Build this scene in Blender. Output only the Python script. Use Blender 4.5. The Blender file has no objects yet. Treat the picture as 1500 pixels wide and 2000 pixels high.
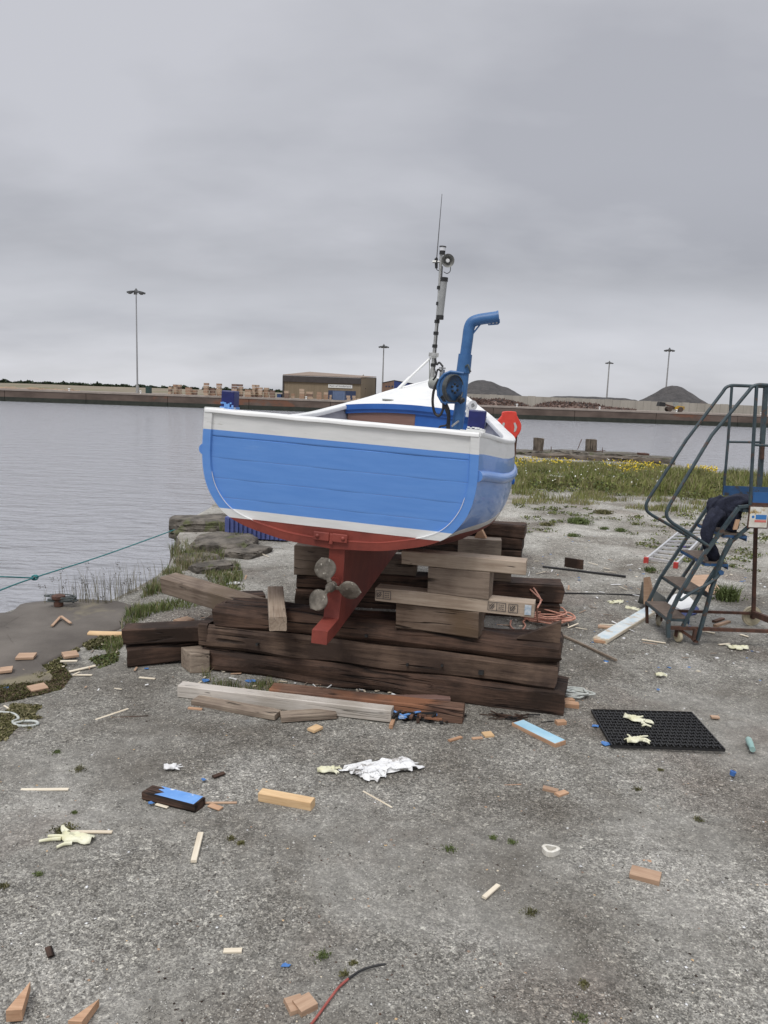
import bpy, bmesh, math, random
import numpy as np
from mathutils import Vector, Matrix, noise
from mathutils.geometry import delaunay_2d_cdt
random.seed(7); rng = np.random.default_rng(7)
S = bpy.context.scene; COL = S.collection
rad = math.radians
# ------------------------------------------------------------------ camera
CAM_H = 1.7; PITCH = rad(8.6); ROLL = rad(2.0)
cam = bpy.data.objects.new('camera', bpy.data.cameras.new('camera')); COL.objects.link(cam)
cam.data.sensor_width = 36; cam.data.sensor_fit = 'HORIZONTAL'; cam.data.lens = 36
cam.data.clip_start = 0.05; cam.data.clip_end = 4000
cam.matrix_world = Matrix.Translation((0, 0, CAM_H)) @ Matrix.Rotation(rad(90) - PITCH, 4, 'X') @ Matrix.Rotation(ROLL, 4, 'Z')
S.camera = cam
# ------------------------------------------------------------------ world: overcast
SUN_EL = rad(56); SUN_AZ = rad(205)
w = bpy.data.worlds.new('World'); S.world = w; w.use_nodes = True
nt = w.node_tree; nt.nodes.clear(); N = nt.nodes.new; Lk = nt.links.new
out = N('ShaderNodeOutputWorld'); bg = N('ShaderNodeBackground'); bg.inputs[1].default_value = 0.1
sky = N('ShaderNodeTexSky'); sky.sky_type = 'NISHITA'; sky.sun_disc = False
sky.sun_elevation = SUN_EL; sky.sun_rotation = SUN_AZ
tc = N('ShaderNodeTexCoord'); sep = N('ShaderNodeSeparateXYZ'); Lk(tc.outputs['Generated'], sep.inputs[0])
def mth(op, a, b=None, c=None):
    n = N('ShaderNodeMath'); n.operation = op
    for i, v in enumerate((a, b, c)):
        if v is None: continue
        if isinstance(v, (int, float)): n.inputs[i].default_value = v
        else: Lk(v, n.inputs[i])
    return n.outputs[0]
zc = mth('MAXIMUM', sep.outputs[2], 0.0); zd = mth('ADD', zc, 0.30)
comb = N('ShaderNodeCombineXYZ'); Lk(mth('MULTIPLY', mth('DIVIDE', sep.outputs[0], zd), 1.7), comb.inputs[0]); Lk(mth('MULTIPLY', mth('DIVIDE', sep.outputs[1], zd), 2.2), comb.inputs[1])
def wn(scale, detail, sx, off):
    mp = N('ShaderNodeMapping'); mp.inputs['Scale'].default_value = (sx, 1, 1); mp.inputs['Location'].default_value = (off, off * .7, 0)
    Lk(comb.outputs[0], mp.inputs[0]); n = N('ShaderNodeTexNoise'); n.inputs['Scale'].default_value = scale
    n.inputs['Detail'].default_value = detail; n.inputs['Roughness'].default_value = .5; Lk(mp.outputs[0], n.inputs['Vector']); return n.outputs['Fac']
n1 = wn(0.62, 5, .85, 3.1); n2 = wn(1.7, 7, .9, 9.4)
nz = mth('ADD', mth('MULTIPLY', n1, .76), mth('MULTIPLY', n2, .24))
cr = N('ShaderNodeValToRGB'); Lk(nz, cr.inputs[0]); e = cr.color_ramp.elements
e[0].position = .40; e[0].color = (.405, .412, .450, 1); e[1].position = .60; e[1].color = (.530, .536, .576, 1)
m_ = e.new(.49); m_.color = (.468, .475, .512, 1)
er = N('ShaderNodeValToRGB'); Lk(mth('ADD', zc, mth('MULTIPLY', mth('SUBTRACT', n2, .5), .10)), er.inputs[0]); e = er.color_ramp.elements
e[0].position = 0; e[0].color = (1.12, 1.12, 1.10, 1); e[1].position = 1; e[1].color = (2.9, 2.9, 2.82, 1)
for p, v in ((.05, 1.09), (.10, .99), (.15, .83), (.19, .88), (.26, .95), (.42, .95), (.6, 1.55)): q = e.new(p); q.color = (v, v, v, 1)
mulc = N('ShaderNodeMix'); mulc.data_type = 'RGBA'; mulc.blend_type = 'MULTIPLY'; mulc.inputs[0].default_value = 1
Lk(cr.outputs[0], mulc.inputs[6]); Lk(er.outputs[0], mulc.inputs[7])
m10 = N('ShaderNodeVectorMath'); m10.operation = 'SCALE'; m10.inputs['Scale'].default_value = 10.0; Lk(mulc.outputs[2], m10.inputs[0])
mx = N('ShaderNodeMix'); mx.data_type = 'RGBA'; mx.inputs[0].default_value = .95; Lk(sky.outputs[0], mx.inputs[6]); Lk(m10.outputs[0], mx.inputs[7])
Lk(mx.outputs[2], bg.inputs[0]); Lk(bg.outputs[0], out.inputs[0])
sl = bpy.data.lights.new('sun', 'SUN'); sl.energy = 1.5; sl.angle = rad(20); sl.color = (1, .97, .93)
sun = bpy.data.objects.new('sun', sl); COL.objects.link(sun)
sd = Vector((math.sin(SUN_AZ) * math.cos(SUN_EL), math.cos(SUN_AZ) * math.cos(SUN_EL), math.sin(SUN_EL)))
sun.rotation_euler = sd.to_track_quat('Z', 'Y').to_euler()
S.view_settings.view_transform = 'Standard'; S.view_settings.look = 'None'; S.view_settings.exposure = 0.22
S.view_settings.gamma = 1; S.view_settings.use_curve_mapping = False
# ------------------------------------------------------------------ pixel -> place helpers
F_ = 1500.
def ray(px, py):
    x = px - 750; y = 1000 - py
    a = x * math.cos(ROLL) - y * math.sin(ROLL); b = x * math.sin(ROLL) + y * math.cos(ROLL)
    return Vector((a, b * math.sin(PITCH) + F_ * math.cos(PITCH), b * math.cos(PITCH) - F_ * math.sin(PITCH)))
def gnd(px, py, z=0.):
    d = ray(px, py); t = (z - CAM_H) / d.z; return Vector((d.x * t, d.y * t, z))
def at(px, py, Y):
    d = ray(px, py); return Vector((Y * d.x / d.y, Y, CAM_H + d.z * Y / d.y))
# ------------------------------------------------------------------ materials
MATS = {}
def mat(name, c1, c2=None, rough=.7, scale=8, detail=6, bump=.0, bscale=None, metal=0, stretch=(1, 1, 1), c3=None, lo=.35, hi=.65, spots=None, spec=.5, coat=0, bdist=.01):
    if name in MATS: return MATS[name]
    m = bpy.data.materials.new(name); m.use_nodes = True; t = m.node_tree; b = t.nodes['Principled BSDF']
    b.inputs['Roughness'].default_value = rough; b.inputs['Metallic'].default_value = metal
    b.inputs['Specular IOR Level'].default_value = spec; b.inputs['Coat Weight'].default_value = coat
    tcn = t.nodes.new('ShaderNodeTexCoord'); mp = t.nodes.new('ShaderNodeMapping'); mp.inputs['Scale'].default_value = stretch
    t.links.new(tcn.outputs['Object'], mp.inputs[0])
    if c2 is None: c2 = tuple(min(1, c * 1.12 + .004) for c in c1)
    n = t.nodes.new('ShaderNodeTexNoise'); n.inputs['Scale'].default_value = scale; n.inputs['Detail'].default_value = detail; n.inputs['Roughness'].default_value = .6
    t.links.new(mp.outputs[0], n.inputs['Vector'])
    r = t.nodes.new('ShaderNodeValToRGB'); r.color_ramp.elements[0].position = lo; r.color_ramp.elements[1].position = hi
    r.color_ramp.elements[0].color = (*c1, 1); r.color_ramp.elements[1].color = (*c2, 1); t.links.new(n.outputs['Fac'], r.inputs[0])
    colout = r.outputs[0]
    if c3 is not None or spots is not None:
        sc, th, cc = spots if spots else (scale * .35, .56, c3)
        n3 = t.nodes.new('ShaderNodeTexNoise'); n3.inputs['Scale'].default_value = sc; n3.inputs['Detail'].default_value = 5; n3.inputs['Roughness'].default_value = .65
        mo = t.nodes.new('ShaderNodeMapping'); mo.inputs['Location'].default_value = (5.2, 1.3, 7.7); t.links.new(mp.outputs[0], mo.inputs[0]); t.links.new(mo.outputs[0], n3.inputs['Vector'])
        r3 = t.nodes.new('ShaderNodeValToRGB'); r3.color_ramp.elements[0].position = th; r3.color_ramp.elements[1].position = th + .06
        t.links.new(n3.outputs['Fac'], r3.inputs[0])
        mi = t.nodes.new('ShaderNodeMix'); mi.data_type = 'RGBA'; t.links.new(r3.outputs[0], mi.inputs[0]); t.links.new(colout, mi.inputs[6]); mi.inputs[7].default_value = (*cc, 1)
        colout = mi.outputs[2]
    t.links.new(colout, b.inputs['Base Color'])
    if bump:
        nb = t.nodes.new('ShaderNodeTexNoise'); nb.inputs['Scale'].default_value = bscale or scale * 2; nb.inputs['Detail'].default_value = 6
        t.links.new(mp.outputs[0], nb.inputs['Vector'])
        bp = t.nodes.new('ShaderNodeBump'); bp.inputs['Strength'].default_value = bump; bp.inputs['Distance'].default_value = bdist
        t.links.new(nb.outputs['Fac'], bp.inputs['Height']); t.links.new(bp.outputs[0], b.inputs['Normal'])
    MATS[name] = m; return m
def wood(name, c1, c2, crack=.0, rough=.8, gscale=9, stain=None, lengthwise=.06):
    """grain along local X, with dark long cracks when crack > 0"""
    if name in MATS: return MATS[name]
    m = bpy.data.materials.new(name); m.use_nodes = True; t = m.node_tree; b = t.nodes['Principled BSDF']; b.inputs['Roughness'].default_value = rough
    b.inputs['Specular IOR Level'].default_value = .3
    A = t.nodes.new; L = t.links.new
    tcn = A('ShaderNodeTexCoord'); oi = A('ShaderNodeObjectInfo'); vm = A('ShaderNodeVectorMath'); vm.operation = 'SCALE'
    L(oi.outputs['Random'], vm.inputs['Scale']); vm.inputs[0].default_value = (37, 19, 53)
    ad = A('ShaderNodeVectorMath'); L(tcn.outputs['Object'], ad.inputs[0]); L(vm.outputs[0], ad.inputs[1])
    mp = A('ShaderNodeMapping'); mp.inputs['Scale'].default_value = (lengthwise, 1, 1); L(ad.outputs[0], mp.inputs[0])
    n = A('ShaderNodeTexNoise'); n.inputs['Scale'].default_value = gscale * 11; n.inputs['Detail'].default_value = 9; n.inputs['Roughness'].default_value = .75; L(mp.outputs[0], n.inputs['Vector'])
    n2 = A('ShaderNodeTexNoise'); n2.inputs['Scale'].default_value = 5; n2.inputs['Detail'].default_value = 5; L(ad.outputs[0], n2.inputs['Vector'])
    mx_ = A('ShaderNodeMath'); mx_.operation = 'MULTIPLY_ADD'; L(n.outputs['Fac'], mx_.inputs[0]); mx_.inputs[1].default_value = .6
    m2 = A('ShaderNodeMath'); m2.operation = 'MULTIPLY'; L(n2.outputs['Fac'], m2.inputs[0]); m2.inputs[1].default_value = .4; L(m2.outputs[0], mx_.inputs[2])
    r = A('ShaderNodeValToRGB'); r.color_ramp.elements[0].position = .41; r.color_ramp.elements[1].position = .58
    r.color_ramp.elements[0].color = (*c1, 1); r.color_ramp.elements[1].color = (*c2, 1); L(mx_.outputs[0], r.inputs[0]); colout = r.outputs[0]
    if stain:
        n3 = A('ShaderNodeTexNoise'); n3.inputs['Scale'].default_value = 3.3; n3.inputs['Detail'].default_value = 6; L(ad.outputs[0], n3.inputs['Vector'])
        r3 = A('ShaderNodeValToRGB'); r3.color_ramp.elements[0].position = .5; r3.color_ramp.elements[1].position = .62; L(n3.outputs['Fac'], r3.inputs[0])
        mi = A('ShaderNodeMix'); mi.data_type = 'RGBA'; L(r3.outputs[0], mi.inputs[0]); L(colout, mi.inputs[6]); mi.inputs[7].default_value = (*stain, 1); colout = mi.outputs[2]
    bp = A('ShaderNodeBump'); bp.inputs['Strength'].default_value = .8; bp.inputs['Distance'].default_value = .007 if crack > .3 else .004; L(mx_.outputs[0], bp.inputs['Height'])
    if crack:
        mp2 = A('ShaderNodeMapping'); mp2.inputs['Scale'].default_value = (.55, 11, 11); L(ad.outputs[0], mp2.inputs[0])
        nw = A('ShaderNodeTexNoise'); nw.inputs['Scale'].default_value = 1.0; nw.inputs['Detail'].default_value = 3; nw.inputs['Distortion'].default_value = .4; L(mp2.outputs[0], nw.inputs['Vector'])
        sb = A('ShaderNodeMath'); sb.operation = 'SUBTRACT'; L(nw.outputs['Fac'], sb.inputs[0]); sb.inputs[1].default_value = .5
        ab = A('ShaderNodeMath'); ab.operation = 'ABSOLUTE'; L(sb.outputs[0], ab.inputs[0])
        rc = A('ShaderNodeValToRGB'); gt = A('ShaderNodeTexNoise'); gt.inputs['Scale'].default_value = 2.2; gt.inputs['Detail'].default_value = 3; L(ad.outputs[0], gt.inputs['Vector'])
        gr = A('ShaderNodeMapRange'); gr.inputs[1].default_value = .38; gr.inputs[2].default_value = .52; gr.inputs[3].default_value = .05; gr.inputs[4].default_value = 0; L(gt.outputs['Fac'], gr.inputs[0])
        a2 = A('ShaderNodeMath'); L(ab.outputs[0], a2.inputs[0]); L(gr.outputs[0], a2.inputs[1]); rc.color_ramp.elements[0].position = .001; rc.color_ramp.elements[1].position = .02 * crack; L(a2.outputs[0], rc.inputs[0])
        mi = A('ShaderNodeMix'); mi.data_type = 'RGBA'; L(rc.outputs[0], mi.inputs[0]); mi.inputs[6].default_value = (*(c * .3 for c in c1), 1); L(colout, mi.inputs[7]); colout = mi.outputs[2]
        b2 = A('ShaderNodeBump'); b2.inputs['Strength'].default_value = .9; b2.inputs['Distance'].default_value = .012; L(rc.outputs[0], b2.inputs['Height']); L(bp.outputs[0], b2.inputs['Normal']); bp = b2
    L(colout, b.inputs['Base Color']); L(bp.outputs[0], b.inputs['Normal']); MATS[name] = m; return m
# ------------------------------------------------------------------ object helpers
def tag(o, label=None, cat=None, group=None, kind=None):
    if label: o['label'] = label
    if cat: o['category'] = cat
    if group: o['group'] = group
    if kind: o['kind'] = kind
    return o
def thing(name, label, cat, loc=(0, 0, 0), group=None):
    o = bpy.data.objects.new(name, None); COL.objects.link(o); o.location = loc; o.empty_display_size = .1
    return tag(o, label, cat, group)
class MB:
    def __init__(s): s.v = []; s.f = []; s.m = []
    def add(s, vs, fs, mi=0):
        k = len(s.v); s.v += [tuple(v) for v in vs]; s.f += [tuple(i + k for i in f) for f in fs]; s.m += [mi] * len(fs)
    def box(s, c, sz, R=None, mi=0):
        c = Vector(c); vs = []
        for dx in (-.5, .5):
            for dy in (-.5, .5):
                for dz in (-.5, .5):
                    p = Vector((dx * sz[0], dy * sz[1], dz * sz[2])); vs.append(c + (R @ p if R else p))
        s.add(vs, [(0, 1, 3, 2), (4, 6, 7, 5), (0, 4, 5, 1), (2, 3, 7, 6), (0, 2, 6, 4), (1, 5, 7, 3)], mi)
    def bar(s, a, b, wd, ht, up=(0, 0, 1), mi=0):
        a = Vector(a); b = Vector(b); x = (b - a); L = x.length; x.normalize(); y = Vector(up).cross(x).normalized(); z = x.cross(y)
        R = Matrix((x, y, z)).transposed(); s.box((a + b) / 2, (L, wd, ht), R, mi)
    def tube(s, path, r, seg=10, mi=0, cap=True):
        P = [Vector(p) for p in path]; n = len(P); rs = r if hasattr(r, '__len__') else [r] * n
        t0 = (P[1] - P[0]).normalized(); a = t0.orthogonal().normalized(); rings = []
        for i in range(n):
            t = ((P[min(i + 1, n - 1)] - P[max(i - 1, 0)])).normalized()
            a = (a - t * a.dot(t)).normalized(); b = t.cross(a)
            rings.append([P[i] + (a * math.cos(2 * math.pi * k / seg) + b * math.sin(2 * math.pi * k / seg)) * rs[i] for k in range(seg)])
        vs = [p for q in rings for p in q]; fs = []
        for i in range(n - 1):
            for k in range(seg): k2 = (k + 1) % seg; fs.append((i * seg + k, i * seg + k2, (i + 1) * seg + k2, (i + 1) * seg + k))
        if cap: fs.append(tuple(reversed(range(seg)))); fs.append(tuple((n - 1) * seg + k for k in range(seg)))
        s.add(vs, fs, mi)
    def lathe(s, c, axis, prof, seg=24, mi=0, closed=False):
        """prof: (radius, along axis)"""
        c = Vector(c); ax = Vector(axis).normalized(); a = ax.orthogonal().normalized(); b = ax.cross(a); n = len(prof)
        vs = [c + ax * h + (a * math.cos(2 * math.pi * k / seg) + b * math.sin(2 * math.pi * k / seg)) * r for r, h in prof for k in range(seg)]; fs = []
        for i in range(n - (0 if closed else 1)):
            j = (i + 1) % n
            for k in range(seg): k2 = (k + 1) % seg; fs.append((i * seg + k, i * seg + k2, j * seg + k2, j * seg + k))
        if not closed:
            if prof[0][0] > 1e-5: fs.append(tuple(reversed(range(seg))))
            if prof[-1][0] > 1e-5: fs.append(tuple((n - 1) * seg + k for k in range(seg)))
        s.add(vs, fs, mi)
    def prism(s, pts, d, mi=0):
        """polygon pts (3D, planar) extruded by vector d"""
        P = [Vector(p) for p in pts]; d = Vector(d); n = len(P)
        s.add(P + [p + d for p in P], [tuple(range(n)), tuple(reversed(range(n, 2 * n)))] + [(i, i + n, (i + 1) % n + n, (i + 1) % n) for i in range(n)], mi)
    def sheet(s, rows, mi=0, thick=None):
        R = len(rows); Cn = len(rows[0])
        s.add([p for r in rows for p in r], [(i * Cn + j, i * Cn + j + 1, (i + 1) * Cn + j + 1, (i + 1) * Cn + j) for i in range(R - 1) for j in range(Cn - 1)], mi)
    def build(s, name, mats, parent=None, origin=(0, 0, 0), smooth=False, bevel=0, M=None, fix=True, angle=40):
        me = bpy.data.meshes.new(name); o_ = Vector(origin)
        me.from_pydata([tuple(Vector(v) - o_) for v in s.v], [], s.f)
        for m_ in (mats if isinstance(mats, (list, tuple)) else [mats]): me.materials.append(m_)
        me.polygons.foreach_set('material_index', s.m)
        if fix:
            bm = bmesh.new(); bm.from_mesh(me); bmesh.ops.remove_doubles(bm, verts=bm.verts, dist=1e-6); bmesh.ops.recalc_face_normals(bm, faces=bm.faces); bm.to_mesh(me); bm.free()
        if smooth:
            me.polygons.foreach_set('use_smooth', [True] * len(me.polygons)); me.set_sharp_from_angle(angle=rad(angle))
        o = bpy.data.objects.new(name, me); COL.objects.link(o); o.location = o_ if parent is None else (0, 0, 0)
        if parent: o.parent = parent
        if M is not None: o.matrix_world = M
        if bevel:
            md = o.modifiers.new('bevel', 'BEVEL'); md.width = bevel; md.segments = 2; md.limit_method = 'ANGLE'
        return o
def bez(P, n=8, closed=False):
    """Catmull-Rom through points"""
    P = [Vector(p) for p in P]; m = len(P); o = []
    rngi = range(m if closed else m - 1)
    for i in rngi:
        g = lambda k: P[k % m] if closed else P[max(0, min(m - 1, k))]
        a, b, c, d = g(i - 1), g(i), g(i + 1), g(i + 2)
        for k in range(n):
            t = k / n; o.append(.5 * ((2 * b) + (c - a) * t + (2 * a - 5 * b + 4 * c - d) * t * t + (3 * b - a - 3 * c + d) * t ** 3))
    if not closed: o.append(P[-1])
    return o
def fill(name, verts, faces, mats, mi=None, parent=None, smooth=False):
    me = bpy.data.meshes.new(name); me.from_pydata(verts, [], faces)
    for m_ in (mats if isinstance(mats, (list, tuple)) else [mats]): me.materials.append(m_)
    if mi is not None: me.polygons.foreach_set('material_index', mi)
    if smooth: me.polygons.foreach_set('use_smooth', [True] * len(me.polygons))
    o = bpy.data.objects.new(name, me); COL.objects.link(o)
    if parent: o.parent = parent
    return o
def rot_to(x, up=(0, 0, 1)):
    x = Vector(x).normalized()
    if abs(x.dot(Vector(up))) > .999: up = (0, 1, 0)
    y = Vector(up).cross(x).normalized(); z = x.cross(y); return Matrix((x, y, z)).transposed()
def beam_mesh(L, W, H, seg=10, rough=.003, bev=.008, taper=None, notch=None, seed=0, skew=0):
    """rounded-edge timber along local X, centred; rough sides"""
    rr = random.Random(seed); v = []; b = bev
    prof = [(-W/2, -H/2+b), (-W/2, -H/6), (-W/2, H/6), (-W/2, H/2-b), (-W/2+b, H/2), (-W/6, H/2), (W/6, H/2), (W/2-b, H/2), (W/2, H/2-b), (W/2, H/6), (W/2, -H/6), (W/2, -H/2+b), (W/2-b, -H/2), (W/6, -H/2), (-W/6, -H/2), (-W/2+b, -H/2)]
    n = len(prof); so = rr.random() * 100
    for i in range(seg + 1):
        t = i / seg; x = -L/2 + L * t; k = 1
        if taper: k = 1 - taper * t
        for j, (y, z) in enumerate(prof):
            q = Vector((x * 2.5 + so, y * 14, z * 14)); dy = noise.noise(q) * rough * 2; dz = noise.noise(q + Vector((9, 4, 2))) * rough * 2
            xe = x + (noise.noise(Vector((so, y * 20, z * 20))) * rough * 2.5 if i in (0, seg) else 0) + skew * y * (1 if i == seg else 0)
            v.append((xe, y * k + dy, z * k + dz))
    f = [(i * n + j, i * n + (j + 1) % n, (i + 1) * n + (j + 1) % n, (i + 1) * n + j) for i in range(seg) for j in range(n)]
    f.append(tuple(range(n))); f.append(tuple(reversed(range(seg * n, seg * n + n))))
    me = bpy.data.meshes.new('timber'); me.from_pydata(v, [], f); bm = bmesh.new(); bm.from_mesh(me); bmesh.ops.recalc_face_normals(bm, faces=bm.faces); bm.to_mesh(me); bm.free()
    return me
_seed = [0]
def timber(name, a, b, W, H, m, label=None, cat='timber', group=None, seg=10, rough=.003, bev=.006, roll=0, base=True, taper=None, parent=None, skew=0):
    """a,b: centre of the end faces (or of the bottom of the ends when base)"""
    _seed[0] += 1
    a = Vector(a); b = Vector(b); R = rot_to(b - a)
    if base: a = a + R.col[2] * H/2; b = b + R.col[2] * H/2
    me = beam_mesh((b - a).length, W, H, seg, rough, bev, taper, None, _seed[0], skew); me.name = name
    for m_ in (m if isinstance(m, (list, tuple)) else [m]): me.materials.append(m_)
    o = bpy.data.objects.new(name, me); COL.objects.link(o)
    o.matrix_world = Matrix.Translation((a + b) / 2) @ (R @ Matrix.Rotation(roll, 3, 'X')).to_4x4()
    if parent: o.parent = parent
    return tag(o, label, cat, group)
# ------------------------------------------------------------------ palette
BLUE = mat('light_blue_paint', (.108, .28, .685), (.128, .308, .72), rough=.42, scale=4, detail=9, bump=.12, bscale=7, bdist=.004, coat=.45, stretch=(1, 1, 7), spots=(2.2, .66, (.15, .33, .72)))
WHITE = mat('white_gloss_paint', (.72, .725, .71), (.79, .79, .775), rough=.38, scale=6, detail=9, bump=.3, bscale=8, bdist=.004, stretch=(1, 1, 5), spots=(5, .66, (.60, .60, .57)))
REDP = mat('red_antifoul', (.175, .034, .024), (.25, .050, .034), rough=.6, scale=9, bump=.3, bscale=30, bdist=.003, spots=(16, .64, (.2, .035, .025)))
DBLUE = mat('deep_blue_paint', (.02, .10, .36), (.03, .13, .42), rough=.35, scale=6)
MBLUE = mat('hauler_blue_paint', (.03, .105, .26), (.045, .14, .32), rough=.45, scale=12, spots=(30, .68, (.06, .07, .08)))
NAVY = mat('navy_post_paint', (.008, .012, .085), (.014, .02, .13), rough=.35, scale=20)
GALV = mat('galvanised_metal', (.33, .33, .32), (.5, .5, .48), rough=.5, metal=.7, scale=30)
ALU = mat('aluminium', (.62, .62, .63), (.74, .74, .75), rough=.4, metal=.6, scale=20)
BLACK = mat('black_rubber', (.012, .012, .013), (.022, .022, .022), rough=.6, scale=20)
GREYP = mat('grey_plastic', (.22, .23, .21), (.33, .34, .31), rough=.6, scale=20)
BRONZE = mat('weathered_bronze', (.09, .078, .062), (.23, .205, .17), rough=.6, metal=.2, scale=14, detail=9, bump=.3, bscale=50, lo=.4, hi=.6, spots=(45, .62, (.48, .45, .38)))
PLY = mat('brown_board', (.19, .105, .085), (.235, .14, .11), rough=.7, scale=4, stretch=(1, 1, 12))
INNER = mat('inside_grey_paint', (.34, .34, .38), (.42, .42, .45), rough=.6, scale=6)
ORANGE = mat('lifebuoy_red', (.62, .045, .03), (.70, .065, .045), rough=.45, scale=6)
RUST = mat('rusty_steel', (.055, .03, .022), (.12, .055, .035), rough=.85, scale=18, bump=.4, bscale=60)
STEEL = mat('worn_green_blue_steel', (.028, .045, .055), (.055, .08, .088), rough=.5, scale=14, detail=8, spots=(22, .57, (.085, .05, .035)))
STEELB = mat('worn_blue_steel', (.02, .07, .17), (.035, .10, .22), rough=.5, scale=14, spots=(18, .54, (.05, .05, .05)))
TREAD = mat('tread_board', (.105, .078, .06), (.15, .115, .09), rough=.9, scale=30, bump=.5, bscale=160)
FUEL = mat('cream_wheel', (.42, .37, .25), (.52, .46, .33), rough=.6, scale=20)
CLOTHN = mat('dark_navy_cloth', (.006, .008, .02), (.014, .017, .035), rough=.9, scale=30, bump=.5, bscale=90)
WW = wood('old_creosoted_timber', (.030, .018, .013), (.105, .062, .043), crack=1.6, gscale=5, stain=(.028, .017, .012))
WW2 = wood('worn_brown_timber', (.042, .026, .019), (.135, .090, .064), crack=1.5, gscale=5, stain=(.05, .032, .024))
WGB = wood('grey_brown_timber', (.13, .095, .072), (.25, .195, .15), crack=.5, gscale=5, stain=(.16, .12, .085))
WGBD = wood('dirty_brown_block', (.085, .055, .038), (.185, .135, .10), crack=.7, gscale=5, stain=(.12, .08, .05))
WG = wood('grey_weathered_timber', (.17, .13, .10), (.33, .27, .21), crack=.25, gscale=6)
WP = wood('pale_sawn_timber', (.28, .215, .16), (.42, .34, .265), crack=.12, gscale=6)
WPT = wood('pale_bleached_timber', (.40, .36, .31), (.56, .52, .47), crack=.2, gscale=6)
WF = wood('fresh_pine', (.55, .36, .19), (.70, .50, .29), gscale=7)
WFR = wood('fresh_reddish_wood', (.38, .22, .13), (.52, .33, .21), gscale=7)
WPK = wood('pinkish_offcut', (.34, .22, .145), (.47, .325, .225), gscale=7)
WRB = wood('reddish_brown_timber', (.095, .05, .035), (.19, .115, .08), crack=.8, gscale=6, stain=(.24, .11, .06))
WCR = wood('cream_lath', (.58, .50, .38), (.72, .65, .52), gscale=6)
CHIPB = mat('blue_painted_face', (.11, .27, .60), (.16, .34, .68), rough=.6, scale=18, spots=(14, .58, (.62, .66, .7)))
PALEB = mat('pale_blue_painted_face', (.30, .52, .66), (.42, .62, .72), rough=.6, scale=9, spots=(20, .66, (.55, .5, .42)))
PAPER = mat('white_paper', (.66, .66, .66), (.80, .80, .79), rough=.8, scale=14, spots=(9, .58, (.40, .38, .36)))
GLOVE = mat('cream_latex', (.60, .58, .38), (.72, .71, .56), rough=.6, scale=16)
CONC = mat('quay_concrete', (.085, .073, .062), (.14, .123, .105), rough=.85, scale=2.2, detail=9, bump=.5, bscale=60, c3=(.19, .165, .11), bdist=.006)
ROCK = mat('quay_stone', (.06, .052, .042), (.16, .14, .115), rough=.95, scale=7, detail=10, bump=1, bscale=22, bdist=.03, spots=(4, .57, (.085, .09, .04)), lo=.4, hi=.62)
GRASS = mat('green_grass', (.075, .11, .025), (.15, .18, .055), rough=.7, scale=3)
GRASSD = mat('dry_grass', (.17, .15, .08), (.27, .24, .13), rough=.8, scale=3)
WEED = mat('weed_leaf', (.058, .085, .02), (.105, .135, .038), rough=.7, scale=5)
MOSS = mat('olive_moss', (.06, .06, .02), (.12, .115, .04), rough=.9, scale=9)
MEAD = mat('meadow_grass', (.11, .14, .028), (.21, .225, .062), rough=.8, scale=1.2)
MEADD = mat('meadow_dry', (.19, .17, .08), (.29, .26, .13), rough=.8, scale=1.2)
YEL = mat('yellow_petals', (.62, .45, .02), (.75, .58, .05), rough=.7, scale=9)
WFLW = mat('pale_petals', (.55, .55, .5), (.7, .7, .66), rough=.7, scale=9)
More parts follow.
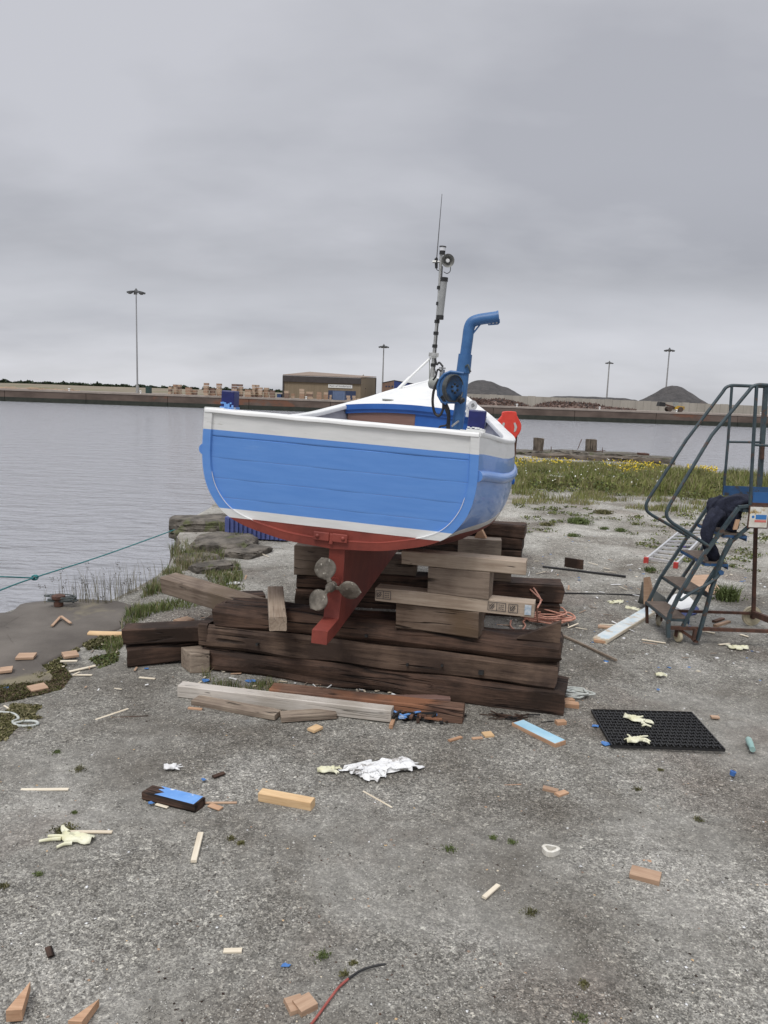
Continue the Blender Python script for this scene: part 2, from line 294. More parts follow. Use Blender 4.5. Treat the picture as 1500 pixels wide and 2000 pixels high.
# ------------------------------------------------------------------ ground
def ground_material():
    m = bpy.data.materials.new('gravel_ground'); m.use_nodes = True; t = m.node_tree; b = t.nodes['Principled BSDF']; b.inputs['Roughness'].default_value = .95
    b.inputs['Specular IOR Level'].default_value = .25
    A = t.nodes.new; L = t.links.new; tcn = A('ShaderNodeTexCoord'); V_ = tcn.outputs['Object']
    def no(scale, det, rough=.6, dist=0, off=0):
        mp = A('ShaderNodeMapping'); mp.inputs['Location'].default_value = (off, off * .3, 0); L(V_, mp.inputs[0])
        n = A('ShaderNodeTexNoise'); n.inputs['Scale'].default_value = scale; n.inputs['Detail'].default_value = det; n.inputs['Roughness'].default_value = rough; n.inputs['Distortion'].default_value = dist
        L(mp.outputs[0], n.inputs['Vector']); return n.outputs['Fac']
    def ramp(x, *st):
        r = A('ShaderNodeValToRGB'); e = r.color_ramp.elements; e[0].position = st[0][0]; e[0].color = (*st[0][1], 1); e[1].position = st[-1][0]; e[1].color = (*st[-1][1], 1)
        for p, c in st[1:-1]: q = e.new(p); q.color = (*c, 1)
        L(x, r.inputs[0]); return r.outputs[0]
    def mixc(f, a, c, mode='MIX'):
        n = A('ShaderNodeMix'); n.data_type = 'RGBA'; n.blend_type = mode
        for i, v in ((0, f), (6, a), (7, c)):
            if isinstance(v, (int, float)): n.inputs[i].default_value = v
            elif isinstance(v, tuple): n.inputs[i].default_value = (*v, 1)
            else: L(v, n.inputs[i])
        return n.outputs[2]
    base = ramp(no(1.25, 7, .57, .3), (.33, (.135, .122, .103)), (.43, (.19, .178, .156)), (.53, (.25, .24, .215)), (.66, (.335, .323, .294)))
    brown = ramp(no(.75, 6, .6, .2, 11), (.54, (0, 0, 0)), (.64, (1, 1, 1)))
    base = mixc(mixc(1.0, brown, (.6, .6, .6), 'MULTIPLY'), base, (.185, .158, .136))
    v1 = A('ShaderNodeTexVoronoi'); v1.inputs['Scale'].default_value = 210; L(V_, v1.inputs['Vector'])
    v2 = A('ShaderNodeTexVoronoi'); v2.inputs['Scale'].default_value = 95; L(V_, v2.inputs['Vector'])
    s1 = A('ShaderNodeSeparateColor'); L(v1.outputs['Color'], s1.inputs[0]); s2 = A('ShaderNodeSeparateColor'); L(v2.outputs['Color'], s2.inputs[0])
    g1 = ramp(s1.outputs[0], (0, (.48, .48, .48)), (.5, (.90, .90, .90)), (.86, (1.3, 1.3, 1.28)), (1, (1.7, 1.69, 1.65)))
    g2 = ramp(s2.outputs[0], (0, (.62, .61, .6)), (.6, (1, 1, 1)), (.9, (1.2, 1.2, 1.2)), (1, (1.75, 1.75, 1.72)))
    # the gravel is finer trodden dirt in the brown and dark patches
    fine = ramp(no(.9, 5, .6, 0, 23), (.40, (.45, .45, .45)), (.52, (1, 1, 1)))
    base = mixc(fine, base, mixc(1.0, mixc(1.0, base, g1, 'MULTIPLY'), g2, 'MULTIPLY'))
    med = ramp(no(14, 5, .7), (.3, (.72, .72, .72)), (.7, (1.25, 1.25, 1.25)))
    base = mixc(1.0, base, med, 'MULTIPLY')
    # cleaner, paler gravel further out, less trodden; glancing-light brightening also put into the colour
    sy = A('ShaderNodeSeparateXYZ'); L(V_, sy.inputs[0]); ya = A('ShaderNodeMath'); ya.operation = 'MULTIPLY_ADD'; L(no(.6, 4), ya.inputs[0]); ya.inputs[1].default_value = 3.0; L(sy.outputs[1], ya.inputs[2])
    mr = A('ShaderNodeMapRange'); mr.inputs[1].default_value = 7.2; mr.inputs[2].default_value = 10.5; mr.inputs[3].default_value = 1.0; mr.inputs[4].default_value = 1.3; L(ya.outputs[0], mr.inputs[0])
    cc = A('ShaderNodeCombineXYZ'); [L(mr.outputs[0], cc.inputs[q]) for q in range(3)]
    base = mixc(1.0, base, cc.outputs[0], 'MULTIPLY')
    L(base, b.inputs['Base Color'])
    h = A('ShaderNodeMath'); h.operation = 'MULTIPLY_ADD'; L(v1.outputs['Distance'], h.inputs[0]); h.inputs[1].default_value = -.6; L(no(220, 3), h.inputs[2])
    bp = A('ShaderNodeBump'); bp.inputs['Strength'].default_value = .8; bp.inputs['Distance'].default_value = .005; L(h.outputs[0], bp.inputs['Height'])
    b2 = A('ShaderNodeBump'); b2.inputs['Strength'].default_value = .7; b2.inputs['Distance'].default_value = .03; L(no(7, 5), b2.inputs['Height']); L(bp.outputs[0], b2.inputs['Normal']); L(b2.outputs[0], b.inputs['Normal'])
    return m
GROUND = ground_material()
edge_px = [(150, 1182), (210, 1176), (266, 1150), (308, 1124), (336, 1090), (346, 1060), (360, 1032), (383, 1008), (402, 998)]
edge = [Vector((-14, -4, 0)), Vector((-14, 3.0, 0)), Vector((-6, 4.6, 0)), gnd(0, 1198), gnd(42, 1181), gnd(67, 1175)] + [gnd(*q) for q in edge_px] + \
       [Vector(q) for q in ((-2.75, 14, 0), (-2.7, 19, 0), (-2.6, 24.3, 0), (1, 24.9, 0), (4.2, 25.2, 0), (6.3, 25.6, 0), (7.6, 24.2, 0), (8.6, 22.4, 0), (9.0, 20.2, 0), (10.2, 19.0, 0), (13, 18.4, 0), (18, 18.2, 0), (30, 17.5, 0), (30, -4, 0))]
def inside(x, y):
    c = False; n = len(edge); j = n - 1
    for i in range(n):
        a, b = edge[i], edge[j]
        if (a.y > y) != (b.y > y) and x < (b.x - a.x) * (y - a.y) / (b.y - a.y) + a.x: c = not c
        j = i
    return c
def hgt(x, y):
    p = Vector((x * .9, y * .9, 0)); h = noise.noise(p) * .016 + noise.noise(p * 3.1) * .007 + noise.noise(p * 9) * .0025
    return h - .004
def dense_edge():
    o = []
    n = len(edge)
    for i in range(n):
        a, b = edge[i], edge[(i + 1) % n]; L = (b - a).length
        k = max(1, min(int(L / .35), 40)) if a.x > -5 and a.x < 20 else max(1, int(L / 2))
        for q in range(k):
            p = a.lerp(b, q / k)
            if 0 < i < n - 2 and -5 < p.x < 15: p = p + Vector((noise.noise(p * 3) * .1, noise.noise(p * 3 + Vector((9, 9, 9))) * .1, 0))
            o.append(p)
    return o
DE = dense_edge(); edge[:] = DE
pts = [Vector((p.x, p.y)) for p in DE]; nb = len(pts)
def near(y): return .11 if y < 7 else (.22 if y < 12 else .5)
y = -3.9
while y < 25.6:
    st = near(y); x = -13.8
    while x < 29.8:
        s_ = st if -4 < x < 8 else .6
        if inside(x, y): pts.append(Vector((x + (random.random() - .5) * s_ * .5, y + (random.random() - .5) * st * .5)))
        x += s_
    y += st
vv, ee, ff, *_ = delaunay_2d_cdt(pts, [(i, (i + 1) % nb) for i in range(nb)], [], 1, 1e-5)
gv = [(v.x, v.y, hgt(v.x, v.y)) for v in vv]
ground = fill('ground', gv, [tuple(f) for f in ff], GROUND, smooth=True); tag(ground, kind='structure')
mb = MB()      # the quay side below the ground edge
zs_ = [0.0, -.25, -.6, -1.2, -2.2, -3.2, -4.6]; rows = []
for k, z in enumerate(zs_):
    r = []
    for i in range(nb):
        a, p, c = DE[i - 1], DE[i], DE[(i + 1) % nb]; nrm = Vector((c.y - a.y, a.x - c.x, 0)).normalized() * -1
        zz = hgt(p.x, p.y) if k == 0 else z
        r.append(p + nrm * ((0 if k == 0 else .06 * k) + noise.noise(Vector((p.x * 1.5, p.y * 1.5, z * 2))) * .12 * min(k, 1)) + Vector((0, 0, zz)))
    r.append(r[0].copy()); rows.append(r)
mb.sheet(rows); tag(mb.build('quay_wall', ROCK, smooth=True), kind='structure')
# concrete slab at the water's edge
sp = [(0, 1198), (42, 1181), (67, 1175), (140, 1170), (210, 1173), (252, 1179), (268, 1190), (262, 1210), (215, 1238), (174, 1257), (120, 1283), (60, 1312), (0, 1343)]
sl_ = [Vector((-5.5, 4.72, 0))] + [gnd(*q) for q in sp] + [Vector((-5.5, 3.3, 0))]
sl_ = bez(sl_, 4, closed=True); cx = sum((p for p in sl_), Vector()) / len(sl_)
rows = []
for k, (s_, z) in enumerate(((1.0, -.35), (1.0, -.012), (.995, .004), (.975, .014), (.7, .022), (.4, .022), (.1, .022), (.0, .022))):
    rows.append([Vector((cx.x + (p.x - cx.x) * s_ + noise.noise(p * 4) * .03, cx.y + (p.y - cx.y) * s_, z + (hgt(cx.x + (p.x - cx.x) * s_, cx.y + (p.y - cx.y) * s_) if k > 1 else 0))) for p in sl_] + [])
    rows[-1].append(rows[-1][0].copy())
mb = MB(); mb.sheet(rows); tag(mb.build('concrete_slab', CONC, smooth=True, angle=50), kind='structure')
# ------------------------------------------------------------------ water
def water_material():
    m = bpy.data.materials.new('harbour_water'); m.use_nodes = True; t = m.node_tree; b = t.nodes['Principled BSDF']
    b.inputs['Base Color'].default_value = (.30, .305, .325, 1); b.inputs['Roughness'].default_value = .12; b.inputs['IOR'].default_value = 1.33
    A = t.nodes.new; L = t.links.new; g = A('ShaderNodeTexCoord')
    def no(sc, det, st, rz=0):
        mp = A('ShaderNodeMapping'); mp.inputs['Scale'].default_value = st; mp.inputs['Rotation'].default_value = (0, 0, rz); L(g.outputs['Object'], mp.inputs[0])
        n = A('ShaderNodeTexNoise'); n.inputs['Scale'].default_value = sc; n.inputs['Detail'].default_value = det; n.inputs['Roughness'].default_value = .55; n.inputs['Distortion'].default_value = .3; L(mp.outputs[0], n.inputs['Vector']); return n.outputs['Fac']
    b1 = A('ShaderNodeBump'); b1.inputs['Strength'].default_value = 1; b1.inputs['Distance'].default_value = .65; L(no(.55, 3, (.6, 1.3, 1), .12), b1.inputs['Height'])
    b2 = A('ShaderNodeBump'); b2.inputs['Strength'].default_value = 1; b2.inputs['Distance'].default_value = .20; L(no(2.4, 4, (.6, 1.4, 1), -.1), b2.inputs['Height']); L(b1.outputs[0], b2.inputs['Normal'])
    L(b2.outputs[0], b.inputs['Normal']); return m
WATER_Z = -3.83
mb = MB(); mb.add([(-700, -60, WATER_Z), (700, -60, WATER_Z), (700, 232.5, WATER_Z), (-700, 232.5, WATER_Z)], [(0, 1, 2, 3)])
tag(mb.build('water', water_material()), kind='structure')
# ------------------------------------------------------------------ far side of the dock
QY = 232.; QZ = -.1
QW_L = mat('far_quay_wall', (.085, .062, .05), (.135, .10, .082), rough=.9, scale=.12, detail=8, stretch=(1, 1, 2), c3=(.17, .08, .05), lo=.4, hi=.6)
QALG = mat('tide_line_weed', (.018, .022, .016), (.035, .038, .028), rough=.8, scale=.6)
QCOP = mat('far_coping', (.26, .22, .19), (.34, .29, .25), rough=.9, scale=.4)
FIELD = mat('far_rough_land', (.15, .125, .085), (.24, .20, .145), rough=1, scale=.06, detail=8, c3=(.13, .13, .06))
YARD = mat('far_yard', (.20, .17, .145), (.27, .235, .205), rough=1, scale=.15, detail=8)
qw = bpy.data.objects.new('far_quay', None); COL.objects.link(qw); tag(qw, kind='structure')
bayw = 24.4; x0 = at(9, 775, QY).x - bayw * 12
for i in range(26):
    xa = x0 + i * bayw
    mb = MB(); mb.box((xa + bayw / 2, QY + 1.0, (QZ - .45 + WATER_Z - 1) / 2 + .35), (bayw - .14, 2.0, (QZ - .45) - (WATER_Z - 1) - .7)); mb.build('wall_panel', QW_L, qw)
    mb = MB(); mb.box((xa + bayw / 2, QY + .96, WATER_Z + .02), (bayw - .12, 2.0, 2.6)); mb.build('weed_band', QALG, qw)
mb = MB(); mb.box((x0 + 13 * bayw, QY + 1.6, -2.6), (26 * bayw, 1.9, 4.6)); mb.build('joint_backing', QALG, qw)
mb = MB(); mb.box((x0 + 13 * bayw, QY + .9, QZ - .26), (26 * bayw, 2.1, .5)); mb.build('coping', QCOP, qw)
mb = MB()
rows = [[Vector((x, yy, zf(x, yy))) for x in np.linspace(-700, 700, 90)] for zf in [lambda x, yy: QZ - .012 if yy < 262 else QZ + (min(1, max(0, (40 - x) / 60)) * min(1, (yy - 262) / 170) * (1.75 + .35 * noise.noise(Vector((x * .03, yy * .03, 0)))) if yy < 600 else 0)] for yy in (233.9, 245, 262, 285, 320, 370, 430, 500, 700, 1500, 3500)]
mb.sheet(rows); far = mb.build('far_land', [YARD, FIELD], smooth=True); tag(far, kind='structure')
far.data.polygons.foreach_set('material_index', [0 if p.center.y < 262 else 1 for p in far.data.polygons])
HEDGE = mat('far_hedge', (.018, .03, .014), (.04, .06, .028), rough=1, scale=.5)
def blades(name, P, H, Wd, mats, lean=.35, mi=None, bend=True, parent=None):
    """one mesh of many blades: P (n,3), H (n,), Wd scalar or (n,)"""
    n = len(P); P = np.asarray(P, float); H = np.asarray(H, float); Wd = np.broadcast_to(Wd, (n,))
    a = rng.uniform(0, 2 * np.pi, n); la = rng.uniform(0, 2 * np.pi, n); ll = rng.uniform(.05, lean, n) * H
    sx = np.stack([np.cos(a), np.sin(a), np.zeros(n)], 1) * Wd[:, None] / 2; ld = np.stack([np.cos(la), np.sin(la), np.zeros(n)], 1)
    mid = P + ld * ll[:, None] * .35; mid[:, 2] += H * .6; top = P + ld * ll[:, None]; top[:, 2] += H * .95
    V = np.stack([P - sx, P + sx, mid - sx * .8, mid + sx * .8, top], 1).reshape(-1, 3)
    k = np.arange(n) * 5; q = np.stack([k, k + 1, k + 3, k + 2], 1); t = np.stack([k + 2, k + 3, k + 4], 1)
    me = bpy.data.meshes.new(name); me.vertices.add(len(V)); me.vertices.foreach_set('co', V.ravel())
    loops = np.concatenate([q.ravel(), t.ravel()]); me.loops.add(len(loops)); me.loops.foreach_set('vertex_index', loops)
    me.polygons.add(2 * n); st = np.concatenate([np.arange(n) * 4, n * 4 + np.arange(n) * 3]); me.polygons.foreach_set('loop_start', st)
    for m_ in (mats if isinstance(mats, (list, tuple)) else [mats]): me.materials.append(m_)
    if mi is not None: me.polygons.foreach_set('material_index', np.concatenate([mi, mi]).astype(np.int32))
    me.update(calc_edges=True); me.validate()
    o = bpy.data.objects.new(name, me); COL.objects.link(o)
    if parent: o.parent = parent
    return o
def clumps(name, P, Rr, mats, mi=None, parent=None, flat=.6):
    """many small leaf clumps: bent quads with random tilt"""
    n = len(P); P = np.asarray(P, float); Rr = np.broadcast_to(Rr, (n,))[:, None]
    u = rng.normal(size=(n, 3)); u /= np.linalg.norm(u, axis=1)[:, None]; v = rng.normal(size=(n, 3)); v -= u * (u * v).sum(1)[:, None]; v /= np.linalg.norm(v, axis=1)[:, None]
    w_ = np.cross(u, v)
    V = np.stack([P - u * Rr, P - v * Rr * flat + w_ * Rr * .25, P + u * Rr, P + v * Rr * flat + w_ * Rr * .25], 1).reshape(-1, 3)
    k = np.arange(n) * 4; f = np.concatenate([np.stack([k, k + 1, k + 2], 1), np.stack([k, k + 2, k + 3], 1)])
    me = bpy.data.meshes.new(name); me.vertices.add(len(V)); me.vertices.foreach_set('co', V.ravel()); me.loops.add(f.size); me.loops.foreach_set('vertex_index', f.ravel())
    me.polygons.add(len(f)); me.polygons.foreach_set('loop_start', np.arange(len(f)) * 3)
    for m_ in (mats if isinstance(mats, (list, tuple)) else [mats]): me.materials.append(m_)
    if mi is not None: me.polygons.foreach_set('material_index', np.concatenate([mi, mi]).astype(np.int32))
    me.update(calc_edges=True); o = bpy.data.objects.new(name, me); COL.objects.link(o)
    if parent: o.parent = parent
    return o
P = []
for px in np.arange(-120, 880, .35):
    p = at(px, 748 + px * .0349, 420.); hh = 1.0 + 1.5 * noise.noise(Vector((px * .06, 0, 0))) + .9 * noise.noise(Vector((px * .3, 3, 0)))
    if hh < .35: continue
    for k in range(3): P.append((p.x + random.uniform(-.4, .4), 420 + random.uniform(-2, 2), 1.5 + random.random() * max(.4, hh)))
tag(clumps('far_treeline', P, rng.uniform(.35, .75, len(P)), HEDGE, flat=.9), kind='stuff')
# brown dock shed
BRW = mat('tan_cladding', (.20, .155, .10), (.235, .185, .125), rough=.8, scale=.6, stretch=(3, 3, .3)); DKF = mat('dark_fascia', (.045, .038, .036), (.06, .05, .048), rough=.7, scale=1)
ROOFM = mat('brown_roof_sheet', (.20, .15, .115), (.25, .19, .15), rough=.8, scale=.8); DOORB = mat('dark_blue_shutter', (.02, .035, .08), (.03, .05, .11), scale=1); SIGNW = mat('sign_white', (.66, .66, .64), (.72, .72, .7), scale=1)
INK = mat('sign_ink', (.03, .03, .035), scale=3)
def text_mesh(name, s, size, M, m, parent=None, extrude=.002, align='CENTER'):  # flat lettering, too small to pick the letters apart
    c = bpy.data.curves.new(name, 'FONT'); c.body = s; c.size = size; c.extrude = extrude; c.align_x = align; c.align_y = 'CENTER'; c.resolution_u = 2
    tmp = bpy.data.objects.new(name, c); COL.objects.link(tmp); bpy.context.view_layer.update()
    me = bpy.data.meshes.new_from_object(tmp.evaluated_get(bpy.context.evaluated_depsgraph_get())); bpy.data.objects.remove(tmp)
    me.materials.clear(); me.materials.append(m); me.name = name
    o = bpy.data.objects.new(name, me); COL.objects.link(o); o['kind'] = 'stuff'
    if parent: o.parent = parent; o.matrix_basis = parent.matrix_basis.inverted() @ M
    else: o.matrix_basis = M
    return o
SY = 262.; xl = at(554, 770, SY).x; xr = at(703, 770, SY).x; zt = at(700, 740, SY).z; zt0 = QZ
dep = 26; hb = 9.0
shed = thing('dock_shed', 'long tan dock shed with dark fascia and a white name sign on the far quay', 'building', ((xl + xr) / 2, SY, QZ))
def part(mb, name, m, par, **k): return mb.build(name, m, par, origin=par.location, **k)
H1 = 7.4
mb = MB(); mb.box(((xl + xr) / 2, SY + dep / 2, QZ + H1 / 2), (xr - xl, dep, H1)); part(mb, 'wall', BRW, shed)
for sx in (1,):      # the lean-to side wall rises to the back
    mb = MB(); mb.prism([(xr + .02, SY + .01, QZ), (xr + .02, SY + dep, QZ), (xr + .02, SY + dep, QZ + H1 + 1.9), (xr + .02, SY, QZ + H1)], (.25, 0, 0)); part(mb, 'gable_wall', BRW, shed)
xr2 = at(733, 770, SY + dep).x
mb = MB(); mb.prism([(xr + .3, SY + .02, QZ), (xr2, SY + dep, QZ), (xr2, SY + dep, QZ + H1 + .9), (xr + .3, SY + .02, QZ + H1 + .1)], (0, .3, 0)); part(mb, 'side_wall', BRW, shed)
mb = MB(); mb.prism([(xl - .3, SY - .5, QZ + H1), (xr + .3, SY - .5, QZ + H1), (xr + .3, SY - .5, QZ + H1 - 2.0), (xl - .3, SY - .5, QZ + H1 - 2.0)], (0, .45, 0)); part(mb, 'fascia', DKF, shed)
mb = MB(); mb.prism([(xl - .3, SY - .4, QZ + H1 + .05), (xr + .4, SY - .4, QZ + H1 + .05), (xr2 + .2, SY + dep, QZ + H1 + 1.05), (xl + 6, SY + dep, QZ + H1 + 2.0)], (0, 0, .25)); part(mb, 'roof', ROOFM, shed)
mb = MB(); mb.box((xl - .15, SY - .1, QZ + H1 / 2), (.5, .5, H1)); part(mb, 'corner_trim', DKF, shed)
mb = MB(); mb.box((xr2, SY + dep, QZ + H1 / 2 + .4), (.5, .5, H1 + .9)); part(mb, 'corner_trim', DKF, shed)
a = at(641, 756, SY - .1); b = at(688, 757, SY - .1)
mb = MB(); mb.box(((a.x + b.x) / 2, SY - .12, at(664, 754.5, SY).z), (b.x - a.x, .15, 1.15)); sg = part(mb, 'name_sign', SIGNW, shed)
text_mesh('sign_lettering', 'Port of Sunderland', .95, Matrix.Translation(((a.x + b.x) / 2, SY - .2, at(664, 754.5, SY).z)) @ Matrix.Rotation(rad(90), 4, 'X'), INK, shed)
mb = MB(); mb.box((at(668, 770, SY).x, SY - .06, QZ + 1.5), (9.2, .15, 3.0)); part(mb, 'shutter', DOORB, shed)
mb = MB(); mb.box((at(711, 763, SY + 8).x, SY + 7.5, QZ + 2.4), (1.0, .3, 2.2)); part(mb, 'door', DKF, shed)
mb = MB(); mb.box((at(711, 757, SY + 8).x, SY + 7.5, QZ + 4.0), (1.4, .4, .3)); part(mb, 'lamp_hood', DKF, shed)
# brick office with blue cladding
BRK = mat('far_brick', (.17, .105, .078), (.22, .14, .10), scale=.8); BCL = mat('blue_cladding', (.035, .065, .24), (.045, .08, .28), scale=.5)
OY = 270.; xa = at(746, 765, OY).x; xb = at(769, 765, OY).x; xc = at(813, 765, OY + 18).x; zb = at(769, 744, OY).z
office = thing('dock_office', 'small brick office with a blue clad side beyond the bow of the boat', 'building', (xb, OY, QZ))
mb = MB(); mb.prism([(xa, OY + 2, QZ), (xb, OY, QZ), (xb, OY, zb), (xa, OY + 2, zb - .9)], (0, .4, 0)); part(mb, 'brick_wall', BRK, office)
mb = MB(); mb.prism([(xb + .02, OY, QZ), (xc, OY + 14, QZ), (xc, OY + 14, zb - .9), (xb + .02, OY, zb)], (0, .4, 0)); part(mb, 'blue_wall', BCL, office)
mb = MB(); mb.prism([(xa - .1, OY + 1.9, zb - .82), (xb, OY - .1, zb + .1), (xc + .2, OY + 14, zb - .8), (xa + 6, OY + 18, zb - 1.4)], (0, 0, .2)); part(mb, 'roof', DKF, office)
for dx in (.35, .6, .88):
    mb = MB(); mb.box((xa + (xb - xa) * dx, OY + 2 - 2 * dx - .08, zb - 1.9), (.55, .12, .45)); part(mb, 'window', DOORB, office)
mb = MB(); mb.box((xa + (xb - xa) * .3, OY + 1.3, QZ + 2.5), (.85, .12, 1.3)); part(mb, 'window', SIGNW, office)
for k in range(6): mb = MB(); mb.box((xb + 2.0 + k * .62, OY + 1.55 + k * .62 * 14 / (xc - xb), zb - 2.3), (.42, .12, .5 + .2 * (k % 2))); part(mb, 'sign_letter', SIGNW, office)
# blue container, lesser huts
def hut(name, px, py, wpx, hpx, Y, m, label, cat, depth=6, rib=True):
    c = at(px, py, Y); sc = Y / 1483.; wd = wpx * sc; h = hpx * sc; t = thing(name, label, cat, (c.x, Y, QZ))
    mb = MB(); mb.box((c.x, Y + depth / 2, QZ + h / 2), (wd, depth, h)); part(mb, 'body', m, t)
    if rib:
        mb = MB()
        for k in range(int(wd / .3)): mb.box((c.x - wd / 2 + .15 + k * .3, Y - .03, QZ + h / 2), (.12, .06, h * .94))
        part(mb, 'corrugation', m, t)
    mb = MB(); mb.box((c.x, Y + depth / 2, QZ + h + .06), (wd + .1, depth + .1, .12)); part(mb, 'roof', m, t)
    return t
hut('shipping_container', 661, 775, 22, 16.5, 240, mat('faded_blue_steel', (.11, .16, .27), (.14, .19, .31), scale=1), 'faded blue container standing before the shed shutter', 'container')
hut('green_cabin', 287.5, 757, 6.5, 12.5, 246, mat('dark_green_steel', (.02, .05, .045), (.03, .065, .06), scale=1), 'narrow dark green cabin right of the left mast lamp', 'cabin', 3, False)
hut('site_hut', 739, 772, 8, 10, 262, mat('dull_green_hut', (.06, .09, .085), (.08, .11, .1), scale=1), 'low dull green hut between the shed and the office', 'hut', 4, False)
hut('blue_skip', 545, 770, 8, 6, 262, mat('skip_blue', (.02, .05, .14), (.03, .07, .18), scale=1), 'small dark blue skip beside the left end of the shed', 'skip', 4, False)
# packs of sawn timber on the quay
PK = [mat('timber_pack_%s' % n_, c, tuple(x * 1.25 for x in c), scale=1.4, detail=8, stretch=(.3, 1, 3)) for n_, c in (('tan', (.34, .22, .15)), ('pale', (.44, .33, .24)), ('brown', (.20, .13, .10)))]
def pack_mesh(wd, h, d):
    mb = MB(); mb.box((0, 0, h / 2 + .05), (wd, d, h - .1)); nslat = 3
    for k in range(nslat): mb.box((0, -d / 2 - .02, h * (k + .5) / nslat + .02), (wd + .03, .05, h / nslat * .72))
    return mb
packs = [(333, 5, 3, 1), (343, 5, 4, 0), (351, 5, 4, 1), (369, 10, 3, 0), (381, 7, 2, 2), (403, 8, 5, 0), (415, 9, 3, 2), (428, 8, 5, 0), (458, 9, 5, 1), (470, 8, 5, 1), (485, 11, 3, 0), (496, 6, 5, 1), (503, 6, 5, 0), (509, 6, 4, 1), (520, 8, 4, 0), (532, 9, 3, 2), (560, 8, 3, 1), (573, 6, 2, 0), (590, 9, 4, 0), (605, 12, 3, 1), (624, 9, 3, 0), (637, 8, 3, 0), (646, 4, 2, 1), (681, 7, 2, 1), (692, 6, 2, 1), (700, 5, 1, 0), (716, 10, 1, 2)]
ORD = 'leftmost second third fourth fifth sixth seventh eighth ninth tenth eleventh twelfth thirteenth fourteenth fifteenth sixteenth'.split()
for i, (px, wp, nh, ty) in enumerate(packs):
    Y = 236 + (i * 7 % 5); c = at(px, 770, Y); wd = wp * Y / 1483.
    if px < 545: lb = ('%s timber stack left of the tan shed' % ORD[i]) + (', tall and pale' if nh > 4 else '')
    else: lb = '%s timber stack in front of the tan shed%s' % (ORD[i - 16], ', nearer the container' if px > 620 and px < 690 else '')
    t = thing('timber_stack', lb + ' on the far quay', 'timber stack', (c.x, Y, QZ), 'stacks of sawn timber on the far quay')
    for k in range(nh):
        mb = pack_mesh(wd * random.uniform(.88, 1.04), .72, 2.2); o = mb.build('timber_pack', PK[ty if random.random() < .7 else (ty + 1) % 3], t); o.location = (random.uniform(-.08, .08), 0, k * .76)
# mast lamps
def mast(px, pyt, Y, hw, label, ptop=None, px_b=None, py_b=None):
    b_ = at(px_b, py_b, Y); tt = at(px, pyt, Y); t = thing('mast_lamp', label, 'lamp', (b_.x, Y, QZ), 'tall mast lamps round the dock')
    zt_ = tt.z; rb = max(.16, Y * .0011)
    mb = MB(); mb.tube([(b_.x, Y, QZ), (b_.x, Y, QZ + 2.4)], rb * 1.8, 10); part(mb, 'base', GALV, t)
    mb = MB(); mb.tube([(b_.x, Y, QZ + 2.3), (b_.x, Y, zt_)], [rb * 1.0, rb * .6], 10); part(mb, 'pole', MASTG, t, smooth=True)
    mb = MB(); mb.lathe((b_.x, Y, zt_ - .1), (0, 0, 1), [(hw * .85, -.12), (hw * .85, .08), (hw * .78, .08), (hw * .78, -.12)], 20, closed=True)
    for k in range(4): an = k * math.pi / 4; mb.bar((b_.x + math.cos(an) * hw * .8, Y + math.sin(an) * hw * .8, zt_), (b_.x - math.cos(an) * hw * .8, Y - math.sin(an) * hw * .8, zt_), .12, .15)
    mb.lathe((b_.x, Y, zt_), (0, 0, 1), [(.5, -.3), (.5, .3), (.1, .9)], 10)
    part(mb, 'ring', MASTD, t)
    for k in range(8):
        an = (k + .5) * math.pi / 4; mb = MB(); mb.box((b_.x + math.cos(an) * hw, Y + math.sin(an) * hw, zt_ - .35), (1.0, 1.0, .45), Matrix.Rotation(an, 3, 'Z') @ Matrix.Rotation(.3, 3, 'Y')); part(mb, 'floodlight', MASTD, t)
MASTG = mat('mast_grey', (.26, .26, .26), (.32, .32, .32), scale=1); MASTD = mat('mast_head_grey', (.07, .075, .075), (.11, .11, .11), scale=1)
mast(265.6, 569, 240, 2.2, 'tallest mast lamp, left of the boat beyond the water', None, 268.4, 762)
mast(749.3, 676, 330, 1.7, 'mast lamp between the tan shed and the brick office', None, 746.3, 775)
mast(1189.5, 708, 430, 1.7, 'thin mast lamp behind the concrete wall, left of the conical heap', None, 1184.3, 786)
mast(1303.8, 683, 330, 1.7, 'mast lamp rising in front of the conical heap', None, 1298, 792)
# concrete wall on the right with panels
WY = 262.; CW = mat('pale_concrete_wall', (.30, .28, .245), (.38, .355, .31), rough=.9, scale=.35, detail=8, stretch=(1, 1, .25)); wallT = thing('concrete_wall', 'long pale concrete panel wall behind the scrap heaps across the dock', 'wall', (at(1200, 790, WY).x, WY, QZ))
xw0 = at(880, 780, WY).x; k = 0; x = xw0; xe = at(1640, 800, WY).x
while x < xe:
    h = 3.5 - .9 * max(0, min(1, (x - xw0) / (xe - xw0))) + (.12 if k % 5 == 0 else 0)
    mb = MB(); mb.box((x + 1.3, WY + .15, QZ + h / 2), (2.54, .3, h)); part(mb, 'wall_panel', CW, wallT)
    x += 2.6; k += 1
mb = MB(); mb.box(((xw0 + xe) / 2, WY + .34, QZ + 1.1), (xe - xw0, .1, 2.2)); part(mb, 'backing', DKF, wallT)
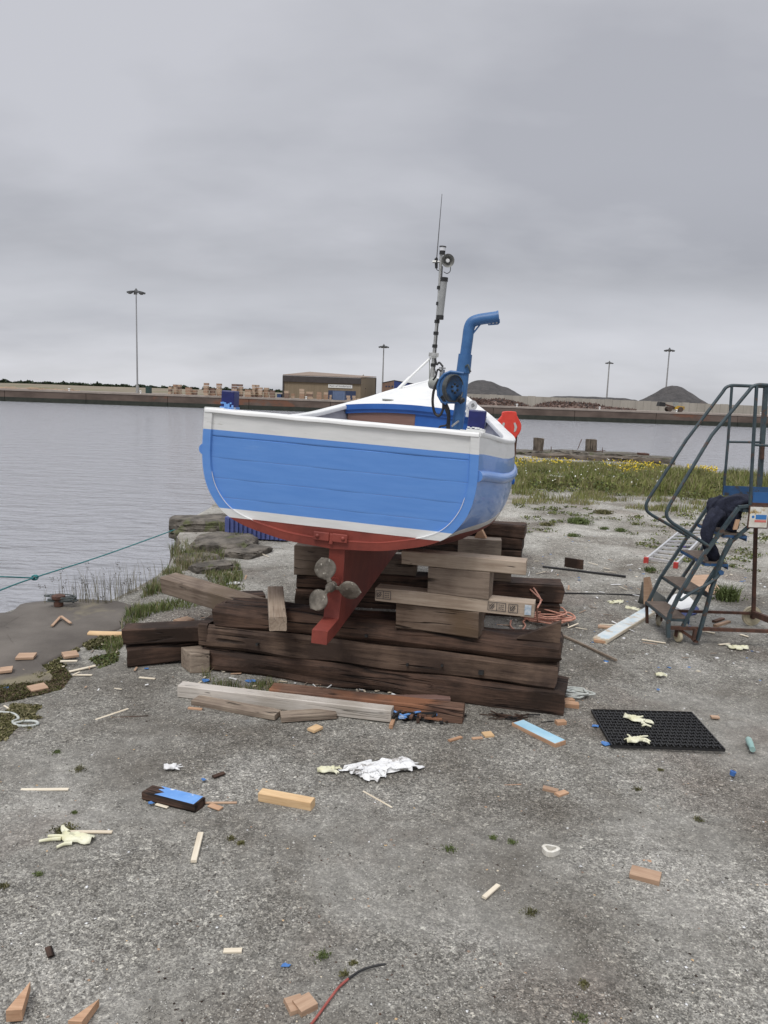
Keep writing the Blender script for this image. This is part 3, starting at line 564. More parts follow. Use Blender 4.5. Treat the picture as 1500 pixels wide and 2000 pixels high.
# heaps
HEAPM = mat('coal_grey_heap', (.048, .046, .046), (.075, .07, .068), rough=1, scale=.5, detail=9, bump=1, bscale=1.2, bdist=.5, spots=(.06, .6, (.09, .065, .055)))
def heap(name, prof, Y, depth, label, m=HEAPM):
    P_ = [at(px, py, Y) for px, py in prof]; c = sum(P_, Vector()) / len(P_); n = 48; mb = MB(); rows = []
    xs_ = [p.x for p in P_]; zs2 = [p.z for p in P_]
    for j in range(-12, 13):
        v = j / 12; r = []
        for i in range(n + 1):
            x = xs_[0] + (xs_[-1] - xs_[0]) * i / n; z = np.interp(x, xs_, zs2) - QZ
            zz = z * max(0, 1 - abs(v) ** 1.15) + noise.noise(Vector((x * .25, v * 6, 2))) * .5 * min(1, z / 3)
            r.append(Vector((x, Y + v * depth, QZ - .02 + max(0, zz))))
        rows.append(r)
    mb.sheet(rows); return tag(mb.build(name, m, origin=(c.x, Y, QZ), smooth=True), label, 'heap', 'dark mineral heaps')
heap('mineral_heap', [(862, 784), (885, 766), (905, 755), (920, 746), (945, 741.5), (958, 744), (970, 750), (990, 758), (1005, 764), (1024, 776), (1050, 790)], 300, 22, 'broad dark heap with a sloping shoulder just right of the blue davit')
heap('mineral_heap', [(1226, 796), (1250, 783), (1275, 769), (1290, 761), (1304, 755), (1313, 752), (1322, 752.5), (1332, 757), (1348, 767), (1372, 783), (1392, 796)], 300, 20, 'smooth conical dark heap behind the loader')
heap('mineral_ridge', [(1018, 790), (1035, 775), (1060, 777), (1085, 774), (1100, 773), (1130, 774), (1160, 775), (1190, 776), (1215, 778), (1240, 780), (1262, 795)], 310, 14, 'low dark ridge between the two heaps, showing just over the wall')
SCRAP = mat('scrap_metal', (.085, .05, .04), (.20, .14, .115), rough=.9, scale=.9, detail=8)
def scrap(prof, Y, label):
    P_ = [at(px, py, Y) for px, py in prof]; xs_ = [p.x for p in P_]; zs2 = [p.z - QZ for p in P_]; c = (xs_[0] + xs_[-1]) / 2; t = thing('scrap_heap', label, 'scrap heap', (c, Y, QZ), 'scrap heaps along the wall')
    mb = MB(); rows = []
    for j in range(-5, 6):
        v = j / 5; rows.append([Vector((x, Y + v * 5, QZ + max(0, np.interp(x, xs_, zs2) * .8 * (1 - v * v)) - .02)) for x in np.linspace(xs_[0], xs_[-1], 40)])
    mb.sheet(rows); part(mb, 'mound', SCRAP, t)
    mb = MB()
    for k in range(900):
        x = random.uniform(xs_[0], xs_[-1]); v = random.uniform(-1, .4); z = np.interp(x, xs_, zs2) * .85 * (1 - v * v)
        d = Vector((random.gauss(0, 1), random.gauss(0, 1), random.gauss(0, .6))).normalized() * random.uniform(.25, .8); p = Vector((x, Y + v * 5, QZ + z)); mb.bar(p - d, p + d, random.uniform(.06, .3), random.uniform(.05, .25), mi=random.choice((0, 0, 1, 2)))
    o = part(mb, 'scrap_pieces', [SCRAP, DKF, RUST], t); tag(o, kind='stuff')
scrap([(890, 796), (905, 778), (925, 776), (950, 780), (975, 777), (1000, 782), (1020, 788), (1034, 797)], 250, 'left scrap metal heap, just right of the boat davit')
scrap([(1036, 800), (1055, 788), (1080, 783), (1110, 784), (1140, 786), (1160, 788), (1180, 794), (1235, 801)], 250, 'longer scrap metal heap trailing off towards the loader')
# wheel loader
LY = 244.; lc = at(1318, 800, LY); YELL = mat('loader_yellow', (.42, .26, .03), (.52, .33, .05), scale=2, c3=(.2, .12, .05)); TYRE = mat('loader_tyre', (.05, .035, .028), (.09, .06, .045), scale=3)
ld = thing('wheel_loader', 'yellow wheel loader with its dark bucket raised in front of the conical heap', 'loader', (lc.x, LY, QZ))
for dx in (-2.0, 1.4):
    for dy in (-1.1, 1.1):
        mb = MB(); mb.lathe((lc.x + dx, LY + dy - .3, QZ + .78), (0, 1, 0), [(.3, 0), (.72, 0), (.8, .1), (.8, .5), (.72, .6), (.3, .6)], 16); wh = part(mb, 'wheel', TYRE, ld, smooth=True)
mb = MB(); mb.prism([(lc.x - .3, LY - .9, QZ + .7), (lc.x + 2.7, LY - .9, QZ + .8), (lc.x + 2.7, LY - .9, QZ + 1.7), (lc.x + .6, LY - .9, QZ + 1.9), (lc.x - .3, LY - .9, QZ + 1.4)], (0, 1.8, 0)); part(mb, 'engine_cover', YELL, ld)
mb = MB(); mb.box((lc.x - 1.6, LY, QZ + 1.0), (2.4, 1.2, .7)); part(mb, 'chassis', TYRE, ld)
mb = MB(); mb.prism([(lc.x - .6, LY - .7, QZ + 1.5), (lc.x + .9, LY - .7, QZ + 1.7), (lc.x + .7, LY - .7, QZ + 3.0), (lc.x - .4, LY - .7, QZ + 3.0)], (0, 1.4, 0)); part(mb, 'cab', GREYP, ld)
mb = MB(); mb.bar((lc.x - .6, LY - .6, QZ + 1.5), (lc.x - 3.6, LY - .6, QZ + 2.2), .2, .35); mb.bar((lc.x - .6, LY + .6, QZ + 1.5), (lc.x - 3.6, LY + .6, QZ + 2.2), .2, .35); part(mb, 'lift_arm', RUST, ld)
mb = MB(); mb.prism([(lc.x - 3.5, LY - 1.3, QZ + 1.5), (lc.x - 3.5, LY - 1.3, QZ + 2.75), (lc.x - 5.2, LY - 1.3, QZ + 2.9), (lc.x - 5.5, LY - 1.3, QZ + 1.6)], (0, 2.6, 0)); part(mb, 'bucket', BLACK, ld)
# bollards on the far quay
for i, px in enumerate((136, 275, 598, 1172, 1323, 1010, 1489)):
    p = at(px, 785, QY + 1); mb = MB(); mb.lathe((p.x, QY + .9, QZ - .01), (0, 0, 1), [(.28, 0), (.2, .1), (.2, .45), (.34, .55), (.34, .72), (.2, .8)], 12)
    tag(mb.build('quay_bollard', SIGNW, origin=(p.x, QY + .9, QZ), smooth=True), ('white bollard on the far quay, left of the tallest mast lamp', 'white bollard on the far quay just right of the tallest mast lamp', 'white bollard on the far quay in front of the tan shed', 'white bollard on the far quay below the thin mast lamp', 'white bollard on the far quay at the loader wheel', 'white bollard on the far quay at the right end of the first scrap heap', 'white bollard on the far quay at the right edge behind the step rails')[i], 'bollard', 'white bollards on the far quay')
# debris on the far left
mb = MB(); p = at(45, 752, 240)
for k in range(40): q = Vector((p.x + random.uniform(-14, 16), 240 + random.uniform(-3, 3), QZ + random.uniform(.05, .5))); d = Vector((random.uniform(-2.2, 2.2), random.uniform(-.5, .5), random.uniform(-.1, .15))); mb.bar(q - d, q + d, .3, .2, mi=random.choice((0, 0, 1)))
tag(mb.build('stacked_spars', [PK[1], PK[0]], origin=(p.x, 240, QZ)), 'long low pile of spars on the far quay at the left edge', 'timber pile')
# ================================================================== THE BOAT
YAW = math.atan(.165); HEEL = rad(2.8); BO = Vector((-.262, 3.98, 0)); ZP = 1.3
fw = Vector((math.sin(YAW), math.cos(YAW), 0)); r0 = Vector((math.cos(YAW), -math.sin(YAW), 0)); uz = Vector((0, 0, 1))
R2 = r0 * math.cos(HEEL) - uz * math.sin(HEEL); U2 = uz * math.cos(HEEL) + r0 * math.sin(HEEL)
BM = Matrix((R2, fw, U2)).transposed().to_4x4(); BM.translation = BO + uz * ZP - U2 * ZP
boat = thing('fishing_boat', 'blue and white wooden fishing boat with red bottom, propped on timbers with its transom facing', 'boat'); boat.matrix_world = BM
def bp_(mb, name, m, par=None, **k): o = mb.build(name, m, par or boat, **k); return o
def W2(x, y, z): return BM @ Vector((x, y, z))
YS = [0, .12, .3, .55, .8, 1.1, 1.4, 1.7, 2.0, 2.4, 2.8, 3.2, 3.6, 3.9, 4.15, 4.35, 4.5, 4.6]
def it(y, xs, vs): return float(np.interp(y, xs, vs))
def smooth_it(y, xs, vs):
    i = max(0, min(len(xs) - 2, int(np.searchsorted(xs, y, side='right') - 1))); t = (y - xs[i]) / (xs[i + 1] - xs[i])
    g = lambda k: vs[max(0, min(len(vs) - 1, k))]; a, b, c, d = g(i - 1), g(i), g(i + 1), g(i + 2)
    return .5 * (2 * b + (c - a) * t + (2 * a - 5 * b + 4 * c - d) * t * t + (3 * b - a - 3 * c + d) * t ** 3)
def Bh(y): return smooth_it(y, [0, .5, 1, 1.6, 2.2, 2.8, 3.3, 3.8, 4.2, 4.6], [.726, .83, .885, .905, .875, .78, .655, .48, .29, .045])
def ZS(y): return smooth_it(y, [0, .6, 1.2, 1.8, 2.4, 3.0, 3.6, 4.2, 4.6], [1.56, 1.505, 1.475, 1.465, 1.48, 1.545, 1.64, 1.775, 1.875])
def ZK(y): return it(y, [0, .3, .8, 1.4, 2.2, 3.0, 3.8, 4.2, 4.45, 4.6], [.88, .86, .772, .70, .66, .62, .68, .85, 1.1, 1.5])
TA = ([0, .022, .052, .1, .162, .22, .28, .38, .5, .66, .85, 1], [.0, .33, .48, .665, .800, .868, .915, .971, 1.003, 1.016, 1.008, 1.0])
TM = ([0, .037, .08, .133, .23, .29, .375, .5, .65, .8, 1], [.02, .48, .63, .735, .87, .925, .965, 1.0, 1.02, 1.02, 1.0])
TF = ([0, .1, .25, .4, .6, .8, 1], [.02, .14, .32, .48, .70, .87, 1])
def _sm(T):
    q = bez([Vector((x_, t_, 0)) for t_, x_ in zip(*T)], 8); q.sort(key=lambda v: v.y); return ([v.y for v in q], [v.x for v in q])
TA, TM, TF = _sm(TA), _sm(TM), _sm(TF)
def sec(y, z):
    zk, zs = ZK(y), ZS(y); t = max(0, min(1, (z - zk) / (zs - zk))); a = np.interp(t, *TA); m = np.interp(t, *TM); f = np.interp(t, *TF)
    if y < .8: g = a + (m - a) * y / .8
    elif y < 2.0: g = m
    else: u = min(1, (y - 2.0) / 2.0); g = m + (f - m) * u
    return Bh(y) * float(g)
SEAMS = [.93, 1.12, 1.235]
def levels(y):
    zk, zs = ZK(y), ZS(y); L = []
    wl0, wl1 = .99, 1.035
    ups = [(zk, 0), (zk + .012, 0), (zk + .03, 0), (zk + .055, 0), (zk + (wl0 - zk) * .45 if zk < .9 else zk + .07, 0)]
    wl0 = max(wl0, zk + .09); wl1 = max(wl1, wl0 + .045)
    ups += [(zk + (wl0 - zk) * .72, 0), (wl0, 0), (wl1, 0)]
    zt_ = zs - .098
    n = 7
    for k in range(1, n + 1): ups.append((wl1 + (zt_ - wl1) * k / n, 0))
    ups += [(zs - .05, 0), (zs - .002, 0)]
    return [u[0] for u in ups]
NL = len(levels(0)); WLI = (6, 7); TI = 14
RK = .1
def yrake(y, z): return y - RK * (z - 1.56 + .0) * max(0, 1 - y / .5) * -1 * -1 if False else y + RK * (1.56 - z) * max(0, 1 - y / .5)
mb = MB()
for sgn in (-1, 1):
    rows = []
    for y in YS:
        rows.append([Vector((sgn * max(sec(y, z), .012), yrake(y, z), z)) for z in levels(y)])
    base = len(mb.v); R = len(rows)
    mb.v += [tuple(p) for r in rows for p in r]
    for i in range(R - 1):
        for j in range(NL - 1):
            mb.f.append((base + i * NL + j, base + i * NL + j + 1, base + (i + 1) * NL + j + 1, base + (i + 1) * NL + j))
            mb.m.append(0 if j < WLI[0] else 1 if j < WLI[1] else 2 if j < TI else 1)
bp_(mb, 'hull', [REDP, WHITE, BLUE], smooth=True)
# inner skin, seen over the quarter
mb = MB()
for sgn in (-1, 1):
    mb.sheet([[Vector((sgn * max(.01, sec(y, z) - .045), yrake(y, z), z)) for z in np.linspace(max(1.0, ZK(y) + .1), ZS(y) - .004, 6)] for y in YS[:-2]])
bp_(mb, 'inner_planking', INNER, smooth=True)
mb = MB(); ys_ = [y for y in YS if y < 3.3]
mb.sheet([[Vector((s_ * (sec(y, 1.12) - .05), y + .05, 1.12 + .0)) for s_ in (-1, 0, 1)] for y in ys_]); bp_(mb, 'sole_boards', INNER)
# belting
def rail_profile(sgn, ys, zoff, out, h, z_up=0, n=8):
    rows = []
    for y in ys:
        z0 = ZS(y) - zoff; r = []
        for k in range(n + 1):
            a = -math.pi / 2 + math.pi * k / n; z = z0 + math.sin(a) * h; r.append(Vector((sgn * (sec(y, z) - .004 + math.cos(a) * out), yrake(y, z), z)))
        rows.append(r)
    return rows
yf = list(np.linspace(0, 4.55, 44))
for sgn in (-1, 1):
    mb = MB(); rows = rail_profile(sgn, yf, .212, .027, .03); mb.sheet(rows); n = len(rows[0]); mb.add(rows[0], [tuple(range(n))])
    bp_(mb, 'belting', BLUE, smooth=True)
    # capping along the sheer
    mb = MB(); rows = []
    for y in yf:
        b = Bh(y); z = ZS(y); i0 = max(.0, b - .085 - .02 * (y < .3))
        rows.append([Vector((sgn * (b + .004), yrake(y, z), z - .010)), Vector((sgn * (b + .007), yrake(y, z), z + .006)), Vector((sgn * (b + .002), yrake(y, z), z + .015)), Vector((sgn * (i0 + .006), yrake(y, z), z + .018)), Vector((sgn * i0, yrake(y, z), z + .008)), Vector((sgn * i0, yrake(y, z), z - .014))])
        rows[-1].append(rows[-1][0].copy())
    mb.sheet(rows); mb.add(rows[0][:-1], [tuple(range(6))]); bp_(mb, 'gunwale', WHITE, smooth=True, angle=60)
# ---- transom: planks with fine seams, edge frame, cap
def thalf(z): return float(np.interp(max(0, min(1, (z - .88) / .68)), *TA)) * .726
def yt(z): return RK * (1.56 - z)
cuts = [.883, .985, 1.095, 1.20, 1.31, 1.425, 1.552]; colz = [.99, 1.037, 1.459]
for k in range(len(cuts) - 1):
    z0, z1 = cuts[k], cuts[k + 1]; g = .0022; zz = sorted(set([z0 + .00015, z0 + .0025, z1 - .0025, z1 - .00015] + [c for c in colz if z0 + .004 < c < z1 - .004] + list(np.linspace(z0 + .01, z1 - .01, 5))))
    mb = MB(); rows = []
    for z in zz:
        e_ = (.0028 if k == 4 and z > z1 - .001 or k == 5 and z < z0 + .001 else .0004) if (z < z0 + .001 or z > z1 - .001) else 0; h = thalf(z) - .004
        rows.append([Vector((x * h, yt(z) + e_ + .002 * math.sin(x * 9 + k), z)) for x in np.linspace(-1, 1, 25)])
    base = len(mb.v); Cn = 25; mb.v += [tuple(p) for r in rows for p in r]
    for i in range(len(rows) - 1):
        zc_ = (zz[i] + zz[i + 1]) / 2; mi = 0 if zc_ < .99 else 1 if zc_ < 1.037 else 2 if zc_ < 1.459 else 1
        for j in range(Cn - 1): mb.f.append((base + i * Cn + j, base + i * Cn + j + 1, base + (i + 1) * Cn + j + 1, base + (i + 1) * Cn + j)); mb.m.append(mi)
    # give each plank its thickness
    bot = [p + Vector((0, .03, 0)) for p in rows[0]]; top = [p + Vector((0, .03, 0)) for p in rows[-1]]
    mb.sheet([rows[0], bot]); mb.sheet([rows[-1], top])
    bp_(mb, 'transom_plank', [REDP, WHITE, BLUE], smooth=True, angle=50)
def outline():
    D_ = [(thalf(z), z) for z in np.linspace(1.55, .8801, 500)] + [(0, .8795)]; L_ = [0]
    for a_, b_ in zip(D_[:-1], D_[1:]): L_.append(L_[-1] + math.hypot(a_[0] - b_[0], a_[1] - b_[1]))
    q = np.linspace(0, L_[-1], 64); X_ = np.interp(q, L_, [p[0] for p in D_]); Z_ = np.interp(q, L_, [p[1] for p in D_])
    for _ in range(6): X_[1:-1] = (X_[:-2] + 2 * X_[1:-1] + X_[2:]) / 4; Z_[1:-1] = (Z_[:-2] + 2 * Z_[1:-1] + Z_[2:]) / 4
    X_[-1] = 0; return list(zip(X_.tolist(), Z_.tolist()))
OL = outline(); full = [(-x, z) for x, z in OL] + [(x, z) for x, z in reversed(OL[:-1])]
def inset(P_, d):
    o = []
    for i, (x, z) in enumerate(P_):
        a = P_[max(0, i - 1)]; b = P_[min(len(P_) - 1, i + 1)]; t = Vector((b[0] - a[0], b[1] - a[1])).normalized(); o.append((x - t.y * d, z + t.x * d))
    return o
mb = MB(); O0 = inset(full, .0); I0 = inset(full, .044); I1 = inset(full, .050)
rows = []
for i in range(len(full)):
    (x, z), (xi, zi), (xj, zj) = O0[i], I0[i], I1[i]
    mid_ = [(x + (xi - x) * q / 8, z + (zi - z) * q / 8) for q in range(1, 8)]
    rows.append([Vector((x, yt(z) + .03, z)), Vector((x, yt(z) - .012, z))] + [Vector((a_, yt(b_) - .012, b_)) for a_, b_ in mid_] + [Vector((xi, yt(zi) - .013, zi)), Vector((xj, yt(zj) + .002, zj))])
mb.sheet(rows)
fo = bp_(mb, 'transom_frame', [REDP, WHITE, BLUE], smooth=False); bm = bmesh.new(); bm.from_mesh(fo.data)
for zc_ in (.99, 1.037, 1.459): bmesh.ops.bisect_plane(bm, geom=bm.verts[:] + bm.edges[:] + bm.faces[:], plane_co=(0, 0, zc_), plane_no=(0, 0, 1))
for f in bm.faces: zc_ = f.calc_center_median().z; f.material_index = 0 if zc_ < .99 else 1 if zc_ < 1.037 else 2 if zc_ < 1.459 else 1
bm.to_mesh(fo.data); bm.free(); fo.data.polygons.foreach_set('use_smooth', [True] * len(fo.data.polygons)); fo.data.set_sharp_from_angle(angle=rad(35))
for sgn in (-1, 1):       # the white caulk line round each bilge corner
    L_ = [(x, z) for x, z in inset(full, .048) if x * sgn > 0 and .985 < z < 1.25]; L_.sort(key=lambda q: q[1])
    mb = MB(); mb.tube([(x, yt(z) - .0125, z) for x, z in L_], [.0005] + [.0019] * (len(L_) - 2) + [.0012], 6); bp_(mb, 'caulk_line', WHITE)
mb = MB(); n = 24; rows = []
for i in range(n + 1):
    x = -.722 + 1.444 * i / n; c = .0012 * math.sin(i * 1.3); rows.append([Vector((x, -.0145, 1.549 + c)), Vector((x, -.0145, 1.562 + c)), Vector((x, -.010, 1.568 + c)), Vector((x, .05, 1.572)), Vector((x, .055, 1.555)), Vector((x, -.006, 1.547 + c)), Vector((x, -.0145, 1.549 + c))])
mb.sheet(rows); mb.add(rows[0][:-1], [tuple(range(6))]); mb.add(rows[-1][:-1], [tuple(range(6))]); bp_(mb, 'transom_cap', WHITE, smooth=True, angle=40)
mb = MB(); mb.sheet([[Vector((x * (thalf(z) - .05), yt(z) + .04, z)) for x in (-1, -.5, 0, .5, 1)] for z in np.linspace(1.05, 1.54, 5)]); bp_(mb, 'transom_inner', INNER)
# rudder fitting, bolts
mb = MB(); mb.box((-.058, yt(.945) - .022, .945), (.086, .014, .046)); mb.box((.044, yt(.945) - .022, .945), (.082, .014, .046)); mb.box((-.004, yt(.93) - .02, .935), (.02, .012, .06)); bp_(mb, 'gudgeon', REDP, bevel=.004)
for bx in (-.078, .062):
    mb = MB(); mb.lathe((bx, yt(.945) - .029, .947), (0, -1, 0), [(.011, 0), (.011, .006), (.006, .011), (0, .012)], 10); bp_(mb, 'bolt', REDP, smooth=True)
# keel, sternpost, deadwood
KX = .028; t = .043
mb = MB()
def kx(y): return KX * max(0, 1 - (y + .2) / 2.5)
side = [(-.205, .435), (-.205, .505), (.055, .498), (.095, .70), (.075, .885), (.5, .86), (1.2, .76), (2.2, .69), (3.4, .66), (4.1, .84), (4.5, 1.25), (4.56, 1.25), (4.2, .74), (3.8, .50), (3.4, .44), (1.4, .42), (.0, .425)]
ns = len(side); hullw = [t] * ns; hullw[0] = hullw[1] = t * .95
vs = [Vector((kx(y) - hw, y, z)) for (y, z), hw in zip(side, hullw)] + [Vector((kx(y) + hw, y, z)) for (y, z), hw in zip(side, hullw)]
mb.add(vs, [tuple(range(ns)), tuple(reversed(range(ns, 2 * ns)))] + [(i, i + ns, (i + 1) % ns + ns, (i + 1) % ns) for i in range(ns)])
ko = bp_(mb, 'keel', REDP, fix=True); bm = bmesh.new(); bm.from_mesh(ko.data); bmesh.ops.triangulate(bm, faces=[f for f in bm.faces if len(f.verts) > 4]); bm.to_mesh(ko.data); bm.free()
# stern tube and propeller
px0 = kx(0) + .0; hz = .688
mb = MB(); mb.lathe((px0, .12, hz), (0, -1, 0), [(.03, 0), (.03, .08), (.024, .10), (.024, .125)], 16); bp_(mb, 'stern_tube', REDP, smooth=True)
prop = MB(); prop.lathe((px0, .02, hz), (0, -1, 0), [(.022, -.03), (.027, 0), (.026, .05), (.018, .075), (.012, .082), (.012, .095), (0, .097)], 18); hub = bp_(prop, 'propeller', BRONZE, smooth=True, angle=60)
for ang in (112, 232, 357):
    a = rad(ang); rows = []; n = 12; rd = Vector((math.cos(a), 0, math.sin(a))); tg = Vector((-math.sin(a), 0, math.cos(a)))
    for i in range(n + 1):
        u = i / n; r_ = .022 + .145 * u; wdt = max(.012, .058 * math.sqrt(max(0, 1 - ((u - .60) / .42) ** 2))) if u < .95 else .058 * math.sqrt(max(.02, 1 - ((u - .60) / .405) ** 2))
        tw = rad(62 - 34 * u); row = []
        for j in range(9):
            v = -1 + j / 4; off = v * wdt
            row.append(Vector((px0, -.012, hz)) + rd * (r_ - abs(v) ** 2 * .012 * u) + tg * (off * math.cos(rad(24)) ) + Vector((0, -1, 0)) * (off * math.sin(rad(24)) - .004 * v * v))
        rows.append(row)
    mb = MB(); mb.sheet(rows); bl = bp_(mb, 'propeller_blade', BRONZE, smooth=True); bl.parent = hub
    md = bl.modifiers.new('thick', 'SOLIDIFY'); md.thickness = .006; md.offset = 0
# small exhaust on the starboard bow side
mb = MB(); mb.lathe((Bh(1.6) + .005, 1.5, 1.19), (1, 0, -.1), [(.022, -.03), (.022, .02), (.015, .026), (.015, 0)], 12); bp_(mb, 'skin_fitting', mat('bright_blue_cap', (.03, .15, .55), (.04, .2, .6), rough=.4), smooth=True)
# cuddy: bulkhead, deck, hatch ring
YC = 3.12
def deckz(x, y): b = max(.05, Bh(y) - .05); return ZS(y) + .018 + .05 * (1 - min(1, (x / b) ** 2))
mb = MB(); rows = []
for y in [YC - .03, YC, 3.3, 3.5, 3.7, 3.9, 4.05, 4.2, 4.35, 4.48, 4.56]:
    b = max(.02, Bh(y) - .07); rows.append([Vector((x * b, y, deckz(x * b, y))) for x in np.linspace(-1, 1, 17)])
mb.sheet(rows); mb.sheet([[p + Vector((0, 0, -.025)) for p in rows[0]], rows[0]]); bp_(mb, 'foredeck', WHITE, smooth=True, angle=50)
b = Bh(YC) - .06
def fascia(zt, zb, yy, xa=-1, xb=1, n=16): return [[Vector((x * b, yy, deckz(x * b, YC) + zt)) for x in np.linspace(xa, xb, n)], [Vector((x * b, yy, deckz(x * b, YC) + zb)) for x in np.linspace(xa, xb, n)]]
def solid_strip(rows, th):
    m_ = MB(); back = [[p + Vector((0, th, 0)) for p in r] for r in rows]; m_.sheet([rows[0], rows[1], back[1], back[0], rows[0]])
    for e_ in (0, -1): m_.add([rows[0][e_], rows[1][e_], back[1][e_], back[0][e_]], [(0, 1, 2, 3)])
    return m_
bp_(solid_strip(fascia(-.004, -.052, YC - .058), .04), 'deck_beam', DBLUE, smooth=True, angle=40)
bp_(solid_strip(fascia(-.05, -.085, YC - .04), .03), 'beam_moulding', DBLUE, smooth=True, angle=40)
bp_(solid_strip(fascia(-.084, -.55, YC - .022, -.97, .0), .02), 'bulkhead_board', PLY)
bp_(solid_strip(fascia(-.084, -.55, YC - .026, .004, .97), .02), 'bulkhead_door', DBLUE)
bp_(solid_strip(fascia(-.55, -.75, YC - .024, -.97, .97), .02), 'bulkhead_sill', DBLUE)
mb = MB(); mb.lathe((-.30, 3.32, deckz(-.3, 3.32)), (0, .02, 1), [(.055, 0), (.055, .008), (.038, .010), (.038, .002), (0, .002)], 24); bp_(mb, 'deck_plate', GREYP, smooth=True)
mb = MB(); mb.prism([(-.035, 4.52, 1.2), (.035, 4.52, 1.2), (.02, 4.66, 1.25), (-.02, 4.66, 1.25)], (0, .03, .68)); bp_(mb, 'stem_head', WHITE, bevel=.006)
# quarter posts
for nm, x, zt_, wx in (('quarter_post', -.628, 1.668, .072), ('quarter_post', .70, 1.678, .088)):
    mb = MB(); mb.box((x, .10, (1.562 + zt_) / 2), (wx, .085, zt_ - 1.562)); q = bp_(mb, nm, NAVY, bevel=.006)
    mb = MB(); mb.box((x, .10, 1.574), (wx + .006, .091, .016)); rr = random.Random(int(x * 100))
    for k in range(7): mb.box((x - wx / 2 + (k + .5) * wx / 7, .10 - .0445, 1.583 + rr.uniform(0, .008 if x > 0 else .02)), (wx / 7.5, .006, rr.uniform(.004, .014 if x > 0 else .03)))
    tagp = mb.build('paint_drips', CHIPB if x < 0 else WHITE, q); tag(tagp, kind='stuff')
MY = 4.2
def mp(px, py, y=MY):      # pixel -> boat-local on the plane y = const (a cross-section of the boat)
    d = ray(px, py); o = Vector((0, 0, CAM_H)); Mi = BM.inverted(); dl = Mi.to_3x3() @ d; ol = Mi @ o; t_ = (y - ol.y) / dl.y; return ol + dl * t_
# white roller on the starboard deck edge
mb = MB(); RP = mp(917, 791.5, 3.0); mb.lathe(RP, (.55, -.83, 0), [(.02, -.062), (.043, -.062), (.045, -.05), (.024, -.04), (.024, .03), (.045, .045), (.045, .058), (.02, .06), (.018, .03)], 24); bp_(mb, 'fairlead_roller', WHITE, smooth=True)
mb = MB(); mb.box(RP + Vector((0, .03, -.06)), (.05, .08, .09)); bp_(mb, 'roller_bracket', WHITE, bevel=.004)
# ---- mast
m0 = mp(843, 754); m1 = mp(848, 690); m2 = mp(857, 590); m3 = mp(862, 492)
mb = MB(); mb.tube([m0 + Vector((0, 0, -.06)), mp(845.5, 720)], .026, 12); mb.tube([mp(845.5, 720), m2, m3], [.02, .017, .015], 12); mast_ = bp_(mb, 'mast', GALV, smooth=True)
for py in (742, 713, 676, 651, 628, 593, 562): 
    q = mp(np.interp(py, [492, 590, 690, 754], [862, 857, 848, 843]), py); mb = MB(); mb.tube([q - Vector((0, 0, .016)), q + Vector((0, 0, .016))], .027, 10); o = bp_(mb, 'cable_clip', BLACK, mast_)
mb = MB(); mb.tube([mp(851, 690, MY - .03), mp(855, 640, MY - .03), mp(860, 590, MY - .03), mp(864, 520, MY - .03)], .006, 6); mb.tube([mp(851, 690, MY - .03), mp(849, 720, MY - .03), mp(852, 735, MY - .04), mp(848, 752, MY - .03)], .006, 6); bp_(mb, 'mast_cable', BLACK, mast_, smooth=True)
mb = MB(); mb.tube([mp(859, 622, MY - .02), mp(868, 543, MY - .02)], .034, 16); ref = bp_(mb, 'radar_reflector', mat('clear_grey_tube', (.22, .225, .22), (.32, .325, .32), rough=.3, scale=8), mast_, smooth=True)
for a_, b_ in (((859, 624), (859.6, 616)), ((867.4, 550), (868, 542))):
    mb = MB(); mb.tube([mp(*a_, MY - .02), mp(*b_, MY - .02)], .038, 16); bp_(mb, 'reflector_cap', BLACK, ref, smooth=True)
mb = MB(); mb.tube([m3, mp(864, 491)], .03, 12); bp_(mb, 'lamp_base', BLACK, mast_, smooth=True)
mb = MB(); mb.tube([mp(863.5, 497, MY), mp(864.3, 490, MY)], .03, 14); bp_(mb, 'lamp_foot', BLACK, mast_, smooth=True)
mb = MB(); mb.tube([mp(864.3, 490, MY), mp(864.8, 483, MY)], .032, 14); bp_(mb, 'lamp_lens', mat('clear_lens', (.62, .63, .64), (.7, .7, .72), rough=.15), mast_, smooth=True)
mb = MB(); mb.tube([mp(864.8, 483, MY), mp(865, 481, MY)], .036, 14); bp_(mb, 'lamp_cap', BLACK, mast_, smooth=True)
hc = mp(874, 509, MY - .10); hx = Vector((.30, -.9, -.12)).normalized()      # horn speaker
mb = MB(); mb.lathe(hc, hx, [(.024, -.10), (.028, -.09), (.03, -.05), (.048, -.025), (.058, .0), (.066, .018), (.066, .024), (.055, .016), (.032, -.016), (.0, -.024)], 26); hn = bp_(mb, 'horn_speaker', mat('horn_grey', (.13, .13, .12), (.19, .19, .175), rough=.5, scale=14), mast_, smooth=True)
mb = MB(); mb.lathe(hc, hx, [(.0, .022), (.018, .02), (.02, .0), (.014, -.03)], 14); bp_(mb, 'horn_centre', WHITE, hn, smooth=True)
mb = MB(); mb.tube([mp(864, 514, MY), mp(870, 514, MY - .06)], .012, 8); mb.tube([mp(852, 511, MY), mp(864, 512, MY)], .012, 8); mb.tube([mp(845, 511.5, MY - .02), mp(852, 511, MY - .02)], .013, 8); bp_(mb, 'cross_arm', GALV, mast_, smooth=True)
mb = MB(); mb.tube([mp(852.3, 524, MY), mp(852, 505, MY)], [.014, .018], 12); mb.tube([mp(852, 506, MY), mp(853, 503, MY)], .01, 8); an = bp_(mb, 'aerial_mount', BLACK, mast_, smooth=True)
mb = MB(); mb.tube([mp(853, 504, MY), mp(857, 455, MY), mp(863.3, 379, MY)], [.006, .005, .003], 6); bp_(mb, 'whip_aerial', mat('aerial_grey', (.10, .10, .105), (.13, .13, .135)), an, smooth=True)
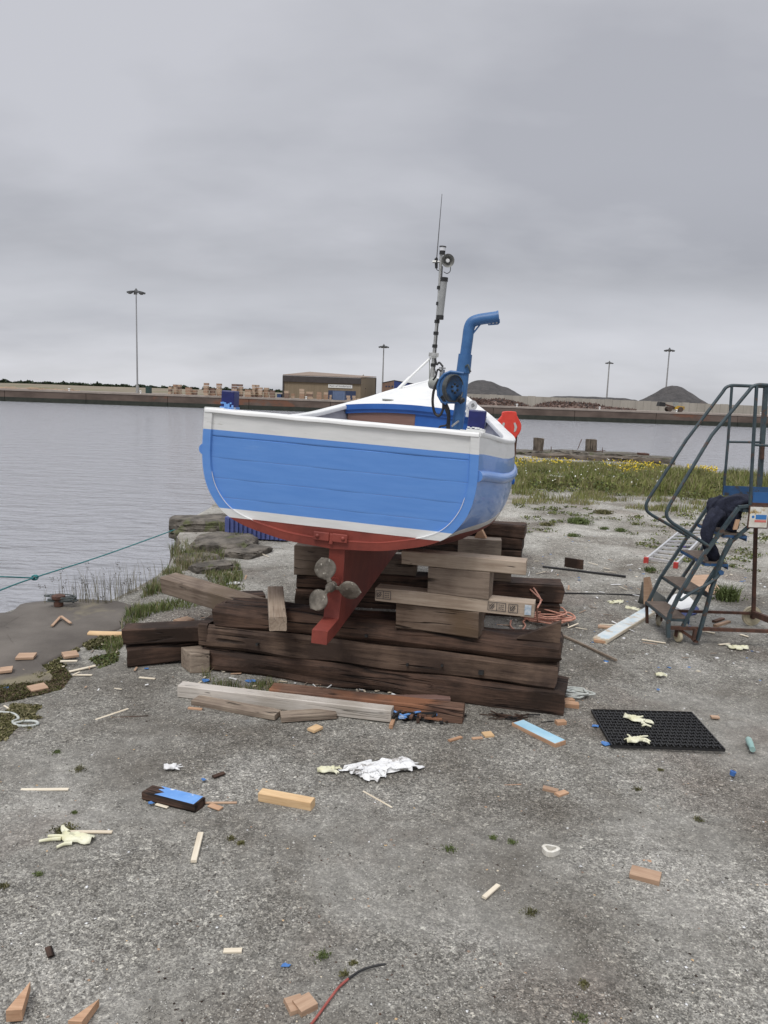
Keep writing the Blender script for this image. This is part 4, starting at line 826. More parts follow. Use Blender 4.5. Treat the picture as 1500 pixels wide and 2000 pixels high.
mb = MB(); mb.tube(bez([mp(852, 522, MY), mp(853.5, 527, MY), mp(858, 528, MY), mp(861, 522, MY)]), .004, 6); mb.tube(bez([mp(880, 521, MY - .1), mp(879, 530, MY - .1), mp(873, 534, MY - .08), mp(867, 531, MY - .02)]), .004, 6); bp_(mb, 'loose_wire', BLACK, mast_, smooth=True)
mb = MB(); mb.tube([mp(842, 697, MY - .03), mp(853, 698, MY - .03)], .012, 8); mb.box(mp(847, 693, MY - .03), (.10, .03, .04)); bp_(mb, 'mast_bracket', GALV, mast_)
mb = MB(); mb.tube([mp(841, 699, MY), mp(800, 738, MY - .1), mp(771, 767, MY - .2)], .013, 10); mb.tube([mp(800, 738, MY - .1), mp(771, 767, MY - .2)], .019, 10); bp_(mb, 'mast_strut', WHITE, mast_, smooth=True)
mb = MB(); mb.tube([mp(839, 700, MY), mp(838.6, 748, MY)], .005, 6); bp_(mb, 'halyard', GREYP, mast_, smooth=True)
mb = MB(); mb.lathe(mp(843, 757), (0, 0, 1), [(.07, -.02), (.07, 0), (.035, .012), (.035, .04)], 16); bp_(mb, 'mast_step', WHITE, mast_, smooth=True)
# ---- davit with hauler
DY = 2.55
d = lambda px, py, dy=0: mp(px, py, DY + dy)
mb = MB(); mb.tube([d(888, 870), d(898, 800), d(906, 716)], .048, 18); dav = bp_(mb, 'davit_post', MBLUE, smooth=True)
mb = MB(); mb.tube([d(904.5, 728), d(905.5, 722), d(909, 692)], [.058, .058, .056], 18); bp_(mb, 'davit_socket', MBLUE, dav, smooth=True, angle=50)
mb = MB(); mb.tube(bez([d(909, 693), d(913, 664), d(916, 642), d(921.5, 630), d(934, 624.5), d(952, 621.5), d(973, 618.5)], 6), .045, 18); arm = bp_(mb, 'davit_arm', MBLUE, dav, smooth=True)
mb = MB(); mb.lathe(d(973, 618.5), d(973, 618.5) - d(952, 621.5), [(.049, -.008), (.049, .006), (.0, .007)], 18); bp_(mb, 'end_cap', MBLUE, dav, smooth=True)
pl_ = [d(952, 626), d(976, 623), d(976.5, 630), d(973, 634), d(954, 635.5), d(952, 632)]
mb = MB(); mb.prism([p + Vector((0, -.008, 0)) for p in pl_], (0, .016, 0)); lug = bp_(mb, 'lifting_lug', MBLUE, dav)
for px in (956, 963, 970):
    mb = MB(); mb.lathe(d(px, 631.5 - (px - 956) * .12, -.010), (0, -1, 0), [(.0095, 0), (.0095, .003), (0, .003)], 12); bp_(mb, 'lug_hole', mat('hole_sky_grey', (.42, .43, .46)), lug)
mb = MB(); mb.bar(d(940, 631), d(921, 655), .012, .012); bp_(mb, 'davit_brace', MBLUE, dav)
mb = MB(); mb.tube(bez([d(909, 716, -.06), d(914, 713, -.07), d(916, 718, -.08), d(919, 727, -.08)]), .008, 8); bp_(mb, 'locking_handle', STEEL, dav, smooth=True)
mb = MB(); mb.bar(d(896, 822, -.06), d(882, 833, -.10), .012, .012); bp_(mb, 'locking_pin', GALV, dav)
hp = [d(906, 729, -.05), d(880, 726, -.05), d(868, 731, -.05), d(859, 741, -.05), d(855, 755, -.05), d(856, 772, -.05), d(863, 785, -.05), d(872, 788.5, -.05), d(904, 788.5, -.05)]
mb = MB(); mb.prism(hp, (0, .03, 0)); mb.tube(hp[:-1], .012, 8); hb_ = bp_(mb, 'hauler_frame', MBLUE, dav)
hcx = d(882, 758.5, -.11); ha = Vector((.80, -.60, .05)).normalized(); R_ = .114
mb = MB(); mb.lathe(hcx, ha, [(.04, -.006), (R_ * .98, -.005), (R_, .0), (R_ * .9, .012), (R_ * .9, .016), (R_, .028), (R_, .033), (R_ * .93, .037), (R_ * .9, .03)], 36); wl = bp_(mb, 'hauler_wheel', mat('hauler_rim', (.035, .04, .042), (.07, .075, .07), rough=.5, scale=30), hb_, smooth=True, angle=40)
mb = MB(); mb.lathe(hcx, ha, [(R_ * .9, .03), (R_ * .6, .022), (R_ * .35, .02), (R_ * .3, .032), (.0, .036)], 32); bp_(mb, 'wheel_face', MBLUE, wl, smooth=True, angle=40)
aa = ha.orthogonal().normalized(); ab = ha.cross(aa)
for k in range(6):
    an = k * math.pi / 3; mb = MB(); mb.lathe(hcx + aa * math.cos(an) * .034 + ab * math.sin(an) * .034, ha, [(.010, .03), (.010, .042), (0, .044)], 8); bp_(mb, 'wheel_bolt', BLACK, wl)
mb = MB(); mb.box(d(899, 781, -.10), (.05, .06, .05), Matrix.Rotation(.5, 3, 'Y')); mb.lathe(d(898, 781, -.12), (.5, -.8, 0), [(.022, 0), (.022, .05), (.012, .06)], 12); bp_(mb, 'rope_stripper', BLACK, hb_)
mb = MB(); mb.lathe(d(861, 752, .03), (-.7, .5, .1), [(.04, -.02), (.048, 0), (.048, .10), (.03, .12)], 16); bp_(mb, 'hydraulic_motor', GREYP, hb_, smooth=True, angle=40)
mb = MB(); mb.tube([d(863, 738), d(864, 722)], .022, 12); mb.tube([d(864, 722), d(864.3, 714)], .008, 8); mb.box(d(864, 719), (.05, .05, .012)); bp_(mb, 'control_valve', GALV, hb_, smooth=True, angle=40)
for L_ in ([(857, 741), (848, 760), (845, 785), (849, 806), (858, 812), (865, 800), (866, 785), (869, 772)], [(864, 772), (872, 790), (877, 805), (877, 830), (878, 860)], [(860, 775), (869, 795), (875, 812), (874, 832), (873, 860)], [(876, 826), (870, 831), (860, 833), (856, 840)], [(865, 716), (858, 708), (853, 712), (850, 700)], [(862, 725), (855, 722), (851, 735), (846, 742)]):
    mb = MB(); mb.tube(bez([d(*q, -.05 + .01 * (i % 2)) for i, q in enumerate(L_)], 6), .011 if len(L_) > 4 else .008, 8); bp_(mb, 'hydraulic_hose', BLACK, hb_, smooth=True)
# ================================================================== TIMBERS UNDER AND ROUND THE BOAT
CU = Vector((.9707, -.2405, 0)); CN = Vector((.2405, .9707, 0)); C0 = Vector((-.03, 4.25, 0))
def C(u, n, z): return C0 + CU * u + CN * n + Vector((0, 0, z))
G1 = 'baulks of the front crib under the stern'
def cb(u0, u1, n, z, W, H, m, name, label, cat='timber', group=None, n1=None, z1=None, **k):
    """block in the crib frame: n = front face, z = underside"""
    return timber(name, C(u0, n + W / 2, z), C(u1, (n if n1 is None else n1) + W / 2, z if z1 is None else z1), W, H, m, label, cat, group, **k)
cb(-1.085, 1.085, 0, -.012, .30, .147, WW, 'timber_baulk', 'dark bottom baulk of the front crib, lying on the gravel', 'baulk', G1, seg=40, rough=.011, bev=.022)
BK2 = cb(-1.06, 1.03, .012, .136, .27, .135, WW2, 'timber_baulk', 'worn brown middle baulk of the front crib, scarred with long cracks', 'baulk', G1, seg=40, rough=.010, bev=.02)
BK3 = cb(-1.02, 1.04, .03, .272, .24, .128, WW, 'timber_baulk', 'dark split top baulk of the front crib below the red keel heel', 'baulk', G1, seg=40, rough=.013, bev=.03, n1=.008, z1=.272)
cb(-1.0, .4, .12, .300, .17, .10, WW, 'timber_baulk', 'dark weathered baulk lying along the back of the front crib', 'baulk', G1, seg=16, rough=.008, bev=.02, z1=.30, n1=.13)
mb = MB(); mb.prism([C(.70, .262, .418), C(1.035, .28, .43), C(1.04, .02, .42), C(1.03, .02, .40)], (0, 0, .0)) if False else None
mb = MB(); mb.prism([C(.80, .03, .402), C(1.035, .03, .402), C(1.035, .03, .525)], CN * .04); o = mb.build('timber_wedge', WW2, origin=C(.95, .05, .42)); tag(o, 'brown triangular offcut standing on the right end of the front crib', 'wedge')
mb = MB(); mb.prism([C(1.036, .0, .0), C(1.062, .0, .0), C(1.062, .0, .50), C(1.036, .0, .52)], CN * .24) if False else None
cb(.125, .60, .02, .392, .17, .152, WGBD, 'timber_block', 'large grey brown block on the right of the front crib under the stamped plank', 'block', None, n1=-.02, seg=10, rough=.004, bev=.008)
def stamp(par_pts, strokes, m=INK, w=.0035):
    pass
pB = cb(.0, .888, -.015, .547, .11, .078, WP, 'stamped_plank', 'pale sawn plank with black stamps laid across the large block', 'plank', None, n1=-.02, z1=.542, seg=12, rough=.001, bev=.003)
cb(.303, .645, -.01, .621, .13, .152, WGB, 'timber_block', 'grey brown split block standing on the stamped plank', 'block', None, n1=-.03, seg=8, rough=.002, bev=.004)
cb(.145, .83, -.02, .774, .10, .077, WP, 'timber_plank', 'pale knotty plank wedged between the split block and the red hull', 'plank', None, n1=-.03, seg=10, rough=.0015, bev=.005)
# black heat-treatment stamps: frames and strokes, flat print on the plank's front face
def stamp_at(u0, wid, z, h, n, cols, par, seed):
    rr = random.Random(seed); mb = MB(); y0 = -.0006
    def q(u, zz, u2, z2, w_=.003):
        a = C(u, n, zz); b = C(u2, n, z2); dd = (b - a).normalized(); s_ = dd.cross(CN) * w_ / 2; mb.add([a - s_, a + s_, b + s_, b - s_], [(0, 1, 2, 3)])
    q(u0, z, u0 + wid, z); q(u0, z + h, u0 + wid, z + h)
    cw = wid / cols
    for k in range(cols + 1): q(u0 + k * cw, z, u0 + k * cw, z + h)
    for k in range(cols):
        uc = u0 + (k + .5) * cw
        if k % 2 == 0:      # a wheat ear
            q(uc - cw * .22, z + h * .2, uc + cw * .2, z + h * .85, .004); q(uc - cw * .05, z + h * .15, uc + cw * .25, z + h * .6, .003); q(uc - cw * .28, z + h * .5, uc, z + h * .85, .003)
            q(uc - cw * .3, z + h * .15, uc - cw * .3, z + h * .8, .003)
        else:
            for r_ in range(3):
                for c_ in range(3): q(uc - cw * .3 + c_ * cw * .22, z + h * (.25 + .24 * r_), uc - cw * .3 + c_ * cw * .22 + cw * .14, z + h * (.25 + .24 * r_ + rr.uniform(-.05, .05)), .004)
    o = mb.build('stamp', INK, fix=False); o.parent = par; o.matrix_parent_inverse = par.matrix_world.inverted() if False else Matrix.Identity(4)
    o.matrix_basis = par.matrix_basis.inverted()
    tag(o, kind='stuff') if False else None
stamp_at(.006, .085, .565, .046, -.0205, 2, pB, 1); stamp_at(.64, .095, .563, .046, -.0235, 2, pB, 2); stamp_at(.752, .048, .562, .046, -.0240, 1, pB, 3)
mb = MB(); mb.box(C(.855, -.0245, .585), (.035, .002, .055), rot_to(CU)); o = mb.build('barcode_tag', mat('tag_blue_grey', (.30, .38, .46), (.55, .58, .6), scale=60)); o.parent = pB; o.matrix_basis = pB.matrix_basis.inverted()
for u_, z_, w_, h_ in ((.62, .195, .028, .02), (.40, .21, .012, .012), (-.72, .205, .014, .012), (-.05, .33, .016, .014), (.20, .19, .013, .012)):
    b_ = C(u_, .002 if z_ < .3 else .014, z_); mb = MB(); mb.box(b_, (w_, .03, h_), rot_to(CU)); tag(mb.build('bolt_hole', BLACK, origin=b_), None) ; o = bpy.data.objects[-1] if False else COL.objects[-1]; o.parent = BK2 if z_ < .3 else BK3; o.matrix_basis = o.parent.matrix_basis.inverted() @ Matrix.Translation(b_)
# left end of the front crib
cb(-1.125, -1.065, .03, .135, .18, .15, WW2, 'timber_offcut', 'short upright brown offcut capping the left end of the front crib', 'offcut', None, seg=4, rough=.004, bev=.012)
timber('timber_baulk', gnd(236, 1262, .135) + Vector((0, .09, 0)), gnd(402, 1256, .15) + Vector((0, .09, 0)), .15, .10, WW, 'dark reddish baulk pointing left from the crib, upper of the two', 'baulk', 'pair of baulks left of the crib', seg=12, rough=.004, bev=.008)
timber('timber_baulk', gnd(240, 1306) + Vector((-.0, .085, -.0)), gnd(398, 1285, .03) + Vector((0, .085, 0)), .15, .115, WW, 'dark reddish baulk lying on the gravel, lower of the two left of the crib', 'baulk', 'pair of baulks left of the crib', seg=12, rough=.004, bev=.008)
mb = MB(); a_ = gnd(372, 1316); mb.prism([a_, a_ + Vector((.11, .03, 0)), a_ + Vector((.08, .19, 0)), a_ + Vector((-.09, .12, 0))], (0, 0, .125)); tag(mb.build('timber_block', WG, origin=a_, bevel=.006), 'small grey four sided block at the left foot of the front crib', 'block')
# raised beam leaning on the crib
pa = at(330, 1138, 5.35); pb = at(560, 1207, 4.62)
timber('timber_beam', pa, pb, .14, .12, WGB, 'long brown beam leaning from the crib and pointing up to the left', 'beam', seg=14, rough=.003, bev=.008, base=False, roll=rad(6))
o = timber('timber_offcut', at(543, 1219, 4.12), at(538, 1158, 4.62), .095, .082, WP, 'pale square ended offcut lying end on across the crib', 'offcut', seg=5, rough=.002, bev=.004, base=False)
timber('timber_baulk', gnd(412, 1222, .0) + Vector((-.05, .3, .0)), gnd(505, 1212, .0) + Vector((0, .25, 0)), .16, .15, WW, 'dark short baulk hidden behind the left end of the crib', 'baulk', seg=6)
timber('timber_offcut', gnd(346, 1222), gnd(372, 1215), .09, .035, WPK, 'short tan offcut on the gravel behind the upper left baulk', 'offcut', seg=3)
timber('timber_lath', gnd(173, 1243), gnd(240, 1244), .06, .03, WF, 'fresh pine batten running out behind the two left baulks', 'batten', seg=4)
# middle crib
G2 = 'baulks of the middle crib under the keel'
def M2(u, n, z): return C(u, n, z)
timber('timber_baulk', C(-1.10, 1.60 + .12, -.01), C(.99, 1.93 + .12, -.01), .24, .135, WW, 'dark bottom baulk of the middle crib behind the propeller', 'baulk', G2, seg=18, rough=.005, bev=.01)
timber('timber_baulk', C(-1.10, 1.61 + .12, .126), C(-.55, 1.70 + .12, .126), .22, .115, WW, 'short dark baulk under the square block left of the propeller', 'baulk', G2, seg=8, rough=.005, bev=.01)
timber('timber_baulk', C(-.53, 1.70 + .12, .126), C(1.01, 1.95 + .12, .126), .24, .145, WW, 'dark upper baulk of the middle crib, its end showing by the pink rope', 'baulk', G2, seg=16, rough=.006, bev=.012)
timber('timber_block', C(-1.12, 1.60 + .14, .242), C(-.74, 1.66 + .14, .242), .28, .24, WGB, 'big square brown block on the middle crib left of the propeller', 'block', seg=5, rough=.003, bev=.006)
timber('timber_block', C(-.50, 1.75 + .12, .274), C(-.15, 1.80 + .12, .274), .24, .13, WGB, 'dark grey block on the middle crib just right of the keel', 'block', seg=5, rough=.003, bev=.006)
timber('timber_block', C(.28, 1.84 + .12, .274), C(.605, 1.88 + .12, .274), .2, .14, WGB, 'brown block on the right half of the middle crib behind the split block', 'block', seg=5, rough=.003, bev=.006)
timber('keel_block', C(-.05, 1.95, .274), C(.20, 1.99, .274), .16, .13, WW, 'dark block under the keel on the middle crib', 'block', seg=4)
# far crib
G3 = 'baulks of the far crib under the bow'
for z, u0, u1, lab in ((-.01, -.9, .545, 'bottom dark baulk of the far crib under the bow'), (.125, -.9, .56, 'middle dark baulk of the far crib under the bow'), (.26, -.9, .575, 'top dark baulk of the far crib with paint scraps on it')):
    timber('timber_baulk', C(u0, 4.14, z), C(u1, 4.14, z), .26, .132, WW, lab, 'baulk', G3, seg=12, rough=.006, bev=.012)
timber('timber_block', C(-.10, 3.55, .0), C(.375, 3.62, .0), .2, .09, WW, 'dark block lying on the gravel before the far crib', 'block', seg=5)
timber('timber_block', C(-.06, 3.56, .092), C(.37, 3.62, .092), .16, .21, WG, 'grey weathered block standing before the far crib under the bilge', 'block', seg=5, rough=.002, bev=.004)
mb = MB(); mb.prism([C(.10, 3.58, .304), C(.22, 3.58, .304), C(.17, 3.58, .39), C(.14, 3.58, .39)], CN * .09); tag(mb.build('bilge_wedge', WFR, origin=C(.16, 3.6, .30)), 'small reddish wedge between the grey block and the bilge', 'wedge')
# loose timbers in front
timber('timber_post', gnd(350, 1362) + Vector((0, .035, 0)), gnd(766, 1412) + Vector((0, .035, 0)), .075, .068, WPT, 'long pale squared post lying in front of the crib', 'post', seg=16, rough=.001, bev=.004)
timber('timber_beam', gnd(528, 1372) + Vector((.0, .05, -.005)), gnd(907, 1414) + Vector((0, .05, -.005)), .10, .085, WRB, 'long reddish brown beam lying behind the pale post', 'beam', seg=14, rough=.003, bev=.006)
timber('timber_plank', gnd(382, 1372), gnd(542, 1406) + Vector((0, .03, 0)), .085, .028, WG, 'flat grey plank in front of the left end of the pale post', 'plank', seg=6, rough=.001, bev=.002)
timber('timber_plank', gnd(548, 1405), gnd(655, 1398), .085, .03, WG, 'short flat grey board poking out under the pale post', 'plank', seg=5, rough=.001, bev=.002)
timber('timber_plank', gnd(655, 1372), gnd(878, 1372), .06, .035, mat('brown_pink_plank', (.16, .095, .075), (.2, .12, .10), scale=6), 'thin pinkish brown plank between the reddish beam and the crib', 'plank', seg=6, rough=.001, bev=.002)
# charred heap between the two posts
mb = MB(); c_ = gnd(825, 1404); rr = random.Random(4)
for k in range(60):
    q = c_ + Vector((rr.gauss(0, .085), rr.gauss(.0, .03), rr.uniform(.0, .04))); a_ = rr.gauss(.1, .7); dd = Vector((math.cos(a_), math.sin(a_), rr.uniform(-.2, .3))) * rr.uniform(.015, .05); mb.bar(q - dd, q + dd, rr.uniform(.006, .02), rr.uniform(.004, .014), mi=rr.choice((0, 0, 0, 1, 2)) if k % 7 else 3)
tag(mb.build('rotten_wood_scraps', [BLACK, WW, WRB, CHIPB], origin=c_), 'heap of black rotten wood scraps at the end of the pale post', 'scraps', kind='stuff')
mb = MB(); c_ = gnd(985, 1402)
for k in range(26):
    q = c_ + Vector((rr.gauss(0, .07), rr.gauss(.0, .02), rr.uniform(.0, .02))); a_ = rr.gauss(-.1, .4); dd = Vector((math.cos(a_), math.sin(a_), rr.uniform(-.1, .15))) * rr.uniform(.02, .06); mb.bar(q - dd, q + dd, rr.uniform(.004, .012), rr.uniform(.003, .008), mi=rr.choice((0, 0, 1)))
tag(mb.build('rotten_wood_scraps', [WW, BLACK], origin=c_), 'dark bark like splinters on the gravel right of the reddish beam', 'scraps', kind='stuff')
# ================================================================== OFFCUTS AND LITTER ON THE GRAVEL
def chip(name, p1, p2, wid, th, m, label, cat='offcut', z=0., group=None, **k):
    zz_ = z - .0035; a_ = gnd(*p1) + Vector((0, 0, zz_ + random.uniform(-.001, .001))); b_ = gnd(*p2) + Vector((0, 0, zz_ + random.uniform(-.001, .002))); return timber(name, a_ + Vector((0, 0, hgt(a_.x, a_.y) * .0)), b_, wid, th, m, label, cat, group, seg=k.pop('seg', 4), rough=k.pop('rough', .0012), bev=k.pop('bev', .0015), **k)
tpr = chip('painted_board', (1010, 1415), (1095, 1457), .075, .022, WFR, 'short board with a pale blue painted face right of the reddish beam', 'board')
mb = MB(); mb.box((0, 0, .0125), (.285, .073, .0015)); mb.build('painted_face', PALEB, tpr)
bb = chip('painted_board', (290, 1552), (392, 1578), .072, .034, WW, 'dark rotten ended board with a light blue painted face', 'board', rough=.003, bev=.004)
mb = MB(); mb.add([(-.075, -.033, .0185), (.118, -.034, .0185), (.119, .034, .0185), (-.09, .034, .0185), (-.06, .02, .0185), (-.085, .008, .0185), (-.045, -.004, .0185)], [(0, 1, 2, 3, 4, 5, 6)]); mb.build('painted_face', CHIPB, bb, fix=False)
chip('pine_block', (509, 1558), (611, 1578), .046, .036, WF, 'thick fresh pine block lying left of centre', 'block')
chip('timber_lath', (386, 1568), (463, 1567), .012, .006, WPK, 'thin pinkish lath sticking out from the blue faced board', 'lath')
chip('wood_chip', (410, 1572), (432, 1580), .03, .006, WFR, 'small brown chip beside the pinkish lath', 'chip')
chip('wood_chip', (305, 1570), (328, 1577), .016, .004, WCR, 'pale sliver under the edge of the blue faced board', 'chip')
chip('timber_lath', (41, 1542), (134, 1542), .017, .006, WCR, 'straight cream lath lying alone near the left edge', 'lath')
chip('timber_lath', (127, 1624), (219, 1626), .018, .006, WCR, 'cream lath above the yellow torn glove', 'lath')
chip('timber_lath', (392, 1628), (378, 1684), .022, .010, WCR, 'thick cream lath pointing towards the camera', 'lath')
chip('timber_lath', (186, 1407), (250, 1384), .016, .006, WCR, 'cream lath lying aslant on the open gravel below the left baulks', 'lath')
chip('twig', (214, 1402), (290, 1398), .008, .006, WW, 'dark thin twig beside the aslant cream lath', 'twig')
chip('wood_chip', (368, 1384), (395, 1387), .02, .012, WFR, 'small fresh stick left of the flat grey plank', 'chip')
chip('wood_chip', (436, 1858), (472, 1857), .018, .008, WCR, 'short cream stick in the lower left foreground', 'chip')
chip('wood_chip', (945, 1754), (973, 1729), .018, .008, WCR, 'short cream stick right of centre in the foreground', 'chip')
chip('timber_lath', (710, 1544), (766, 1577), .008, .004, WCR, 'thin split lath below the white rag', 'lath')
chip('timber_lath', (612, 1996), (694, 1975), .014, .006, WPK, 'thin lath at the bottom edge beside the red cable', 'lath')
chip('twig', (985, 1533), (1018, 1532), .008, .004, WPK, 'tiny pinkish splinter right of the pine block', 'splinter')
chip('wood_block', (560, 1973), (592, 1962), .055, .02, WPK, 'left of two small tan blocks at the bottom edge', 'block', group='two small tan blocks')
chip('wood_block', (580, 1978), (612, 1962), .05, .028, WPK, 'right and thicker of two small tan blocks at the bottom edge', 'block', group='two small tan blocks')
chip('pink_offcut', (1232, 1706), (1290, 1722), .062, .022, WPK, 'flat pinkish wooden offcut in the right foreground', 'offcut')
chip('wood_chip', (1245, 1680), (1272, 1684), .016, .006, WFR, 'orange sliver just behind the flat pinkish offcut', 'chip')
chip('wood_chip', (1060, 1541), (1090, 1548), .03, .016, WPK, 'tan chip beside a reddish one on the gravel right of centre', 'chip')
chip('wood_chip', (1087, 1555), (1106, 1548), .03, .012, WFR, 'reddish chip touching the tan one right of centre', 'chip')
chip('wood_chip', (877, 1447), (901, 1440), .02, .010, WFR, 'thin reddish chip right of the white rag', 'chip')
chip('wood_chip', (922, 1443), (942, 1441), .018, .008, WFR, 'reddish chip next to the square pale chip', 'chip')
chip('wood_chip', (944, 1436), (962, 1435), .055, .012, WF, 'square pale chip in front of the crib', 'chip')
chip('wood_chip', (1086, 1414), (1104, 1413), .035, .022, WFR, 'small orange block behind the pale blue painted board', 'chip')
chip('wood_chip', (1100, 1379), (1130, 1382), .05, .03, WFR, 'small orange block at the right foot of the crib', 'chip')
chip('wood_chip', (1098, 1371), (1120, 1370), .04, .022, WFR, 'pale orange block tucked against the crib corner', 'chip')
tp_ = chip('wood_chip', (607, 1428), (624, 1421), .05, .014, WF, 'pale chip with a spike in front of the flat grey board', 'chip')
chip('wood_chip', (763, 1422), (768, 1410), .02, .02, WFR, 'tiny orange chip under the end of the pale post', 'chip')
chip('wood_chip', (1388, 1401), (1404, 1402), .03, .012, WPK, 'small tan chip right of the black mat', 'chip')
chip('wood_chip', (416, 1518), (438, 1510), .022, .008, WW, 'dark brown chip left of the pine block', 'chip')
chip('wood_chip', (94, 1850), (100, 1868), .02, .006, WW, 'dark reddish chip in the left foreground', 'chip')
# offcuts on the slab and moss at the left
for (p1, p2, wd_, th, m_, lab) in (((34, 1291), (69, 1290), .085, .016, WPK, 'orange brown offcut on the concrete slab nearest the left edge but one'), ((123, 1289), (152, 1285), .10, .016, WPK, 'squarish orange brown offcut on the slab edge beside a pale slip'), ((0, 1318), (25, 1316), .07, .016, WPK, 'orange brown offcut cut by the left edge of the picture'), ((57, 1350), (90, 1343), .09, .016, WPK, 'orange brown offcut with a chamfered corner on the brown moss')):
    o = chip('wood_offcut', p1, p2, wd_, th, m_, lab, 'offcut', z=.024 if p1[1] < 1330 else .004, group='orange brown offcuts on the left')
chip('timber_lath', (118, 1298), (151, 1297), .018, .008, WCR, 'pale slip of wood below the squarish offcut', 'lath', z=.02)
chip('timber_lath', (135, 1312), (186, 1301), .02, .007, WCR, 'pale lath slanting up on the moss left of the baulks', 'lath')
chip('timber_lath', (142, 1318), (180, 1318), .016, .006, WCR, 'pale lath lying level just below the slanting one', 'lath')
chip('timber_lath', (8, 1378), (47, 1402), .010, .005, WCR, 'thin grey cream lath near the pale rope', 'lath')
chip('timber_lath', (272, 1323), (303, 1326), .018, .006, WCR, 'pale slip on the gravel right of the lower baulk end', 'lath')
chip('timber_lath', (118, 1214), (102, 1232), .02, .008, WPK, 'left leg of a small tent of laths on the slab', 'lath', z=.035)
chip('timber_lath', (119, 1214), (138, 1228), .02, .008, WPK, 'right leg of a small tent of laths on the slab', 'lath', z=.04)
# two wedges at the lower left corner
def wedge(pts_px, h0, h1, m, label):
    P_ = [gnd(*q) for q in pts_px]; mb = MB(); top = [P_[0] + uz * h0, P_[1] + uz * h0, P_[2] + uz * h1]
    mb.add(P_ + top, [(0, 1, 2), (3, 5, 4), (0, 3, 4, 1), (1, 4, 5, 2), (2, 5, 3, 0)]); tag(mb.build('wood_wedge', m, origin=P_[0]), label, 'wedge', 'two brown wedges at the lower left')
wedge([(12, 1996), (44, 1994), (60, 1934)], .034, .028, WFR, 'tall brown wedge at the bottom left corner')
wedge([(133, 2012), (160, 2014), (194, 1966)], .028, .024, WFR, 'brown wedge cut by the bottom edge, second from the left corner')
# white and blue plank by the steps
wpk = timber('painted_board', gnd(1172, 1254), gnd(1290, 1183), .11, .026, WCR, 'long board with chipped pale blue paint lying beside the steps', 'board', seg=8, rough=.001, bev=.002)
L_ = (gnd(1290, 1183) - gnd(1172, 1254)).length
mb = MB(); mb.box((0, 0, .0142), (L_ - .02, .10, .0016)); mb.build('painted_face', mat('pale_chipped_paint', (.45, .55, .60), (.66, .68, .66), scale=9, spots=(10, .55, (.5, .42, .32))), wpk)
chip('wood_chip', (1160, 1252), (1184, 1255), .04, .02, WFR, 'reddish chip under the near end of the long chipped board', 'chip')
chip('timber_lath', (1098, 1242), (1204, 1291), .016, .016, WG, 'long thin stick on the ground right of the crib', 'stick', seg=8)
chip('dark_batten', (1060, 1108), (1222, 1127), .03, .02, BLACK, 'long black batten on the gravel behind the crib', 'batten', seg=8)
chip('dark_offcut', (1103, 1106), (1138, 1112), .03, .10, WW, 'dark upright offcut behind the long black batten', 'offcut')
chip('thin_black_pipe', (1068, 1158), (1262, 1163), .012, .012, BLACK, 'thin black pipe on the gravel right of the crib', 'pipe', seg=8)
chip('wood_chip', (1168, 1224), (1204, 1228), .05, .015, WPK, 'tan broken chip beyond the long chipped board', 'chip')
chip('wood_chip', (1172, 1219), (1206, 1221), .014, .006, WCR, 'thin cream slip beyond the long chipped board', 'chip')
chip('wood_chip', (1396, 1224), (1424, 1216), .03, .02, WPK, 'pinkish chip under the steps beside the big wheel', 'chip')
chip('wood_chip', (1394, 1216), (1412, 1210), .03, .02, WRB, 'darker chip under the steps beside the big wheel', 'chip')
for i, (p1, p2) in enumerate((((1254, 1249), (1300, 1256)), ((1376, 1233), (1396, 1237)), ((1404, 1259), (1425, 1257)), ((1446, 1239), (1462, 1243)))):
    chip('wood_chip', p1, p2, .022, .006, WCR, ('pale splintered slip in front of the steps foot', 'pale slip just right of the steps foot', 'short pale slip below the lower steps rail', 'pale curled slip near the big wheel')[i], 'chip')
# rag, gloves, tape, tube, bits of paint
def crumple(name, c, sx, sy, h, m, label, cat, ang=0, seed=1, n=26, shape=None, holes=0, parent=None):
    rr = Vector((seed * 3.7, seed * 1.9, 0)); mb = MB(); ca, sa = math.cos(ang), math.sin(ang); idx = {}; vs = []; fs = []
    for i in range(n + 1):
        for j in range(n + 1):
            u = i / n * 2 - 1; v = j / n * 2 - 1; q = Vector((u * 1.6, v * 1.6, 0)) + rr
            e_ = 1 + .45 * noise.noise(Vector((math.atan2(v, u) * 1.3, seed, 2))) ; f1 = noise.noise(q * 1.8) * .6 + noise.noise(q * 3.6) * .25
            x = u * sx * e_ + noise.noise(q * 2 + Vector((5, 5, 5))) * sx * .35; y = v * sy * e_ + noise.noise(q * 2 + Vector((8, 1, 5))) * sy * .5
            z = h * (.35 + .9 * abs(f1) ** .8 * (1 - .35 * max(abs(u), abs(v)))) * (1 if abs(u) < .9 and abs(v) < .9 else .25) + .003
            idx[i, j] = len(vs); vs.append(Vector((c.x + x * ca - y * sa, c.y + x * sa + y * ca, c.z + z)))
    for i in range(n):
        for j in range(n):
            u = (i + .5) / n * 2 - 1; v = (j + .5) / n * 2 - 1
            if shape and not shape(u, v): continue
            if u * u + v * v > 1.15 + .4 * noise.noise(Vector((u * 3, v * 3, seed))): continue
            fs.append((idx[i, j], idx[i + 1, j], idx[i + 1, j + 1], idx[i, j + 1]))
    mb.add(vs, fs); o = mb.build(name, m, parent, origin=c if parent is None else (0, 0, 0), smooth=True, angle=180, fix=False)
    md = o.modifiers.new('thick', 'SOLIDIFY'); md.thickness = .002
    return tag(o, label, cat)
crumple('rag', gnd(748, 1502), .16, .06, .038, PAPER, 'crumpled white painty rag lying in front of the crib', 'rag', ang=rad(17), seed=3, n=44)
